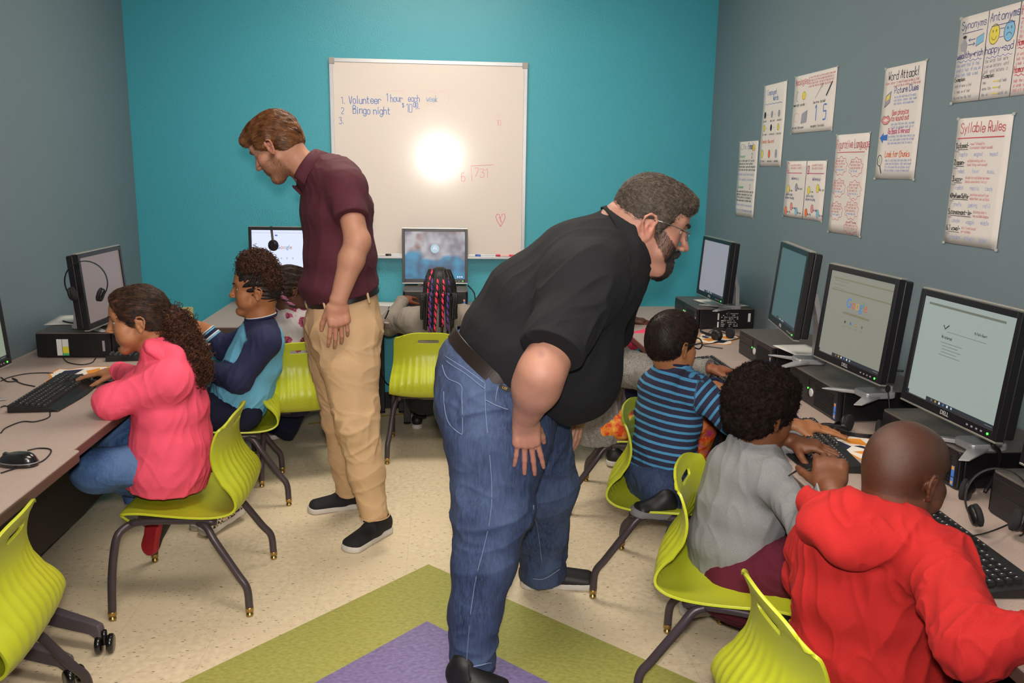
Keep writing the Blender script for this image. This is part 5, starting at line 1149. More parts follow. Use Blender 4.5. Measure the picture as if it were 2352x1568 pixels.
# ================================================================== man in the maroon polo
mat('maroon knit', '#481424', .8, bump=(1500, .0006), var=('#56202f', 260, .3, .7)); mat('khaki cotton', '#c4a17a', .8, bump=(1200, .0005), var=('#ccab84', 300, .3, .7))
mat('belt brown', '#1c110e', .4, coat=.1); mat('shoe knit black', '#141319', .75, bump=(1400, .0008)); mat('sole white', '#c9c5c0', .6); mat('lace black', '#0f0e12', .7); mat('buckle', '#9a9aa0', .25, metal=.9)
mat('brown hair', '#5a3620', .42, var=('#8a5a34', 60, .35, .7), stretch=(1, 1, 4)); mat('brown strands', '#8a5c38', .38, var=('#4a2a18', 40, .35, .65)); mat('beard brown', '#6a4430', .6)
def man_maroon():
    r = person(None, 'standing young man in maroon polo and khaki trousers looking down at the left desks')
    T = 3.33; f = V3(-.95, -.31, 0); l = V3(-.31, .95, 0)
    hip = J(787, 735, T); waist = J(783, 665, T); mid = J(781, 590, T); chest = J(772, 480, T); sho = J(762, 415, T); nb = J(722, 368, T-.01)
    sN = J(795, 432, T-.155); sF = J(752, 428, T+.14); el = J(820, 556, T-.24); wr = J(778, 688, T-.27)
    elF = J(775, 560, T+.20); wrF = J(765, 665, T+.19)
    hd = Head(J(640, 341, T-.02), (-.80, .24, -.55), (-.52, .12, .84), 1.0, nose=1.15, nlen=1.1, lip=.75, smile=1, ear=.95, eye=.7)
    S = Sdf(.0034); hd.build(S, J(712, 396, T-.01), (.053, .056))
    S.ecap(J(716, 400, T), sho+V3(0, 0, -.03), (.06, .06), (.14, .08), l, .03); S.ecap(sho, chest, (.155, .09), (.15, .10), l, .04); S.ecap(chest, hip, (.15, .10), (.15, .11), l, .04)
    for a, b, c in ((sN, el, wr), (sF, elF, wrF)):
        S.ecap(sho, a, .06, .055, None, .04); S.ecap(a, b, .048, .044, None, .02); S.ecap(b, b+(c-b)*.3, .043, .046, None, .02); S.ecap(b+(c-b)*.3, c, .046, (.031, .025), V3(1, 0, 0), .02)
    S.ecap(el+V3(.012, 0, .008), el+V3(.012, 0, -.005), .028, .028, None, .03)
    hand(S, wr+V3(-.003, 0, -.01), V3(.0, .02, -1), V3(.25, -1, 0), 1.02, side=1, curl=(.28, .35, .4, .42), spread=.08, thumb=(.35, .6))
    hand(S, wrF, V3(0, .02, -1), V3(.2, 1, 0), 1.0, side=-1, curl=(.4, .4, .4, .4))
    P, Q = S.mesh(); P = relax(P, Q, 1, .4); c = skin_colors(P, hd, '#b4826a', '#a85e54', '#c0705e'); L = hd.loc(P); near = np.abs(L).max(1) < .16
    # stubble on jaw and cheeks, knuckles and elbow redder
    jaw = near & (L[:, 2] < -.012+.35*(L[:, 1]-.05)*0-.0) & (L[:, 1] > -.012) & (L[:, 2] > -.13)
    m = np.where(jaw, np.clip((-.006-L[:, 2]-.28*np.maximum(L[:, 1]-.03, 0))/.02, 0, 1)*np.clip((L[:, 1]+.012)/.015, 0, 1), 0)*np.where((np.abs(L[:, 0]) < .024) & (L[:, 2] > -.06) & (L[:, 1] > .085) & (L[:, 2] < -.04), .15, 1)*.62
    m = m*(.75+.35*vnoise(P*400, 4)); m = np.clip(m, 0, 1)[:, None]; c = c*(1-m)+np.array(srgb('#7a5038'))*m
    hm = np.clip(1-np.linalg.norm(P-(wr+V3(0, 0, -.09)), axis=1)/.11, 0, 1)[:, None]*.35; c = c*(1-hm)+np.array(srgb('#c07a66'))*hm
    body = skinmesh('body', P, Q, 'skin', r, c); hd.eyes(r, '#4a5a60', (0, -.25)); hd.brows(r, 'beard brown', .9)
    N = normals(P, Q); sel = near & (m[:, 0] > .3)
    strands('beard', P, N, sel, lambda p, n: -hd.B[2]+hd.B[1]*.3, 'beard brown', r, 1500, 4, .0022, .00028, .0008, 3)
    # hair: swept back from the forehead over the ears
    S = Sdf(.0034)
    hd.ell(S, (0, -.012, .052), (.082, .103, .090), .01); hd.ell(S, (0, -.045, .01), (.074, .066, .066), .02); hd.ell(S, (0, .045, .082), (.062, .060, .052), .02)
    hd.ell(S, (0, .088, .085), (.05, .022, .030), .015)
    for q in (-1, 1): hd.cap(S, (q*.074, .030, .05), (q*.077, -.01, .034), (.012, .03), (.012, .03), .015)
    hd.ell(S, (0, .115, .018), (.085, .06, .056), .006, 's'); hd.ell(S, (0, .06, -.06), (.1, .085, .085), .008, 's'); hd.ell(S, (0, -.055, -.075), (.09, .07, .045), .01, 's')
    for q in (-1, 1): hd.ell(S, (q*.085, -.004, -.004), (.022, .021, .031), .006, 's')
    P, Q = S.mesh(); N = normals(P, Q); L = hd.loc(P)
    w = L[:, 0:1]*0; ang = np.arctan2(L[:, 2]-.03, np.abs(L[:, 0])+.02); g = vnoise(np.stack([L[:, 0]*70+L[:, 2]*50, L[:, 1]*9, L[:, 2]*90-L[:, 1]*25], 1), 5)
    P = P+N*((g-.5)*.006)[:, None]; P = relax(P, Q, 1, .3); hair = skinmesh('hair', P, Q, 'brown hair', r); N = normals(P, Q)
    def flow(p, n):
        q = hd.loc(p[None])[0]; d = -hd.B[1]*1.0+hd.B[2]*(.5*(q[1] > .05)-.7*(q[1] < -.03)-.35*(abs(q[0]) > .06)); return d
    strands('hair_strands', P, N, hd.loc(P)[:, 2] > -.03, flow, 'brown strands', hair, 2600, 14, .006, .0007, .0012, 7)
    # polo
    S = Sdf(.0042); cl = (J(783, 672, T), J(783, 672, T)-J(781, 600, T)+V3(0, 0, 0))
    torso(S, [(waist+V3(0, 0, -.03), .176, .132), (waist+V3(0, 0, .01), .178, .132), (mid, .178, .13), (chest, .19, .128), (sho, .185, .105)], l, .04)
    S.ecap(sho, J(716, 388, T-.01), (.15, .088), (.078, .076), l, .05, clip=[(J(704, 390, T-.01), (-.80, .10, .50))])
    S.ell(waist+V3(-.02, 0, .02), (.135, .17, .05), k=.05)
    for a, b, e in ((sN, el, J(806, 497, T-.22)), (sF, elF, J(765, 500, T+.175))):
        S.ecap(sho+(a-sho)*.3+V3(0, 0, -.02), a, .08, .068, None, .05); cutcap(S, a, e, .068, (.06, .056), .03)
    cut = J(787, 670, T); nrm = _n(V3(.23, .02, -1)); S.P.append(dict(A=cut+nrm*.1, L=0, M=np.array([l, np.cross(nrm, l), nrm]), ra=(.4, .4), rb=(.4, .4), rw=.1, k=.004, op='s', clip=[]))
    P, Q = S.mesh(); N = normals(P, Q)
    P = folds(P, N, [(.006, along(V3(.25, 0, 1), 13, 3.0), 3, 2), (.003, along(V3(.6, 0, -1), 24, 6), 5, 3)]); P = relax(P, Q, 1, .4)
    polo = skinmesh('polo_shirt', P, Q, 'maroon knit', r)
    collar(r, J(708, 391, T-.01), (-.80, .10, .50), f, .076, .078, 'maroon knit', .030)
    e = J(806, 497, T-.22); mb = MB(); d = _n(e-sN); u = _n(np.cross(d, UPZ)); v = np.cross(d, u)
    mb.tube([e-d*.016+(u*math.cos(t)*.0605+v*math.sin(t)*.057) for t in np.linspace(0, 6.283, 33)[:-1]], .0022, 6, closed=True).build('sleeve_hem', MATS['maroon knit'], r)
    # trousers
    S = Sdf(.0045); hN = J(795, 760, T-.09); kN = J(822, 975, T-.14); aN = J(860, 1185, 3.19); hF = J(768, 760, T+.09); kF = J(785, 960, T+.13); aF = J(803, 1128, 3.56)
    torso(S, [(waist+V3(.006, 0, .03), .168, .130), (hip+V3(.005, 0, -.02), .18, .142), (J(786, 790, T), .17, .13)], l, .04)
    for h, k_, a, w_ in ((hN, kN, aN, 1.0), (hF, kF, aF, .97)):
        S.ecap(h, h+(k_-h)*.35, (.098*w_, .118*w_), (.09*w_, .108*w_), l, .05); S.ecap(h+(k_-h)*.35, k_, (.09*w_, .108*w_), (.07*w_, .084*w_), l, .04)
        S.ecap(k_, k_+(a-k_)*.5, (.07*w_, .082*w_), (.062*w_, .070*w_), l, .03); cutcap(S, k_+(a-k_)*.5, a, (.062*w_, .070*w_), (.056*w_, .060*w_), .03, lat=l)
    nrm = UPZ; c0 = J(787, 678, T); nrm = _n(V3(-.23, -.02, 1)); S.P.append(dict(A=c0+nrm*.1, L=0, M=np.array([l, np.cross(nrm, l), nrm]), ra=(.4, .4), rb=(.4, .4), rw=.1, k=.004, op='s', clip=[]))
    P, Q = S.mesh(); N = normals(P, Q); kz = kN[2]
    amp = .35+1.0*np.exp(-((P[:, 2]-kz)/.13)**2)+.6*np.exp(-((P[:, 2]-.18)/.09)**2)+.8*np.exp(-((P[:, 2]-hip[2]+.06)/.08)**2)
    P2 = folds(P, N, [(.007, along(V3(1, 0, .45), 17, 4), 8, 3), (.0045, along(V3(1, .3, -.5), 27, 7), 12, 3), (.004, along(V3(.3, 0, 1), 16, 4), 15, 2)]); P = P+(P2-P)*amp[:, None]; P = relax(P, Q, 1, .4)
    tr = skinmesh('trousers', P, Q, 'khaki cotton', r)
    bc = J(787, 678, T)+V3(0, 0, .0); bn = _n(V3(-.23, -.02, 1)); b_ = belt_ring(bc+bn*.003, bn, l, .180, .139, .034, 'belt brown', r)
    mb = MB()
    for a in (-.35, .55, 1.25, 2.4, 3.6, 5.2):
        v = np.cross(bn, _n(l-bn*l.dot(bn))); p = bc+_n(l)*.184*math.cos(a)+v*.143*math.sin(a)
        mb.tube([p-bn*.024, p-bn*.02+_n(p-bc)*.003, p+bn*.014+_n(p-bc)*.003, p+bn*.019], .005, 6)
    mb.build('belt_loops', MATS['khaki cotton'], tr)
    p = bc+f*.145; MB().box((-.004, -.022, -.02), (.004, .022, .02)).xf(Matrix.Translation(p) @ Matrix.Rotation(math.atan2(f[1], f[0]), 4, 'Z')).build('buckle', MATS['buckle'], b_, bevel=.002)
    mb = MB()
    for h, k_, a in ((hN, kN, aN), (hF, kF, aF)): mb.tube([a+UPZ*.0+ (l*math.cos(t)*.0565+f*math.sin(t)*.0605)+UPZ*.004 for t in np.linspace(0, 6.283, 33)[:-1]], .0026, 6, closed=True)
    mb.build('hem', MATS['khaki cotton'], tr)
    shoe(r, atZ(893, 1215, 0), atZ(792, 1272, 0), 'shoe knit black', 'sole white', .048, .082, laces='lace black'); shoe(r, atZ(838, 1160, 0), atZ(703, 1176, 0), 'shoe knit black', 'sole white', .048, .08, laces='lace black')
    return r
# ================================================================== bending man in the black polo
mat('black knit', '#15161a', .85, spec=.3, bump=(1500, .0006), var=('#1a1b20', 260, .3, .7)); mat('grey brown hair', '#2c221c', .7, var=('#4a3e34', 160, .4, .7)); mat('grey strands', '#40352c', .5, var=('#6e6459', 120, .42, .6))
mat('goatee', '#1d1816', .6); mat('goatee grey', '#4a4340', .6, var=('#17120f', 120, .4, .6)); mat('wire silver', '#a8a49c', .25, metal=.9); mat('shoe black', '#121216', .55); mat('thread gold', '#b8903c', .6); mat('seam pale', '#71829f', .8); mat('label dark', '#1c1c1c', .6)
m = bpy.data.materials.new('lens'); m.use_nodes = True; b = m.node_tree.nodes['Principled BSDF']; b.inputs['Transmission Weight'].default_value = 1; b.inputs['Roughness'].default_value = 0; b.inputs['IOR'].default_value = 1.05; b.inputs['Alpha'].default_value = .25; MATS['lens'] = m
def denim(name, c1, c2, c3):
    m = bpy.data.materials.new(name); t = NT(m); t.b.inputs['Roughness'].default_value = .85; a = t.noise(t.coord('Object', (1, 1, .16)), 130, 4, .7); b_ = t.noise(t.coord('Object', (1, 1, .4)), 6, 4); w = t.noise(t.coord('Object', (1, 1, .05)), 420, 2)
    c = t.mix(t.ramp(a, .35, .68), srgb(c1), srgb(c2)); c = t.mix(t.math('MULTIPLY', t.ramp(b_, .45, .7), .6), c, srgb(c3)); c = t.mix(t.math('MULTIPLY', t.ramp(w, .55, .75), .35), c, srgb(c3))
    t.l(c, t.b.inputs['Base Color']); t.bump(a, .0012, .7); MATS[name] = m
denim('denim', '#1c2743', '#33466c', '#56698f'); denim('denim dark', '#1f2a46', '#2f4064', '#4a5d84'); denim('denim light', '#2b4a7a', '#4268a0', '#6a8cba')
def man_black():
    r = person(None, 'large bearded man with glasses in black polo and jeans bending toward the right desk')
    T = 2.48; lat = V3(-.12, 1, 0)
    A = J(1172, 870, T); B = J(1262, 728, T); C = J(1348, 625, T); D = J(1428, 548, T); sp = _n(D-A)
    hd = Head(J(1487, 522, T-.03), (.93, -.12, -.34), (.33, -.03, .94), 1.12, nose=1.15, nlen=1.1, lip=.9, fat=1.0, smile=1, ear=1.12, eye=.75)
    sN = J(1345, 650, T-.2); el = J(1243, 856, T-.36); wr = J(1206, 964, T-.275); sF = J(1400, 655, T+.22); elF = J(1385, 800, T+.38); wrF = J(1333, 915, T+.30)
    S = Sdf(.0036); hd.build(S, D, (.074, .074)); S.ecap(D, C, (.09, .09), (.16, .13), lat, .05); S.ecap(C, B, (.17, .14), (.19, .17), lat, .05); S.ecap(B, A, (.19, .17), (.18, .16), lat, .05)
    hd.cap(S, (0, -.07, -.02), (0, -.085, -.07), .045, .05, .03)
    for s_, e_, w_ in ((sN, el, wr), (sF, elF, wrF)):
        S.ecap(C, s_, .10, .085, None, .05); S.ecap(s_, e_, .075, .060, None, .03); S.ecap(e_, e_+(w_-e_)*.3, .058, .060, None, .03); S.ecap(e_+(w_-e_)*.3, w_, .060, (.037, .030), V3(1, .2, 0), .03)
    hand(S, wr, V3(.13, .16, -1), V3(.2, -1, -.1), .98, side=-1, curl=(.10, .10, .08, .14), spread=.14, thumb=(.35, .4))
    hand(S, wrF, V3(-.15, -.25, -1), V3(.6, -.5, 0), 1.08, side=-1, curl=(.2, .2, .2, .2), spread=.12)
    P, Q = S.mesh(); P = relax(P, Q, 1, .4); c = skin_colors(P, hd, '#a97a68', '#a05450', '#ba6a5c'); L = hd.loc(P); near = np.abs(L).max(1) < .17
    for pt, rad, co in ((J(1243, 812, T-.40), .014, '#7a4a50'), (J(1250, 845, T-.40), .006, '#8a5a50')):
        mm = np.clip(1-np.linalg.norm((P-pt)*[1, .3, 1], axis=1)/rad, 0, 1)[:, None]*.7; c = c*(1-mm)+np.array(srgb(co))*mm
    mm = np.clip(1-np.linalg.norm(P-(wr+V3(0, 0, -.13)), axis=1)/.10, 0, 1)[:, None]*.4; c = c*(1-mm)+np.array(srgb('#c47a6a'))*mm
    # beard area
    ax = np.abs(L[:, 0]); goat = near & (L[:, 1] > .048) & (L[:, 2] < -.030) & (L[:, 2] > -.115) & ~((ax < .022) & (np.abs(L[:, 2]+.049) < .008)) & ((L[:, 2] < -.058) | (L[:, 1] > .060)) & (ax < .038)
    jz = .008*(vnoise(P*60, 14)-.5); side = near & (ax > .024) & (L[:, 2] < .010-.62*(L[:, 1]-.033)+jz) & (L[:, 2] > -.020-.80*(L[:, 1]-.017)+jz) & (L[:, 1] > .014) & (L[:, 2] < .012) & (L[:, 1] < .085)
    m = (goat*.9+side*.72); m = np.clip(m, 0, .92)*(.8+.3*vnoise(P*380, 4)); m = np.clip(m, 0, 1)[:, None]; c = c*(1-m)+np.array(srgb('#33261f'))*m
    mm = (near & (L[:, 1] < -.02) & (L[:, 2] < .02) & (L[:, 2] > -.06))*.35*(.7+.6*vnoise(P*380, 6)); mm = np.clip(mm, 0, 1)[:, None]; c = c*(1-mm)+np.array(srgb('#6a4434'))*mm
    body = skinmesh('body', P, Q, 'skin', r, c); hd.eyes(r, '#4a3a2a', (0, -.2)); hd.brows(r, 'goatee', 1.3); N = normals(P, Q)
    strands('beard', P, N, goat, lambda p, n: -hd.B[2]+hd.B[1]*.5, 'goatee', r, 3800, 6, .0028, .00045, .0035, 3, wob=.0008); strands('sideburns', P, N, side, lambda p, n: -hd.B[2]+hd.B[1]*.5, 'goatee', r, 4200, 4, .0019, .00022, .0007, 4)
    G_ = Sdf(.003); hd.ell(G_, (0, .083, -.086), (.025, .020, .024), .012); hd.ell(G_, (0, .088, -.068), (.022, .012, .012), .01)
    for q in (-1, 1): hd.cap(G_, (q*.004, .1005, -.035), (q*.026, .086, -.046), .0058, .0045, .008); hd.cap(G_, (q*.028, .083, -.046), (q*.026, .076, -.078), .007, .009, .01)
    p_, q_ = G_.mesh(); n_ = normals(p_, q_); p_ = p_+n_*((vnoise(p_*260, 3)-.5)*.004)[:, None]; gt = skinmesh('goatee', p_, q_, 'goatee', r)
    strands('goatee_strands', p_, n_, np.ones(len(p_), bool), lambda p, n: -hd.B[2]+hd.B[1]*.4, 'goatee grey', gt, 1500, 6, .0032, .0004, .0022, 5, wob=.0007)
    # hair
    S = Sdf(.0036); hd.ell(S, (0, -.008, .052), (.079, .097, .087), .01); hd.ell(S, (0, -.040, .014), (.068, .063, .070), .02); hd.ell(S, (0, .045, .082), (.058, .055, .048), .02); hd.ell(S, (0, .078, .092), (.05, .022, .026), .012)
    for q in (-1, 1): hd.cap(S, (q*.071, .026, .045), (q*.074, .014, .0), (.007, .02), (.005, .010), .01)
    hd.ell(S, (0, .120, .018), (.080, .056, .062), .006, 's'); hd.ell(S, (0, .05, -.085), (.1, .075, .08), .008, 's'); hd.ell(S, (0, -.050, -.112), (.09, .08, .045), .01, 's'); hd.ell(S, (0, -.060, -.045), (.052, .040, .035), .02)
    for q in (-1, 1): hd.ell(S, (q*.085, -.006, -.006), (.022, .022, .032), .006, 's')
    P, Q = S.mesh(); N = normals(P, Q); g = vnoise(hd.loc(P)*np.array([120, 120, 120]), 5); P = P+N*((g-.5)*.004)[:, None]; hair = skinmesh('hair', P, Q, 'grey brown hair', r)
    strands('hair_strands', P, N, hd.loc(P)[:, 2] > -.05, lambda p, n: hd.B[1]*.9-hd.B[2]*.25*(1 if abs(hd.loc(p[None])[0][0]) > .05 else 0)+np.array([random.gauss(0, .22) for _ in range(3)]), 'grey strands', hair, 6500, 5, .0035, .0005, .0022, 8, wob=.0006)
    # glasses
    G = empty('eyeglasses', (0, 0, 0), 0, 'rimless silver eyeglasses worn by the bending man in the black polo', 'eyeglasses'); mb = MB(); lm = MB()
    for q in (-1, 1):
        mb.tube([hd.w(q*.082, -.008, .024), hd.w(q*.080, .03, .028), hd.w(q*.068, .080, .027), hd.w(q*.056, .099, .025)], .0013, 6)
        cc = hd.w(q*.033, .104, .018); ringp = [cc+hd.s*(hd.B[0]*math.cos(t)*.023+hd.B[2]*math.sin(t)*.0135-hd.B[1]*.004*abs(math.cos(t))) for t in np.linspace(0, 6.283, 29)[:-1]]
        mb.tube(ringp, .0008, 5, closed=True); lm.add(ringp, [tuple(range(28))])
    mb.tube([hd.w(-.010, .106, .022), hd.w(0, .112, .025), hd.w(.010, .106, .022)], .0012, 6); mb.build('wire_frame', MATS['wire silver'], G); lo = lm.build('lenses', MATS['lens'], G)
    # polo
    S = Sdf(.0048); torso(S, [(A+V3(.0, 0, -.0), .205, .190), (J(1212, 800, T), .225, .205), (B, .225, .205), (C, .215, .165)], lat, .05)
    S.ell(J(1320, 850, T), (.13, .185, .15), k=.1); S.ecap(C, J(1432, 560, T), (.19, .14), (.122, .120), lat, .06, clip=[(J(1449, 550, T), (.9, -.02, .46))])
    for s_, e_, hem in ((sN, el, J(1268, 806, T-.36)), (sF, elF, J(1395, 770, T+.36))):
        S.ecap(C+(s_-C)*.3, s_, .13, .105, None, .07); cutcap(S, s_, hem, .102, (.086, .080), .05)
    bq = _n(V3(.80, 0, 1)); S.P.append(dict(A=J(1147, 840, T)-bq*.2, L=0, M=np.array([lat, np.cross(bq, lat), bq]), ra=(1.2, 1.2), rb=(1.2, 1.2), rw=.2, k=.004, op='s', clip=[]))
    P, Q = S.mesh(); N = normals(P, Q); sl = np.clip(1-np.linalg.norm(P-J(1300, 690, T-.25), axis=1)/.30, 0, 1)[:, None]
    P = folds(P, N, [(.006, along(V3(.5, .2, 1), 9, 2.5), 3, 2), (.003, along(V3(1, 0, .6), 16, 5), 6, 3)]); P2 = folds(P, N, [(.016, along(V3(.9, 0, .7), 17, 3), 9, 3)]); P = P+(P2-P)*sl; P = relax(P, Q, 1, .4)
    skinmesh('polo_shirt', P, Q, 'black knit', r)
    hem = J(1268, 806, T-.36); d = _n(hem-sN); u = _n(np.cross(d, UPZ)); v = np.cross(d, u); S = Sdf(.004); S.ecap(hem-d*.028, hem-d*.001, (.0885, .0825), (.0885, .0825), u, .004, clip=[(hem+d*.001, d), (hem-d*.026, -d)], rw=.05); P, Q = S.mesh(); skinmesh('sleeve_band', P, Q, 'black knit', r)
    collar(r, J(1448, 550, T), (.9, -.02, .46), (.4, 0, -.9), .110, .106, 'black knit', .036)
    font('JV', .035, 'print white', r, Matrix.Translation(J(1462, 690, T-.04)) @ Matrix.Rotation(math.radians(62), 4, 'Z') @ FR, .0004, 'chest_emblem')
    # jeans
    S = Sdf(.005); hN = J(1125, 905, T-.07); hF = J(1205, 925, T+.14); kN = J(1132, 1165, T-.16); mN = J(1092, 1400, T-.21); aN = J(1086, 1532, 2.27); kF = J(1252, 1120, T+.22); aF = J(1247, 1322, 2.80)
    torso(S, [(J(1148, 828, T), .192, .150), (J(1130, 855, T), .195, .165), (J(1140, 905, T), .205, .185), (J(1165, 975, T), .19, .15)], lat, .05)
    S.ecap(hN, J(1142, 1010, T-.12), (.11, .150), (.115, .142), lat, .06); S.ecap(J(1142, 1010, T-.12), kN, (.112, .142), (.095, .118), lat, .05); S.ecap(kN, J(1112, 1290, T-.19), (.095, .115), (.082, .094), lat, .04)
    S.ecap(J(1112, 1290, T-.19), mN, (.082, .094), (.072, .076), lat, .03); cutcap(S, mN, aN, (.072, .076), (.066, .068), .03, lat=lat)
    S.ecap(hF, kF, (.11, .145), (.09, .112), lat, .06); S.ecap(kF, J(1248, 1220, T+.28), (.09, .108), (.078, .086), lat, .04); cutcap(S, J(1248, 1220, T+.28), aF, (.078, .086), (.076, .084), .03, lat=lat)
    nz = _n(V3(.80, 0, 1)); S.P.append(dict(A=J(1146, 838, T)+nz*.1, L=0, M=np.array([lat, np.cross(nz, lat), nz]), ra=(.5, .5), rb=(.5, .5), rw=.1, k=.004, op='s', clip=[]))
    P, Q = S.mesh(); N = normals(P, Q); amp = .4+.9*np.exp(-((P[:, 2]-kN[2])/.10)**2)+.9*np.exp(-((P[:, 2]-.14)/.07)**2)+.8*np.exp(-((P[:, 2]-hN[2]+.02)/.07)**2)
    P2 = folds(P, N, [(.007, along(V3(1, 0, .3), 15, 4), 8, 3), (.005, along(V3(1, .3, -.5), 24, 6), 12, 3)]); P = P+(P2-P)*amp[:, None]; P = relax(P, Q, 1, .4); j = skinmesh('jeans', P, Q, 'denim', r)
    N = normals(P, Q); kd = KDTree(len(P)); [kd.insert(p, i) for i, p in enumerate(P)]; kd.balance()
    def onsurf(pts, dep, off=.001):
        out = []
        for x, y in pts:
            q = J(x, y, dep); o_ = np.array([0, 0, CAMH]); dr = _n(q-o_); best = None
            for t in np.arange(1.4, 3.6, .01):
                c_, i, ds = kd.find(o_+dr*t)
                if ds < .012: best = i; break
            if best is None: continue
            out.append(P[best]+N[best]*off)
        return out
    def seam(pts, m='seam pale', rr=.0013, nm='seam'):
        q = onsurf([tuple(p[:2]) for p in smooth_path([np.array([*p, 0]) for p in pts], 8)], T)
        if len(q) > 3:
            q = np.array(q)
            for _ in range(5): q[1:-1] = q[1:-1]*.4+.3*(q[:-2]+q[2:])
            q = list(q); MB().tube(q, rr, 5).build(nm, MATS[m], j)
    seam([(1112, 880), (1115, 960), (1128, 1080), (1128, 1180), (1108, 1270), (1090, 1340), (1078, 1430), (1070, 1528)]); seam([(1016, 815), (1060, 840), (1113, 880)]); seam([(1018, 828), (1060, 852), (1112, 892)])
    seam([(1008, 838), (1022, 868), (1056, 884), (1058, 930), (1060, 990), (1052, 995), (1022, 965), (1012, 900)]); seam([(1115, 918), (1140, 930), (1168, 942)], rr=.0014); seam([(1138, 922), (1146, 885), (1172, 895)], rr=.0014)
    seam([(1034, 1520), (1060, 1530), (1100, 1531), (1138, 1524)], rr=.0022); seam([(1232, 1160), (1235, 1220), (1245, 1300)], rr=.0012); seam([(1222, 1332), (1250, 1332), (1290, 1310)], rr=.0018)
    q = onsurf([(1160, 891)], T, .003)
    if q: MB().box((-.017, -.001, -.006), (.017, .001, .006)).xf(Matrix.Translation(q[0]) @ Matrix.Rotation(math.radians(25), 4, 'Y')).build('brand_patch', MATS['label dark'], j); font('LEE', .010, 'thread gold', j, Matrix.Translation(q[0]+V3(0, -.0022, 0)) @ Matrix.Rotation(math.radians(25), 4, 'Y') @ FR, .0002, 'patch_lettering')
    bn = _n(V3(.80, .0, 1)); b_ = belt_ring(J(1143, 846, T)+V3(0, 0, .0), bn, lat, .204, .172, .040, 'belt brown', r, th=.005)
    mb = MB()
    for x, y in ((1050, 760), (1150, 862), (1096, 812)):
        p = J(x, y, T-.16 if x > 1060 else T-.02); mb.tube([p-bn*.03, p+bn*.03], .006, 6)
    shoe(r, atZ(1040, 1574, 0), atZ(1168, 1606, 0), 'shoe black', 'sole white', .052, .070, laces='lace black'); shoe(r, atZ(1192, 1348, 0)+V3(0, .02, 0), atZ(1380, 1350, 0)+V3(0, .02, 0), 'shoe black', 'sole white', .05, .085, laces='lace black')
    return r

# ================================================================== children
def heather(name, a, b, sc=500):
    m = bpy.data.materials.new(name); t = NT(m); t.b.inputs['Roughness'].default_value = .9; t.b.inputs['Specular IOR Level'].default_value = .3
    n = t.noise(t.coord('Object', (1, 1, 2.5)), sc, 3, .7); t.l(t.mix(t.ramp(n, .35, .65), srgb(a), srgb(b)), t.b.inputs['Base Color']); t.bump(n, .0005, .6); MATS[name] = m
heather('heather grey', '#6f7074', '#8e8f92'); heather('heather marl', '#5b5856', '#94908a', 160); heather('grey knit', '#7d746c', '#978e85'); heather('pink fleece', '#ee4f6c', '#f7627c'); heather('red fleece', '#a41a1b', '#b52826'); heather('maroon fleece', '#4a1022', '#5e1a30')
heather('navy knit', '#181d3a', '#22284a'); heather('navy pants', '#12142a', '#1a1d36'); heather('hot pink knit', '#d83a62', '#e8506e'); heather('black fleece', '#121216', '#1c1c22')
mat('raglan', attr=True, rough=.85, bump=(900, .0005)); mat('skin dark shaved', attr=True, rough=.36, sss=.08, bump=(900, .0008)); mat('cuff white', '#d8dce0', .8); mat('cuff sky', '#6fb4d8', .8)
for nm, a, b in (('hair curly brown', '#2a1710', '#5a3220'), ('hair curl strands', '#2c1810', '#5e3620'), ('hair black', '#0f0c0c', '#241c1a'), ('hair dark brown', '#1a1110', '#3a2620'), ('afro', '#140d0b', '#221713'), ('hair soft brown', '#1f130e', '#48311f')):
    mat(nm, a, .9 if nm == 'afro' else .55, spec=.15 if nm == 'afro' else .4, var=(b, 70, .4, .65), stretch=(1, 1, 1))
mat('braid pink', '#e8345c', .5); mat('braid purple', '#5a3a9a', .5); mat('braid black', '#120e10', .55); mat('braid mauve', '#8a4a66', .5); mat('spectacle black', '#0c0c0e', .25, coat=.5)
mat('shoe red', '#a8202c', .6); mat('shoe black2', '#17171b', .5); mat('shoe teal', '#1c6a5c', .6); mat('sock grey', '#77757a', .9)
m = bpy.data.materials.new('floral'); t = NT(m); MATS['floral'] = m; co = t.coord('Object'); v = t.n('TexVoronoi'); v.inputs['Scale'].default_value = 15; t.l(co, v.inputs['Vector']); n1 = t.noise(co, 60, 3)
f = t.math('LESS_THAN', t.math('ADD', v.outputs['Distance'], t.math('MULTIPLY', n1, .35)), .56); g = t.math('LESS_THAN', t.math('ADD', v.outputs['Distance'], t.math('MULTIPLY', n1, .5)), .60)
c = t.mix(f, srgb('#b0a9aa'), srgb('#a0405c')); c = t.mix(t.math('MULTIPLY', g, t.ramp(t.noise(co, 130, 2), .45, .6)), c, srgb('#3a1c34')); t.l(c, t.b.inputs['Base Color']); t.b.inputs['Roughness'].default_value = .85
m = bpy.data.materials.new('leggings'); t = NT(m); MATS['leggings'] = m; co = t.coord('Object'); n1 = t.noise(co, 28, 4, .6); n2 = t.noise(co, 14, 2); c = t.mix(t.ramp(n1, .42, .5), srgb('#d8401c'), srgb('#e8882a')); c = t.mix(t.ramp(n1, .55, .6), c, srgb('#e8b040')); c = t.mix(t.ramp(n2, .52, .6), c, t.mix(t.ramp(n1, .45, .55), srgb('#7a1e6a'), srgb('#c83a80'))); t.l(c, t.b.inputs['Base Color']); t.b.inputs['Roughness'].default_value = .6
m = bpy.data.materials.new('striped knit'); t = NT(m); MATS['striped knit'] = m; a = t.n('Attribute', attribute_name='stripe'); fr = t.math('FRACT', a.outputs['Fac']); st = t.math('LESS_THAN', fr, .34); n = t.noise(t.coord('Object', (1, 1, 3)), 350, 3, .7)
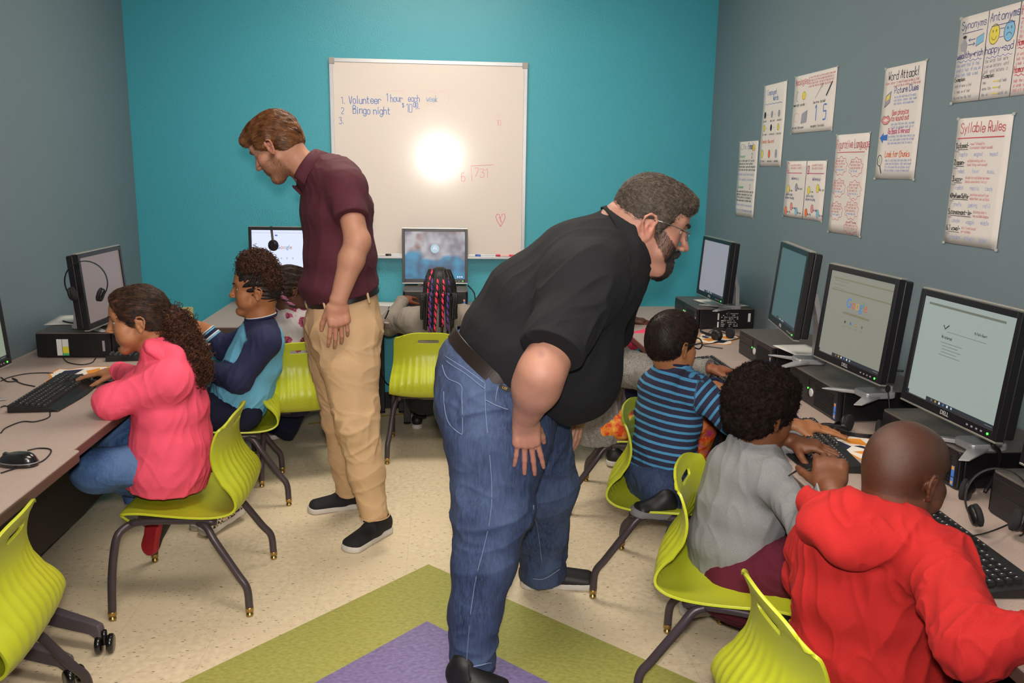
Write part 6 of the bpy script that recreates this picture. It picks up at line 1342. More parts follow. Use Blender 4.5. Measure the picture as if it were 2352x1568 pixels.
c = t.mix(st, t.mix(t.ramp(n, .4, .7), srgb('#23223a'), srgb('#383850')), t.mix(t.ramp(n, .35, .7), srgb('#3f86b8'), srgb('#58a4d0'))); t.l(c, t.b.inputs['Base Color']); t.b.inputs['Roughness'].default_value = .9; t.bump(n, .0005, .6)
m = bpy.data.materials.new('checker canvas'); t = NT(m); MATS['checker canvas'] = m; ch = t.n('TexChecker'); ch.inputs['Scale'].default_value = 85; t.l(t.coord('Object'), ch.inputs[0]); ch.inputs[1].default_value = (.75, .6, .45, 1); ch.inputs[2].default_value = (.01, .01, .01, 1); t.l(ch.outputs[0], t.b.inputs['Base Color'])
def kid(label, hd, nb, spine, arms, lat, skin, top, h=.004, lips=None, skinm='skin', nr=(.047, .05), bodyonly=False, slk=.012, arm_r=(.036, .031, .028, .020), fold=.005, topname='hoodie', disp=None, topcol=None, toph=.0042, extra=None, cutneck=True, seed=1, collarless=False, attrs=None):
    """spine = [(pt, w, d)] neck->hip; arms = [(shoulder, elbow, wrist, hand dict or None)]"""
    r = person(None, label); S = Sdf(h); hd.build(S, nb, nr); ua, ub, fa, fb = arm_r; bw = .72
    S.ecap(nb, spine[0][0], (nr[0]*1.1, nr[1]*1.05), (spine[0][1]*bw, spine[0][2]*bw), lat, .04)
    sb = spine[:-1]+[((spine[-2][0]*.75+spine[-1][0]*.25), spine[-1][1], spine[-1][2])]
    for i in range(len(spine)-1): S.ecap(sb[i][0], sb[i+1][0], (spine[i][1]*bw, spine[i][2]*bw), (spine[i+1][1]*bw, spine[i+1][2]*bw), lat, .04)
    for s_, e_, w_, hs in arms:
        S.ecap(spine[0][0], s_, ua*1.1, ua, None, .03); S.ecap(s_, e_, ua, ub, None, .02); S.ecap(e_, w_, ub, (fb*1.12, fb), None if not hs else np.cross(V3(hs['N']), V3(hs['D'])), .02)
        if hs: hand(S, w_, hs['D'], hs['N'], hs.get('size', .86), hs.get('side', 1), hs.get('curl', (.3, .3, .35, .4)), hs.get('spread', .15), hs.get('thumb', (.5, .3)), lift=hs.get('lift', 0))
    P, Q = S.mesh(); P = relax(P, Q, 1, .35); c = skin_colors(P, hd, skin, lips); N0 = normals(P, Q)
    if disp: c = disp(P, c, hd)
    r['_b'] = 0; body = skinmesh('body', P, Q, skinm, r, c); del r['_b']
    S = Sdf(toph)
    # garment
    cl = (spine[-1][0], spine[-1][0]-spine[-2][0])
    for i in range(len(spine)-1):
        a, w0, d0 = spine[i]; b, w1, d1 = spine[i+1]; last = i == len(spine)-2; ext = _n(b-a)*(.03 if last else 0)
        S.ecap(a, b+ext, (w0, d0), (w1, d1), lat, .04, clip=[cl] if last else [], rw=min(w0, d0, w1, d1)*.8)
    S.ecap(spine[0][0], nb, (spine[0][1]*.85, spine[0][2]*.85), (nr[0]*1.25, nr[1]*1.2), lat, .05)
    for s_, e_, w_, hs in arms:
        S.ecap(spine[0][0]+(s_-spine[0][0])*.4, s_, ua+slk*1.9, ua+slk*1.7, None, .05); S.ecap(s_, e_, ua+slk*1.55, ub+slk*1.5, None, .03); cutcap(S, e_, w_-_n(w_-e_)*.008, ub+slk*1.4, fb+slk*.75, .03)
    if extra: extra(S)
    if cutneck: S.ecap(nb+(hd.w(0, -.02, -.02)-nb)*.35, hd.w(0, -.02, .0), nr[0]*1.12, nr[0]*1.25, lat, .006, 's')
    P, Q = S.mesh(); N = normals(P, Q); P0 = P; ax = _n(spine[0][0]-spine[-1][0]); elb = np.zeros(len(P))
    for s_, e_, w_, hs in arms: elb = np.maximum(elb, np.exp(-(np.linalg.norm(P-e_, axis=1)/.07)**2)); elb = np.maximum(elb, .8*np.exp(-(np.linalg.norm(P-s_, axis=1)/.08)**2))
    f1 = folds(P, N, [(fold, along(ax+V3(.4, .2, 0), 17, 5), seed, 2), (fold*.6, along(ax+V3(-.6, .2, .3), 30, 9), seed+2, 3)]); f2 = folds(P, N, [(fold*1.6, along(V3(.5, .6, 1), 26, 5), seed+5, 3)])
    low = np.exp(-(((P-spine[-1][0])@ax-.05)/.05)**2)*.6
    P = P+(f1-P)+(f2-P)*np.clip(elb+low, 0, 1)[:, None]; P = relax(P, Q, 1, .4)
    col = topcol(P) if topcol else None; at = attrs(P) if attrs else None
    tp = skinmesh(topname, P, Q, top, r, col, at)
    # cuffs and hem
    for s_, e_, w_, hs in arms:
        mb = MB()
        d = _n(w_-e_); u = _n(np.cross(d, UPZ)); v = np.cross(d, u); rr = fb+slk*.8
        for k in range(3): mb.tube([w_-d*(.006+.008*k)+(u*math.cos(a)+v*math.sin(a))*rr for a in np.linspace(0, 6.283, 25)[:-1]], .005, 6, closed=True)
        mb.build('cuff', MATS[top] if top not in ('raglan', 'striped knit') else MATS['navy knit'], r)
    return r, tp, (P, Q)
def pants(r, hips, legs, m, h=.0048, lat=(0, 1, 0), name='trousers', fold=.005, seed=3):
    S = Sdf(h)
    for a, b, ra, rb in hips: S.ecap(a, b, ra, rb, lat, .05)
    for L in legs:
        for i in range(len(L)-1):
            (a, ra), (b, rb) = L[i], L[i+1]
            if i == len(L)-2: cutcap(S, a, b, ra, rb, .03)
            else: S.ecap(a, b, ra, rb, None, .04)
    P, Q = S.mesh(); N = normals(P, Q); P = folds(P, N, [(fold, along(V3(.7, .2, .5), 20, 6), seed, 3), (fold*.5, along(V3(-.5, .6, .5), 34, 9), seed+1, 3)]); P = relax(P, Q, 1, .4); return skinmesh(name, P, Q, m, r)
def haircap(hd, adds=(), cuts=(), h=.0036, t=1.0, face=(0, .118, .012, .083, .058, .062), low=(0, .06, -.07, .1, .085, .075), back=(0, -.05, -.09, .1, .08, .045), ears=True):
    S = Sdf(h); hd.ell(S, (0, -.008, .049), (.0785*t, .099*t, .0885*t), .01); hd.ell(S, (0, -.040, .012), (.069*t, .064*t, .07*t), .02); hd.ell(S, (0, .044, .076), (.060, .055, .050), .02)
    for a in adds: hd.ell(S, a[:3], a[3:6], .015)
    for f in (face, low, back)+tuple(cuts):
        if f: hd.ell(S, f[:3], f[3:6], .008, 's')
    if ears:
        for q in (-1, 1): hd.ell(S, (q*.085, -.004, -.003), (.022, .021, .031), .006, 's')
    return S
RN = np.random.RandomState(11)
def sample(P, N, sel, n, seed=0):
    r = np.random.RandomState(seed); i = np.nonzero(sel)[0]; j = i[r.randint(0, len(i), n)]; return P[j], N[j]
def pink_girl():
    T = 2.88; hd = Head(J(322, 741, T), (-.955, -.23, -.13), (-.13, .0, .99), .93, kid=.8, nose=.95, lip=1.1, ear=1.0, look=0); nb = J(368, 808, T+.01); lat = V3(.05, 1, 0)
    dz = DZ; e1 = atZ(258, 922, DZ+.052); e1[1] = min(e1[1], T+.0); s1 = J(392, 872, T-.115); w1 = J(318, 900, T+.20); w1[2] = DZ+.04
    s2 = J(372, 855, T+.13); w2 = atZ(272, 852, DZ+.05); e2 = atZ(330, 878, DZ+.05); e2[1] = 3.02
    def hood(S): S.ecap(J(372, 812, T-.03), J(425, 842, T), .055, .07, None, .03); S.ell(J(425, 860, T), (.04, .07, .04), k=.04); S.ecap(J(350, 808, T-.05), J(400, 815, T-.08), .03, .035, None, .03)
    r, tp, _ = kid('girl in bright pink hoodie and jeans with curly brown ponytail at the left desk', hd, nb, [(J(385, 868, T), .150, .098), (J(395, 935, T), .148, .112), (J(394, 1010, T), .150, .125), (J(388, 1062, T), .155, .132), (J(385, 1108, T), .150, .130)],
        [(s1, e1, w1, dict(D=(-.3, 1, 0), N=(0, 0, 1), side=1)), (s2, e2, w2, dict(D=(-1, .08, -.12), N=(0, 0, 1), side=-1, curl=(.12, .15, .25, .35), spread=.18, thumb=(.55, .3), size=.84))], lat, '#a8724e', 'pink fleece', lips='#a0584c', slk=.016, extra=hood, fold=.0042, seed=21)
    hd.eyes(r, '#3a2618', (0, .05)); hd.brows(r, 'hair curly brown', .9)
    H_ = Sdf(.004); H_.ecap(J(350, 792, T-.035), J(398, 808, T-.02), (.075, .030), (.105, .036), lat, .02); H_.ecap(J(398, 808, T-.02), J(434, 852, T), (.105, .034), (.070, .030), lat, .02); H_.ecap(hd.w(0, -.02, -.1), hd.w(0, -.03, .0), .058, .062, lat, .01, 's'); hp_, hq_ = H_.big(); hn_ = normals(hp_, hq_); hp_ = relax(folds(hp_, hn_, [(.006, along(V3(.6, 0, -.6), 22, 6), 4, 3)]), hq_, 1, .4); skinmesh('hood', hp_, hq_, 'pink fleece', tp)
    jl = pants(r, [(J(380, 1070, T-.05), J(375, 1070, T+.08), (.09, .08), (.09, .08))], [[(J(355, 1062, T-.07), .078), (J(222, 1078, T-.10), .064), (J(215, 1082, T-.09), .062), (J(320, 1108, T+.02), .05)], [(J(355, 1050, T+.09), .075), (J(262, 990, T+.17), .066), (J(275, 1010, T+.19), .062), (J(318, 1150, T+.14), .048)]], 'denim light', name='jeans')
    S = Sdf(.004); S.ecap(J(318, 1140, T+.14), J(345, 1195, T+.12), .03, .03, None, .02); p, q = S.mesh(); skinmesh('sock', p, q, 'sock grey', r)
    shoe(r, J(352, 1188, T+.08)+V3(0, 0, .0), J(336, 1268, T+.08), 'shoe black2', 'shoe red', .034, .055, up=(.5, .8, .2), laces=None)
    S = haircap(hd, adds=((0, -.085, .02, .05, .03, .045),), face=(0, .138, .030, .10, .078, .10), t=1.02); P, Q = S.big(); N = normals(P, Q); g = vnoise(hd.loc(P)*np.array([60, 18, 60]), 5); P = P+N*((g-.5)*.005)[:, None]; hr = skinmesh('hair', P, Q, 'hair curly brown', r); N = normals(P, Q)
    tail = hd.w(0, -.10, .025)
    strands('hair_strands', P, N, hd.loc(P)[:, 2] > -.04, lambda p, n: tail-p+np.array([random.gauss(0, .004) for _ in range(3)]), 'hair soft brown', hr, 2600, 14, .006, .0006, .0012, 4, wob=.0008)
    # curly ponytail
    ch = [(hd.w(0, -.10, .02), .028), (J(402, 738, T+.01), .038), (J(412, 772, T), .046), (J(428, 808, T-.01), .050), (J(447, 836, T-.02), .036), (J(456, 862, T-.02), .018)]
    S = Sdf(.004); S.chain([c[0] for c in ch], [c[1]*.82 for c in ch], .03); P, Q = S.mesh(); N = normals(P, Q); g = vnoise(P*110, 9); P = P+N*((g-.5)*.016)[:, None]; pt = skinmesh('ponytail', P, Q, 'hair curly brown', r); N = normals(P, Q)
    a, b = sample(P, N, np.ones(len(P), bool), 2600, 3); curls('ponytail_curls', a-b*.004, b*.7+V3(.25, 0, -1.0), 'hair curl strands', pt, .038, .0065, 2.6, .0011, 5, 20, .35)
    MB().tube([tail+hd.s*.03*(hd.B[0]*math.cos(t_)+hd.B[2]*math.sin(t_)) for t_ in np.linspace(0, 6.283, 25)[:-1]], .005, 7, closed=True).build('hair_tie', MATS['black fleece'], r)
    a, b = sample(P, N, P[:, 2] < ch[3][0][2], 60, 6); return r
def raglan_girl():
    T = 3.74; hd = Head(J(590, 671, T), (-.985, -.17, .02), (.02, 0, 1), 1.0, kid=.9, nose=.85, nw=1.15, lip=1.2, ear=.95); nb = J(600, 728, T+.01); lat = V3(-.15, 1, 0)
    s1 = J(610, 783, T-.14); e1 = J(548, 873, T-.20); w1 = J(462, 838, T-.02); s2 = J(578, 770, T+.14); e2 = J(515, 800, T+.22); w2 = J(476, 757, T+.22)
    A1, A2, A3 = s1, e1, w1
    def tc(P):
        c = np.tile(srgb('#6cb8dc'), (len(P), 1)); nv = np.array(srgb('#1a2148')); arm = np.zeros(len(P))
        for a, b, w in ((s1, e1, w1), (s2, e2, w2)):
            _, d0 = bary(P, a, b); _, d1 = bary(P, b, w); _, d2 = bary(P, nb, a); arm = np.maximum(arm, np.maximum(np.clip((.068-d0)/.005+.5, 0, 1), np.maximum(np.clip((.06-d1)/.005+.5, 0, 1), np.clip((.078-d2)/.005+.5, 0, 1))))
        arm = arm[:, None]; return (c*(1-arm)+nv*arm)*(.95+.1*vnoise(P*300, 2)[:, None])
    r, tp, _ = kid('girl with high curly bun in light blue top with navy sleeves beyond the pink hoodie', hd, nb, [(J(598, 782, T), .145, .10), (J(583, 830, T), .145, .115), (J(560, 885, T), .15, .125), (J(545, 930, T), .155, .125)],
        [(s1, e1, w1, dict(D=(-1, .3, .1), N=(0, 0, 1), side=1)), (s2, e2, w2, dict(D=(-1, .05, .12), N=(.1, -.9, .5), side=-1, curl=(.5, .55, .6, .6), thumb=(.4, .6), size=.92))], lat, '#a56c45', 'raglan', lips='#9a5648', topname='raglan_shirt', topcol=tc, slk=.014, fold=.005, seed=31, h=.0042)
    hd.eyes(r, '#2a1a12', (0, -.05)); hd.brows(r, 'hair black', .8); d = _n(w2-e2); u = _n(np.cross(d, UPZ)); v = np.cross(d, u)
    for off, mm in ((.004, 'cuff white'), (.012, 'cuff sky'), (.034, 'cuff white'), (.042, 'cuff sky')): MB().tube([w2-d*off+(u*math.cos(a)+v*math.sin(a))*(.0315+off*.15) for a in np.linspace(0, 6.283, 25)[:-1]], .0042, 6, closed=True).build('cuff_stripe', MATS[mm], tp)
    ring = [nb+V3(-.002, 0, .008)+lat*.066*math.sin(a)+V3(.064*math.cos(a), .01*math.cos(a), .010*math.cos(a)-.006) for a in np.linspace(0, 6.283, 33)[:-1]]
    MB().tube(ring, .0065, 7, closed=True).build('neck_band', MATS['navy knit'], tp); MB().tube([p+V3(0, 0, .006)*1 for p in ring], .0028, 6, closed=True).build('neck_trim', MATS['cuff white'], tp)
    belt_ring(J(544, 928, T), J(560, 885, T)-J(545, 930, T), lat, .150, .121, .010, 'cuff white', tp, 'hem_trim', th=.008)
    pants(r, [(J(555, 935, T-.04), J(552, 935, T+.08), .088, .09)], [[(J(552, 950, T-.08), .085), (J(460, 945, T-.12), .075), (J(445, 960, T-.1), .07), (J(500, 1130, T-.16), .045)], [(J(556, 940, T+.08), .09), (J(470, 930, T+.12), .075), (J(470, 950, T+.12), .065), (J(480, 1120, T+.05), .045)]], 'navy pants')
    shoe(r, atZ(562, 1168, .04), atZ(462, 1232, .005), 'checker canvas', 'sole white', .042, .06, laces=None); shoe(r, atZ(505, 1200, .01), atZ(447, 1214, .0), 'shoe teal', 'sole white', .036, .05)
    L0 = lambda P: hd.loc(P)
    S = haircap(hd, face=(0, .134, .030, .095, .078, .095), t=1.0, adds=((0, -.03, .115, .05, .05, .03),)); P, Q = S.big(); N = normals(P, Q); L = hd.loc(P)
    ang = np.arctan2(L[:, 0], L[:, 2]+.02); rows = np.abs(np.sin(ang*13)); P = P+N*((rows-.75)*.0065)[:, None]; hr = skinmesh('hair', P, Q, 'hair black', r); N = normals(P, Q); top = hd.w(0, -.03, .14)
    L = hd.loc(P); mb = MB()
    for q in (-1, 1):
        for k in range(9):
            x0 = q*(.012+.0085*k); st = (x0, .083-.0000-k*.0055-(k**2)*.0007, .105-.0105*k); pts = []
            for t_ in np.linspace(0, 1, 9):
                v = np.array(st)*(1-t_)+np.array([q*.012, -.03, .137])*t_; c = np.array([0, -.008, .047]); d = (v-c); e = d/np.array([.0775, .0985, .0880]); pts.append(hd.w(*(c+d/np.linalg.norm(e)*1.02)))
            mb.tube(smooth_path(pts, 2), .0047*hd.s, 7)
    mb.build('cornrows', MATS['hair black'], hr)
    S = Sdf(.005); bc = J(590, 612, T); S.ell(bc, (.072, .072, .062), k=.02); S.ell(J(612, 640, T), (.05, .06, .06), k=.03); P, Q = S.mesh(); N = normals(P, Q); g = vnoise(P*90, 9); P = P+N*((g-.5)*.022)[:, None]; bn = skinmesh('bun', P, Q, 'hair curly brown', r); N = normals(P, Q)
    a, b = sample(P, N, np.ones(len(P), bool), 2200, 4); curls('bun_curls', a-b*.006, b+V3(0, 0, .2), 'hair curl strands', bn, .030, .0075, 2.2, .0012, 6, 18, .6); return r
def floral_child():
    T = 4.12; hd = Head(J(668, 668, T), (.86, .50, -.12), (0, 0, 1), .90, kid=1, nose=.8, nw=1.2, lip=1.3); nb = J(662, 712, T); lat = V3(.85, .5, 0)
    s1 = J(622, 745, T); e1 = J(612, 815, T+.10); w1 = J(640, 780, T+.33); s2 = J(712, 745, T-.02); e2 = J(735, 810, T+.1); w2 = J(720, 778, T+.3)
    r, tp, _ = kid('child with dark braided hair in pale floral top behind the khaki trousers', hd, nb, [(J(665, 750, T), .14, .09), (J(668, 800, T), .14, .10), (J(672, 870, T), .14, .11), (J(672, 915, T), .15, .12)], [(s1, e1, w1, None), (s2, e2, w2, None)], lat, '#5a3426', 'floral', lips='#6a3a34', topname='sweatshirt', h=.005, toph=.005)
    hd.eyes(r, '#1a100c'); pants(r, [(J(655, 905, T), J(690, 905, T), .10, .10)], [[(J(655, 915, T), .08), (J(640, 905, T+.35), .07), (J(640, 915, T+.38), .06), (J(630, 985, T+.2), .045)], [(J(690, 915, T), .08), (J(690, 905, T+.35), .07), (J(690, 915, T+.38), .06), (J(655, 1000, T+.2), .045)]], 'navy pants', h=.006)
    shoe(r, atZ(632, 1010, .02), atZ(612, 985, .02), 'sock grey', 'sole white', .034, .05); shoe(r, atZ(668, 1000, .01), atZ(660, 975, .01), 'shoe black2', 'sole white', .034, .05)
    S = haircap(hd, t=1.03); P, Q = S.big(); N = normals(P, Q); L = hd.loc(P); P = P+N*((np.abs(np.sin(np.arctan2(L[:, 0], L[:, 2])*11))-.6)*.005)[:, None]; hr = skinmesh('hair', P, Q, 'hair dark brown', r); N = normals(P, Q)
    strands('hair_strands', P, N, hd.loc(P)[:, 2] > -.03, lambda p, n: -hd.B[1]+.2*hd.B[2], 'hair soft brown', hr, 900, 12, .007, .0008, .001, 4)
    for pts, mm in (([(636, 635), (634, 652), (640, 668), (650, 682), (662, 694), (676, 704)], 'braid mauve'), ([(632, 655), (625, 672), (622, 690)], 'hair dark brown')):
        pp = smooth_path([J(x, y, T-.10) for x, y in pts], 6); mb = MB()
        for s_ in (0, 2.09, 4.19):
            mb.tube([p+.009*(V3(1, 0, 0)*math.cos(k*.9+s_)+V3(0, 1, 0)*math.sin(k*.9+s_)) for k, p in enumerate(pp)], [.009-.004*k/len(pp) for k in range(len(pp))], 7, mi=0 if s_ < 4 else 1)
        mb.build('braid', [MATS[mm], MATS['braid black']], hr)
    return r
def braid_child():
    T = 4.42; hd = Head(J(1010, 668, T), (.05, 1, -.12), (0, .1, 1), .92, kid=1); nb = J(1008, 708, T-.01); lat = V3(1, 0, 0)
    s1 = J(940, 735, T+.0); e1 = J(893, 745, T+.12); w1 = J(925, 690, T+.33); s2 = J(1066, 728, T+.0); e2 = J(1085, 780, T+.15); w2 = J(1060, 722, T+.36)
    def hood(S): S.ell(J(1008, 728, T-.07), (.10, .05, .06), k=.04)
    r, tp, _ = kid('child seen from behind with long pink and purple braids and grey hoodie', hd, nb, [(J(1004, 738, T), .150, .09), (J(1002, 790, T), .150, .10), (J(1000, 860, T), .15, .11), (J(1000, 905, T), .15, .12)], [(s1, e1, w1, dict(D=(.35, .8, .1), N=(0, -.2, 1), side=1, curl=(.4, .4, .4, .4))), (s2, e2, w2, dict(D=(-.3, .8, 0), N=(0, 0, 1), side=-1))], lat, '#7a4426', 'grey knit', h=.005, toph=.005, extra=hood, slk=.016, fold=.006, seed=41)
    hd.eyes(r, '#1a100c'); pants(r, [(J(975, 905, T), J(1030, 905, T), .10, .10)], [[(J(970, 915, T), .08), (J(965, 905, T+.36), .07), (J(965, 915, T+.38), .055), (J(965, 960, T+.35), .034)], [(J(1030, 915, T), .08), (J(1030, 905, T+.36), .07), (J(1030, 915, T+.38), .055), (J(1030, 960, T+.35), .034)]], 'black fleece', h=.006)
    for x in (958, 1028): shoe(r, J(x, 998, T+.33)*[1, 1, 0]+V3(0, 0, .0), J(x, 980, T+.5)*[1, 1, 0], 'shoe black2', 'sole white', .034, .05)
    MB().tube(smooth_path([J(893, 712, T+.05), J(889, 722, T+.05), J(884, 732, T+.05)], 3), .004, 5).build('sleeve_print', MATS['black fleece'], tp)
    S = haircap(hd, t=1.02, ears=False, back=None); P, Q = S.big(); hr = skinmesh('hair', P, Q, 'hair black', r)
    rnd = random.Random(9); cols = {9: 'braid pink', 11: 'braid purple', 14: 'braid pink', 17: 'braid pink', 20: 'braid purple', 4: 'braid purple'}
    n = 30
    for k in range(n):
        a = math.radians(-105+210*k/(n-1)); row = k % 3; top = hd.w(.055*math.sin(a), -.02-.045*math.cos(a), .122-.012*row)
        p1 = hd.w(.083*math.sin(a), -.015-.100*math.cos(a), .05); p2 = hd.w(.088*math.sin(a)+rnd.uniform(-.006, .006), -.02-.112*math.cos(a), -.02)
        zend = .655+rnd.uniform(-.02, .05) if abs(a) < 1.2 else .74; xe = hd.C[0]+.082*math.sin(a)+rnd.uniform(-.012, .012); p3 = V3(xe, hd.C[1]-.125-.008*row-.014*math.cos(a), .86); p4 = V3(xe+rnd.uniform(-.012, .012), hd.C[1]-.135-.008*row-.012*math.cos(a), zend)
        pp = np.array(smooth_path([top, p1, p2, p3, p4], 14)); sl_ = np.concatenate([[0], np.cumsum(np.linalg.norm(np.diff(pp, axis=0), axis=1))]); tt = np.arange(0, sl_[-1], .0045); pp = np.stack([np.interp(tt, sl_, pp[:, j]) for j in range(3)], 1); mb = MB(); c = cols.get(k); rr = .0052
        for s_ in (0, 2.09, 4.19):
            mb.tube([p+.0034*(V3(1, 0, 0)*math.cos(i*.8+s_)+V3(0, 1, 0)*math.sin(i*.8+s_)) for i, p in enumerate(pp)], [rr*(1-.35*i/len(pp)) for i in range(len(pp))], 6, mi=1 if (c and s_ < 3) else 0)
        mb.build('braid', [MATS['braid black'], MATS[c or 'braid black']], hr)
    return r
def pink_sleeve_child():
    T = 4.30; hd = Head(J(1385, 655, T), (1, .2, -.1), (0, 0, 1), .88, kid=1); nb = J(1375, 705, T); lat = V3(0, 1, 0)
    s1 = J(1385, 745, T-.11); e1 = J(1425, 795, T-.16); w1 = J(1497, 765, T-.10); s2 = J(1380, 735, T+.12); e2 = J(1400, 755, T+.2); w2 = J(1452, 733, T+.12)
    r, tp, _ = kid('child in hot pink sleeves mostly hidden behind the bending man', hd, nb, [(J(1372, 745, T), .13, .085), (J(1366, 800, T), .13, .09), (J(1358, 880, T), .13, .10)], [(s1, e1, w1, dict(D=(1, .1, 0), N=(0, 0, 1), side=1)), (s2, e2, w2, dict(D=(1, -.2, -.15), N=(0, -.2, 1), side=-1, curl=(.4, .5, .5, .5), size=.8))], lat, '#5a3426', 'hot pink knit', topname='top', h=.005, toph=.005, slk=.015)
    hd.eyes(r, '#1a100c'); pants(r, [(J(1355, 890, T-.05), J(1355, 890, T+.08), .09, .09)], [[(J(1360, 895, T-.08), .075), (J(1450, 895, T-.08), .065), (J(1455, 905, T-.08), .055), (J(1450, 980, T-.05), .04)], [(J(1360, 890, T+.08), .075), (J(1440, 885, T+.08), .065), (J(1445, 895, T+.08), .055), (J(1440, 965, T+.1), .04)]], 'navy pants', h=.006)
    S = haircap(hd, t=1.05); P, Q = S.big(); skinmesh('hair', P, Q, 'hair black', r); return r
def marl_child():
    T = 3.56; hd = Head(J(1388, 700, T), (.96, .2, -.15), (.1, 0, 1), .92, kid=.8); nb = J(1368, 765, T); lat = V3(-.1, 1, 0)
    s1 = J(1385, 850, T-.13); e1 = J(1470, 905, T-.2); w1 = J(1560, 880, T-.15); s2 = J(1400, 820, T+.0); e2 = J(1462, 845, T-.1); w2 = atZ(1632, 846, DZ+.045)
    e1 = J(1478, 862, T-.22); w1 = atZ(1560, 900, DZ+.04)
    r, tp, _ = kid('child in heathered grey hoodie and orange patterned leggings behind the striped shirt', hd, nb, [(J(1372, 822, T), .145, .10), (J(1368, 880, T), .145, .115), (J(1368, 935, T), .15, .125), (J(1378, 1000, T), .158, .128)], [(s2, e2, w2, dict(D=(1, .05, -.1), N=(0, 0, 1), side=1, curl=(.15, .2, .25, .3), spread=.16)), (s1, e1, w1, None)], lat, '#8a5236', 'heather marl', slk=.02, fold=.008, seed=51, h=.0045, toph=.0045)
    hd.eyes(r, '#1a100c'); pants(r, [(J(1385, 965, T-.05), J(1385, 965, T+.06), .09, .085)], [[(J(1392, 972, T-.08), .076), (J(1600, 968, T-.15), .072), (J(1608, 985, T-.15), .065), (J(1590, 1090, T-.15), .045)], [(J(1395, 970, T+.08), .076), (J(1590, 960, T+.08), .07), (J(1595, 990, T+.08), .062), (J(1440, 1050, T+.1), .042)]], 'leggings', name='leggings')
    shoe(r, atZ(1398, 1066, .01), atZ(1462, 1068, .01), 'shoe black2', 'sole white', .038, .06)
    S = haircap(hd, t=1.04); P, Q = S.big(); skinmesh('hair', P, Q, 'hair black', r); return r
def striped_boy():
    T = 2.90; hd = Head(J(1542, 796, T), (.87, .47, -.05), (.03, 0, 1), .93, kid=1, nose=.8, lip=1, ear=1.0); nb = J(1545, 840, T); lat = V3(-.45, .89, 0)
    s1 = J(1594, 893, T-.10); e1 = J(1682, 962, T-.18); w1 = atZ(1822, 975, DZ+.045); s2 = J(1530, 865, T+.14); e2 = J(1600, 890, T+.2); w2 = atZ(1642, 888, DZ+.05)
    sp = [(J(1540, 895, T), .138, .092), (J(1534, 960, T), .135, .098), (J(1522, 1020, T), .132, .105), (J(1512, 1078, T), .135, .112)]
    def st(P):
        ax = _n(sp[0][0]-sp[-1][0]); t_ = -((P-sp[-1][0])@ax)/.0275+20; best = np.full(len(P), .095)
        tor = np.minimum(bary(P, sp[0][0], sp[-1][0])[1]*.52, 9); arm = np.full(len(P), 9.); ta = np.zeros(len(P))
        for a, b, w in ((s1, e1, w1), (s2, e2, w2)):
            q, d = bary(P, a, b); L = np.linalg.norm(b-a); m = d < arm; arm[m] = d[m]; ta[m] = (q*L/.0275)[m]
            q2, d2 = bary(P, b, w); m = d2 < arm; arm[m] = d2[m]; ta[m] = ((L+q2*np.linalg.norm(w-b))/.0275)[m]
        out = np.where((arm < .064) & (np.minimum(np.linalg.norm(P-s1, axis=1), 9) < 9) & (tor > .048), ta+.2, t_); return {'stripe': out}
    r, tp, _ = kid('boy with black glasses in navy and light blue striped shirt and jeans', hd, nb, sp, [(s1, e1, w1, dict(D=(.93, -.1, -.08), N=(.0, -.1, 1), side=1, curl=(.1, .15, .25, .3), spread=.22, thumb=(.5, .2), size=.9)), (s2, e2, w2, dict(D=(1, -.1, -.1), N=(0, 0, 1), side=-1, size=.85))], lat, '#a06a45', 'striped knit', lips='#9a5648', topname='striped_shirt', slk=.013, fold=.004, seed=61, attrs=st)
    hd.eyes(r, '#1e120c'); hd.brows(r, 'hair black')
    jl = pants(r, [(J(1508, 1082, T), J(1512, 1125, T), (.128, .108), (.12, .11))], [[(J(1520, 1120, T-.09), .085), (J(1600, 1140, T-.16), .068), (J(1598, 1150, T-.17), .064), (J(1565, 1235, T-.12), .05), (J(1560, 1245, T-.12), .048)], [(J(1515, 1120, T+.06), .085), (J(1590, 1130, T+.0), .066), (J(1590, 1140, T-.03), .06), (J(1515, 1165, T-.08), .045)]], 'denim dark', name='jeans', lat=lat)
    MB().tube([nb+V3(0, 0, .012)+lat*.060*math.sin(a)+V3(.89, .45, 0)*.058*math.cos(a)-UPZ*.010*math.cos(a) for a in np.linspace(0, 6.283, 33)[:-1]], .0065, 7, closed=True).build('neck_band', MATS['navy knit'], tp)
    belt_ring(J(1511, 1092, T), UPZ, lat, .133, .113, .022, 'denim dark', jl, 'waistband', th=.004); mb = MB()
    for pts in ([(1470, 1115), (1500, 1108), (1505, 1140)], [(1545, 1100), (1548, 1130)]): mb.tube([J(x, y, T-.125) for x, y in pts], .0014, 5)
    shoe(r, J(1540, 1186, T-.19), J(1455, 1182, T-.21), 'shoe black2', 'sock grey', .040, .062)
    S = haircap(hd, t=1.06, face=(0, .122, .014, .088, .058, .07), back=(0, -.06, -.088, .1, .08, .035)); P, Q = S.big(); N = normals(P, Q); hr = skinmesh('hair', P, Q, 'hair black', r); cr = hd.w(0, -.06, .12)
    strands('hair_strands', P, N, hd.loc(P)[:, 2] > -.04, lambda p, n: (p-cr)+.02*hd.B[1]+np.array([random.gauss(0, .012) for _ in range(3)]), 'hair dark brown', hr, 4200, 8, .005, .0006, .0022, 4, wob=.001)
    G = empty('eyeglasses', (0, 0, 0), 0, 'black framed spectacles worn by the boy in the striped shirt', 'eyeglasses'); mb = MB(); lm = MB()
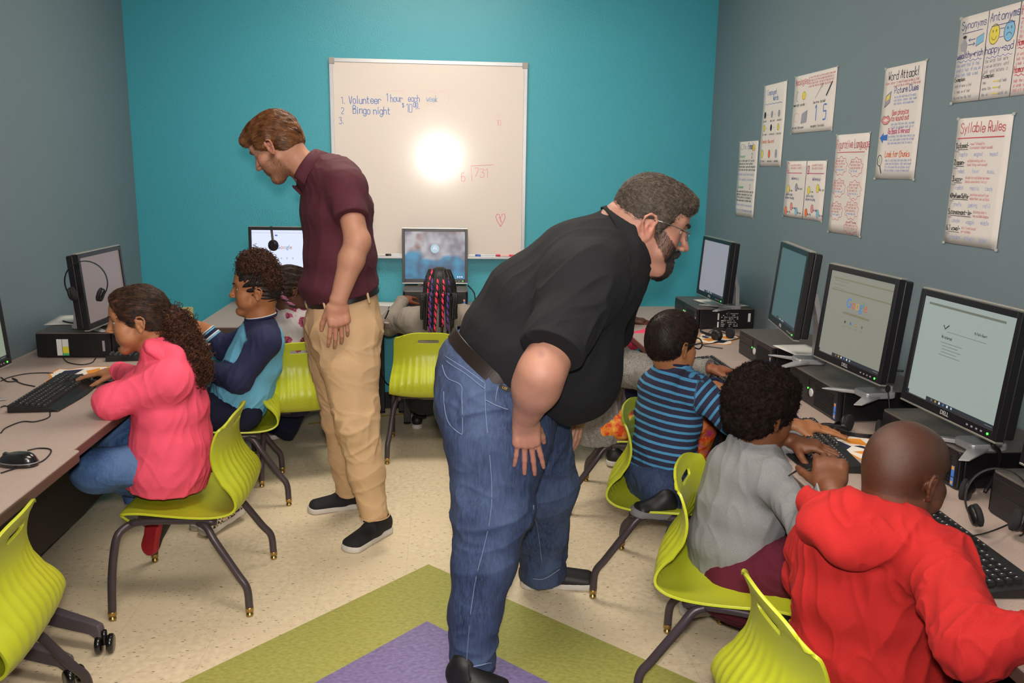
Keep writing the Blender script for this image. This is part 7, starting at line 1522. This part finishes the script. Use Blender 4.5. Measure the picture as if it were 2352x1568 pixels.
    for q in (-1, 1):
        mb.tube([hd.w(q*.083, -.01, .022), hd.w(q*.080, .04, .022), hd.w(q*.064, .100, .022)], .0032, 8); cc = hd.w(q*.034, .108, .014); rp = [cc+hd.s*(hd.B[0]*math.cos(t_)*.027+hd.B[2]*math.sin(t_)*.021-hd.B[1]*.006*abs(math.cos(t_))) for t_ in np.linspace(0, 6.283, 29)[:-1]]; mb.tube(rp, .0026, 7, closed=True); lm.add(rp, [tuple(range(28))])
    mb.tube([hd.w(-.009, .113, .018), hd.w(0, .116, .02), hd.w(.009, .113, .018)], .0024, 6); mb.build('frame', MATS['spectacle black'], G); lm.build('lenses', MATS['lens'], G); return r
def afro_boy():
    T = 2.30; hd = Head(J(1747, 955, T), (.93, .36, -.06), (.02, 0, 1), .93, kid=.9, nose=.85, nw=1.3, lip=1.35, ear=1.0); nb = J(1742, 1012, T); lat = V3(-.45, .89, 0)
    s1 = J(1772, 1098, T-.10); e1 = J(1862, 1212, 1.99); w1 = atZ(1910, 1116, DZ+.09); s2 = J(1745, 1050, T+.13); e2 = J(1800, 1050, T+.10); w2 = atZ(1822, 1012, DZ+.045)
    def hood(S): S.ecap(J(1692, 1010, T+.02), J(1722, 1050, T-.05), .028, .024, None, .03)
    r, tp, _ = kid('boy with short afro hair in grey hoodie and maroon trousers at the right desk', hd, nb, [(J(1722, 1090, T), .150, .100), (J(1700, 1165, T), .145, .105), (J(1683, 1245, T), .145, .112), (J(1680, 1318, T), .150, .118)],
        [(s1, e1, w1, dict(D=(.25, .75, .42), N=(-.3, -.35, .9), side=-1, curl=(.85, .95, 1.0, 1.0), spread=.05, size=1.0)), (s2, e2, w2, dict(D=(.82, -.56, -.10), N=(0, -.05, 1), side=1, curl=(.18, .2, .25, .3), spread=.1, thumb=(.8, .3), size=.92))], lat, '#6b4028', 'heather grey', lips='#5e342c', slk=.013, extra=hood, fold=.005, seed=71, h=.0036)
    hd.eyes(r, '#140c0a', (-.1, 0)); hd.brows(r, 'afro')
    pants(r, [(J(1682, 1320, T), J(1690, 1350, T), (.145, .115), (.14, .11))], [[(J(1705, 1345, T-.09), .105), (J(1880, 1290, T-.22), .085), (J(1890, 1310, T-.22), .075), (J(1850, 1480, T-.2), .05)], [(J(1700, 1320, T+.08), .10), (J(1850, 1235, T+.02), .08), (J(1860, 1260, T+.02), .07), (J(1700, 1400, T+.2), .05)]], 'maroon fleece', lat=lat)
    shoe(r, atZ(1640, 1400, .01), atZ(1572, 1408, .01), 'shoe black2', 'sole white', .042, .065)
    S = haircap(hd, t=1.0, h=.0042, adds=((0, -.012, .062, .105, .125, .110), (0, -.05, .0, .085, .08, .07), (0, .06, .095, .07, .055, .04)), face=(0, .135, .01, .083, .066, .075), low=(0, .07, -.08, .12, .09, .085), back=(0, -.05, -.10, .12, .09, .045))
    P, Q = S.big(); N = normals(P, Q); P = P+N*((vnoise(P*160, 3)-.5)*.009+(vnoise(P*60, 8)-.5)*.008)[:, None]; hr = skinmesh('hair', P, Q, 'afro', r); N = normals(P, Q)
    a, b = sample(P, N, hd.loc(P)[:, 2] > -.07, 9000, 4); curls('hair_curls', a-b*.002, b, 'afro', hr, .008, .0022, 1.6, .0006, 6, 8, .7); return r
def red_boy():
    T = 1.60; hd = Head(J(2073, 1096, T+.02), (.925, .34, -.17), (.12, .06, 1), .95, kid=.8, nose=.8, nw=1.3, lip=1.3, ear=.95); nb = J(2048, 1178, T); lat = V3(.80, -.60, 0)
    s1 = J(2150, 1290, T-.13); e1 = atZ(2236, 1480, .70); w1 = atZ(2400, 1448, .755); s2 = J(1885, 1262, T+.14); e2 = J(1862, 1330, T+.22); w2 = J(1960, 1300, T+.42)
    def hood(S):
        S.ecap(J(1872, 1150, T+.05), J(1960, 1165, T-.04), .026, .032, None, .03); S.ecap(J(1960, 1165, T-.04), J(2100, 1212, T-.08), .032, .030, None, .03); S.ecap(J(1875, 1160, T+.04), J(1880, 1205, T), .028, .034, None, .03)
        S.ecap(J(1890, 1205, T-.02), J(1948, 1262, T-.08), (.05, .04), (.04, .03), None, .03); S.ecap(J(1948, 1262, T-.08), J(2090, 1225, T-.08), .034, .036, None, .03); S.ell(J(1980, 1215, T-.06), (.09, .05, .045), lat_m, .04); S.ecap(J(1872, 1150, T+.05), J(1985, 1150, T+.1), .022, .02, None, .02); S.ell(J(1925, 1128, T+.04), (.060, .045, .030), lat_m, .008, 's'); S.ecap(J(1866, 1146, T+.03), J(1975, 1172, T-.07), .013, .013, None, .006); S.ecap(J(1975, 1172, T-.07), J(2112, 1222, T-.10), .013, .013, None, .006)
    lat_m = np.array([_n(lat), _n(np.cross(UPZ, lat)), UPZ])
    def shave(P, c, h_):
        L = h_.loc(P); m = ((np.abs(L).max(1) < .17) & (L[:, 2] > -.03+.0*L[:, 1]) & (L[:, 1] < .075) & ~((np.abs(L[:, 0]) > .071) & (L[:, 1] > -.03) & (L[:, 2] < .03))); f = (m*.45*(.5+vnoise(P*700, 3)))[:, None]; f = f*np.clip((.085-L[:, 1:2])/.02, 0, 1); return c*(1-f)+np.array(srgb('#2a1a14'))*f
    r, tp, _ = kid('boy with shaved head in bright red hoodie seen from behind at lower right', hd, nb, [(J(2015, 1285, T), .165, .095), (J(2000, 1380, T), .158, .105), (J(1992, 1500, T), .158, .115), (J(1992, 1640, T), .165, .125)],
        [(s1, e1, w1, dict(D=(.9, .4, 0), N=(0, 0, 1), side=1)), (s2, e2, w2, dict(D=(.6, .8, 0), N=(0, 0, 1), side=-1))], lat, '#5c3626', 'red fleece', lips='#4e2c26', skinm='skin dark shaved', slk=.019, extra=hood, fold=.0085, seed=81, disp=shave, h=.0032, toph=.0036, nr=(.05, .052))
    hd.eyes(r, '#140c0a')
    pants(r, [(J(1992, 1660, T), J(2000, 1700, T), (.15, .11), (.14, .11))], [[(J(2060, 1700, T-.1), .09), (J(2330, 1640, T-.0), .075), (J(2335, 1650, T), .07), (J(2330, 1850, T), .05)], [(J(1960, 1690, T+.1), .09), (J(2190, 1560, T+.2), .075), (J(2200, 1580, T+.2), .07), (J(2190, 1750, T+.2), .05)]], 'black fleece', h=.006)
    return r
FIGS = [man_maroon, man_black, pink_girl, raglan_girl, floral_child, braid_child, pink_sleeve_child, marl_child, striped_boy, afro_boy, red_boy]
PEOPLE = []
for fn in FIGS:
    o = fn(); PEOPLE.append(o)
def settle(o):
    ch = [c for c in bpy.data.objects if c.parent == o]; dg = bpy.context.evaluated_depsgraph_get(); xs = []
    for c in ch:
        if c.type == 'MESH' and len(c.data.vertices): a = np.empty(len(c.data.vertices)*3, np.float32); c.data.vertices.foreach_get('co', a); xs.append(a.reshape(-1, 3))
    a = np.concatenate(xs); L = Vector((float(a[:, 0].mean()), float(a[:, 1].mean()), max(float(a[:, 2].min()), 0))); o.location = L
    for c in ch: c.matrix_parent_inverse = Matrix.Translation(-L)
for o in list(bpy.data.objects):
    if o.parent is None and o.type == 'EMPTY' and o.name.split('.')[0] in ('person', 'eyeglasses'): settle(o)
# ------------------------------------------------------------------ camera, flash and light
cd = bpy.data.cameras.new('camera'); cam = bpy.data.objects.new('camera', cd); COL.objects.link(cam); SC.camera = cam
cd.sensor_width = 36; cd.sensor_fit = 'HORIZONTAL'; cd.lens = 36*F/2352; cd.clip_start = .05
R3 = Matrix([[WM[i][0], WM[i][1], -WM[i][2]] for i in range(3)])
cam.matrix_world = Matrix.Translation((0, 0, CAMH)) @ R3.to_4x4()
fl = bpy.data.lights.new('flash', 'SPOT'); fl.energy = 195; fl.spot_size = math.radians(98); fl.spot_blend = 1.0; fl.shadow_soft_size = .04; fl.color = (1.0, .93, .84)
fo = bpy.data.objects.new('camera_flash', fl); COL.objects.link(fo); fo.matrix_world = Matrix.Translation((0.0, 0, CAMH+.11)) @ R3.to_4x4()
w = bpy.data.worlds.new('world'); SC.world = w; w.use_nodes = True; w.node_tree.nodes['Background'].inputs[0].default_value = (.6, .7, .8, 1); w.node_tree.nodes['Background'].inputs[1].default_value = .05
vs = SC.view_settings; vs.view_transform = 'Standard'; vs.look = 'None'; vs.exposure = EX; vs.gamma = 1; vs.use_curve_mapping = False
SC.cycles.max_bounces = 6; SC.cycles.diffuse_bounces = 3; SC.cycles.glossy_bounces = 3; SC.cycles.sample_clamp_indirect = 3
SC.cycles.caustics_reflective = False; SC.cycles.caustics_refractive = False
SC.cycles.use_denoising = True; SC.cycles.use_adaptive_sampling = True; SC.cycles.adaptive_threshold = .02
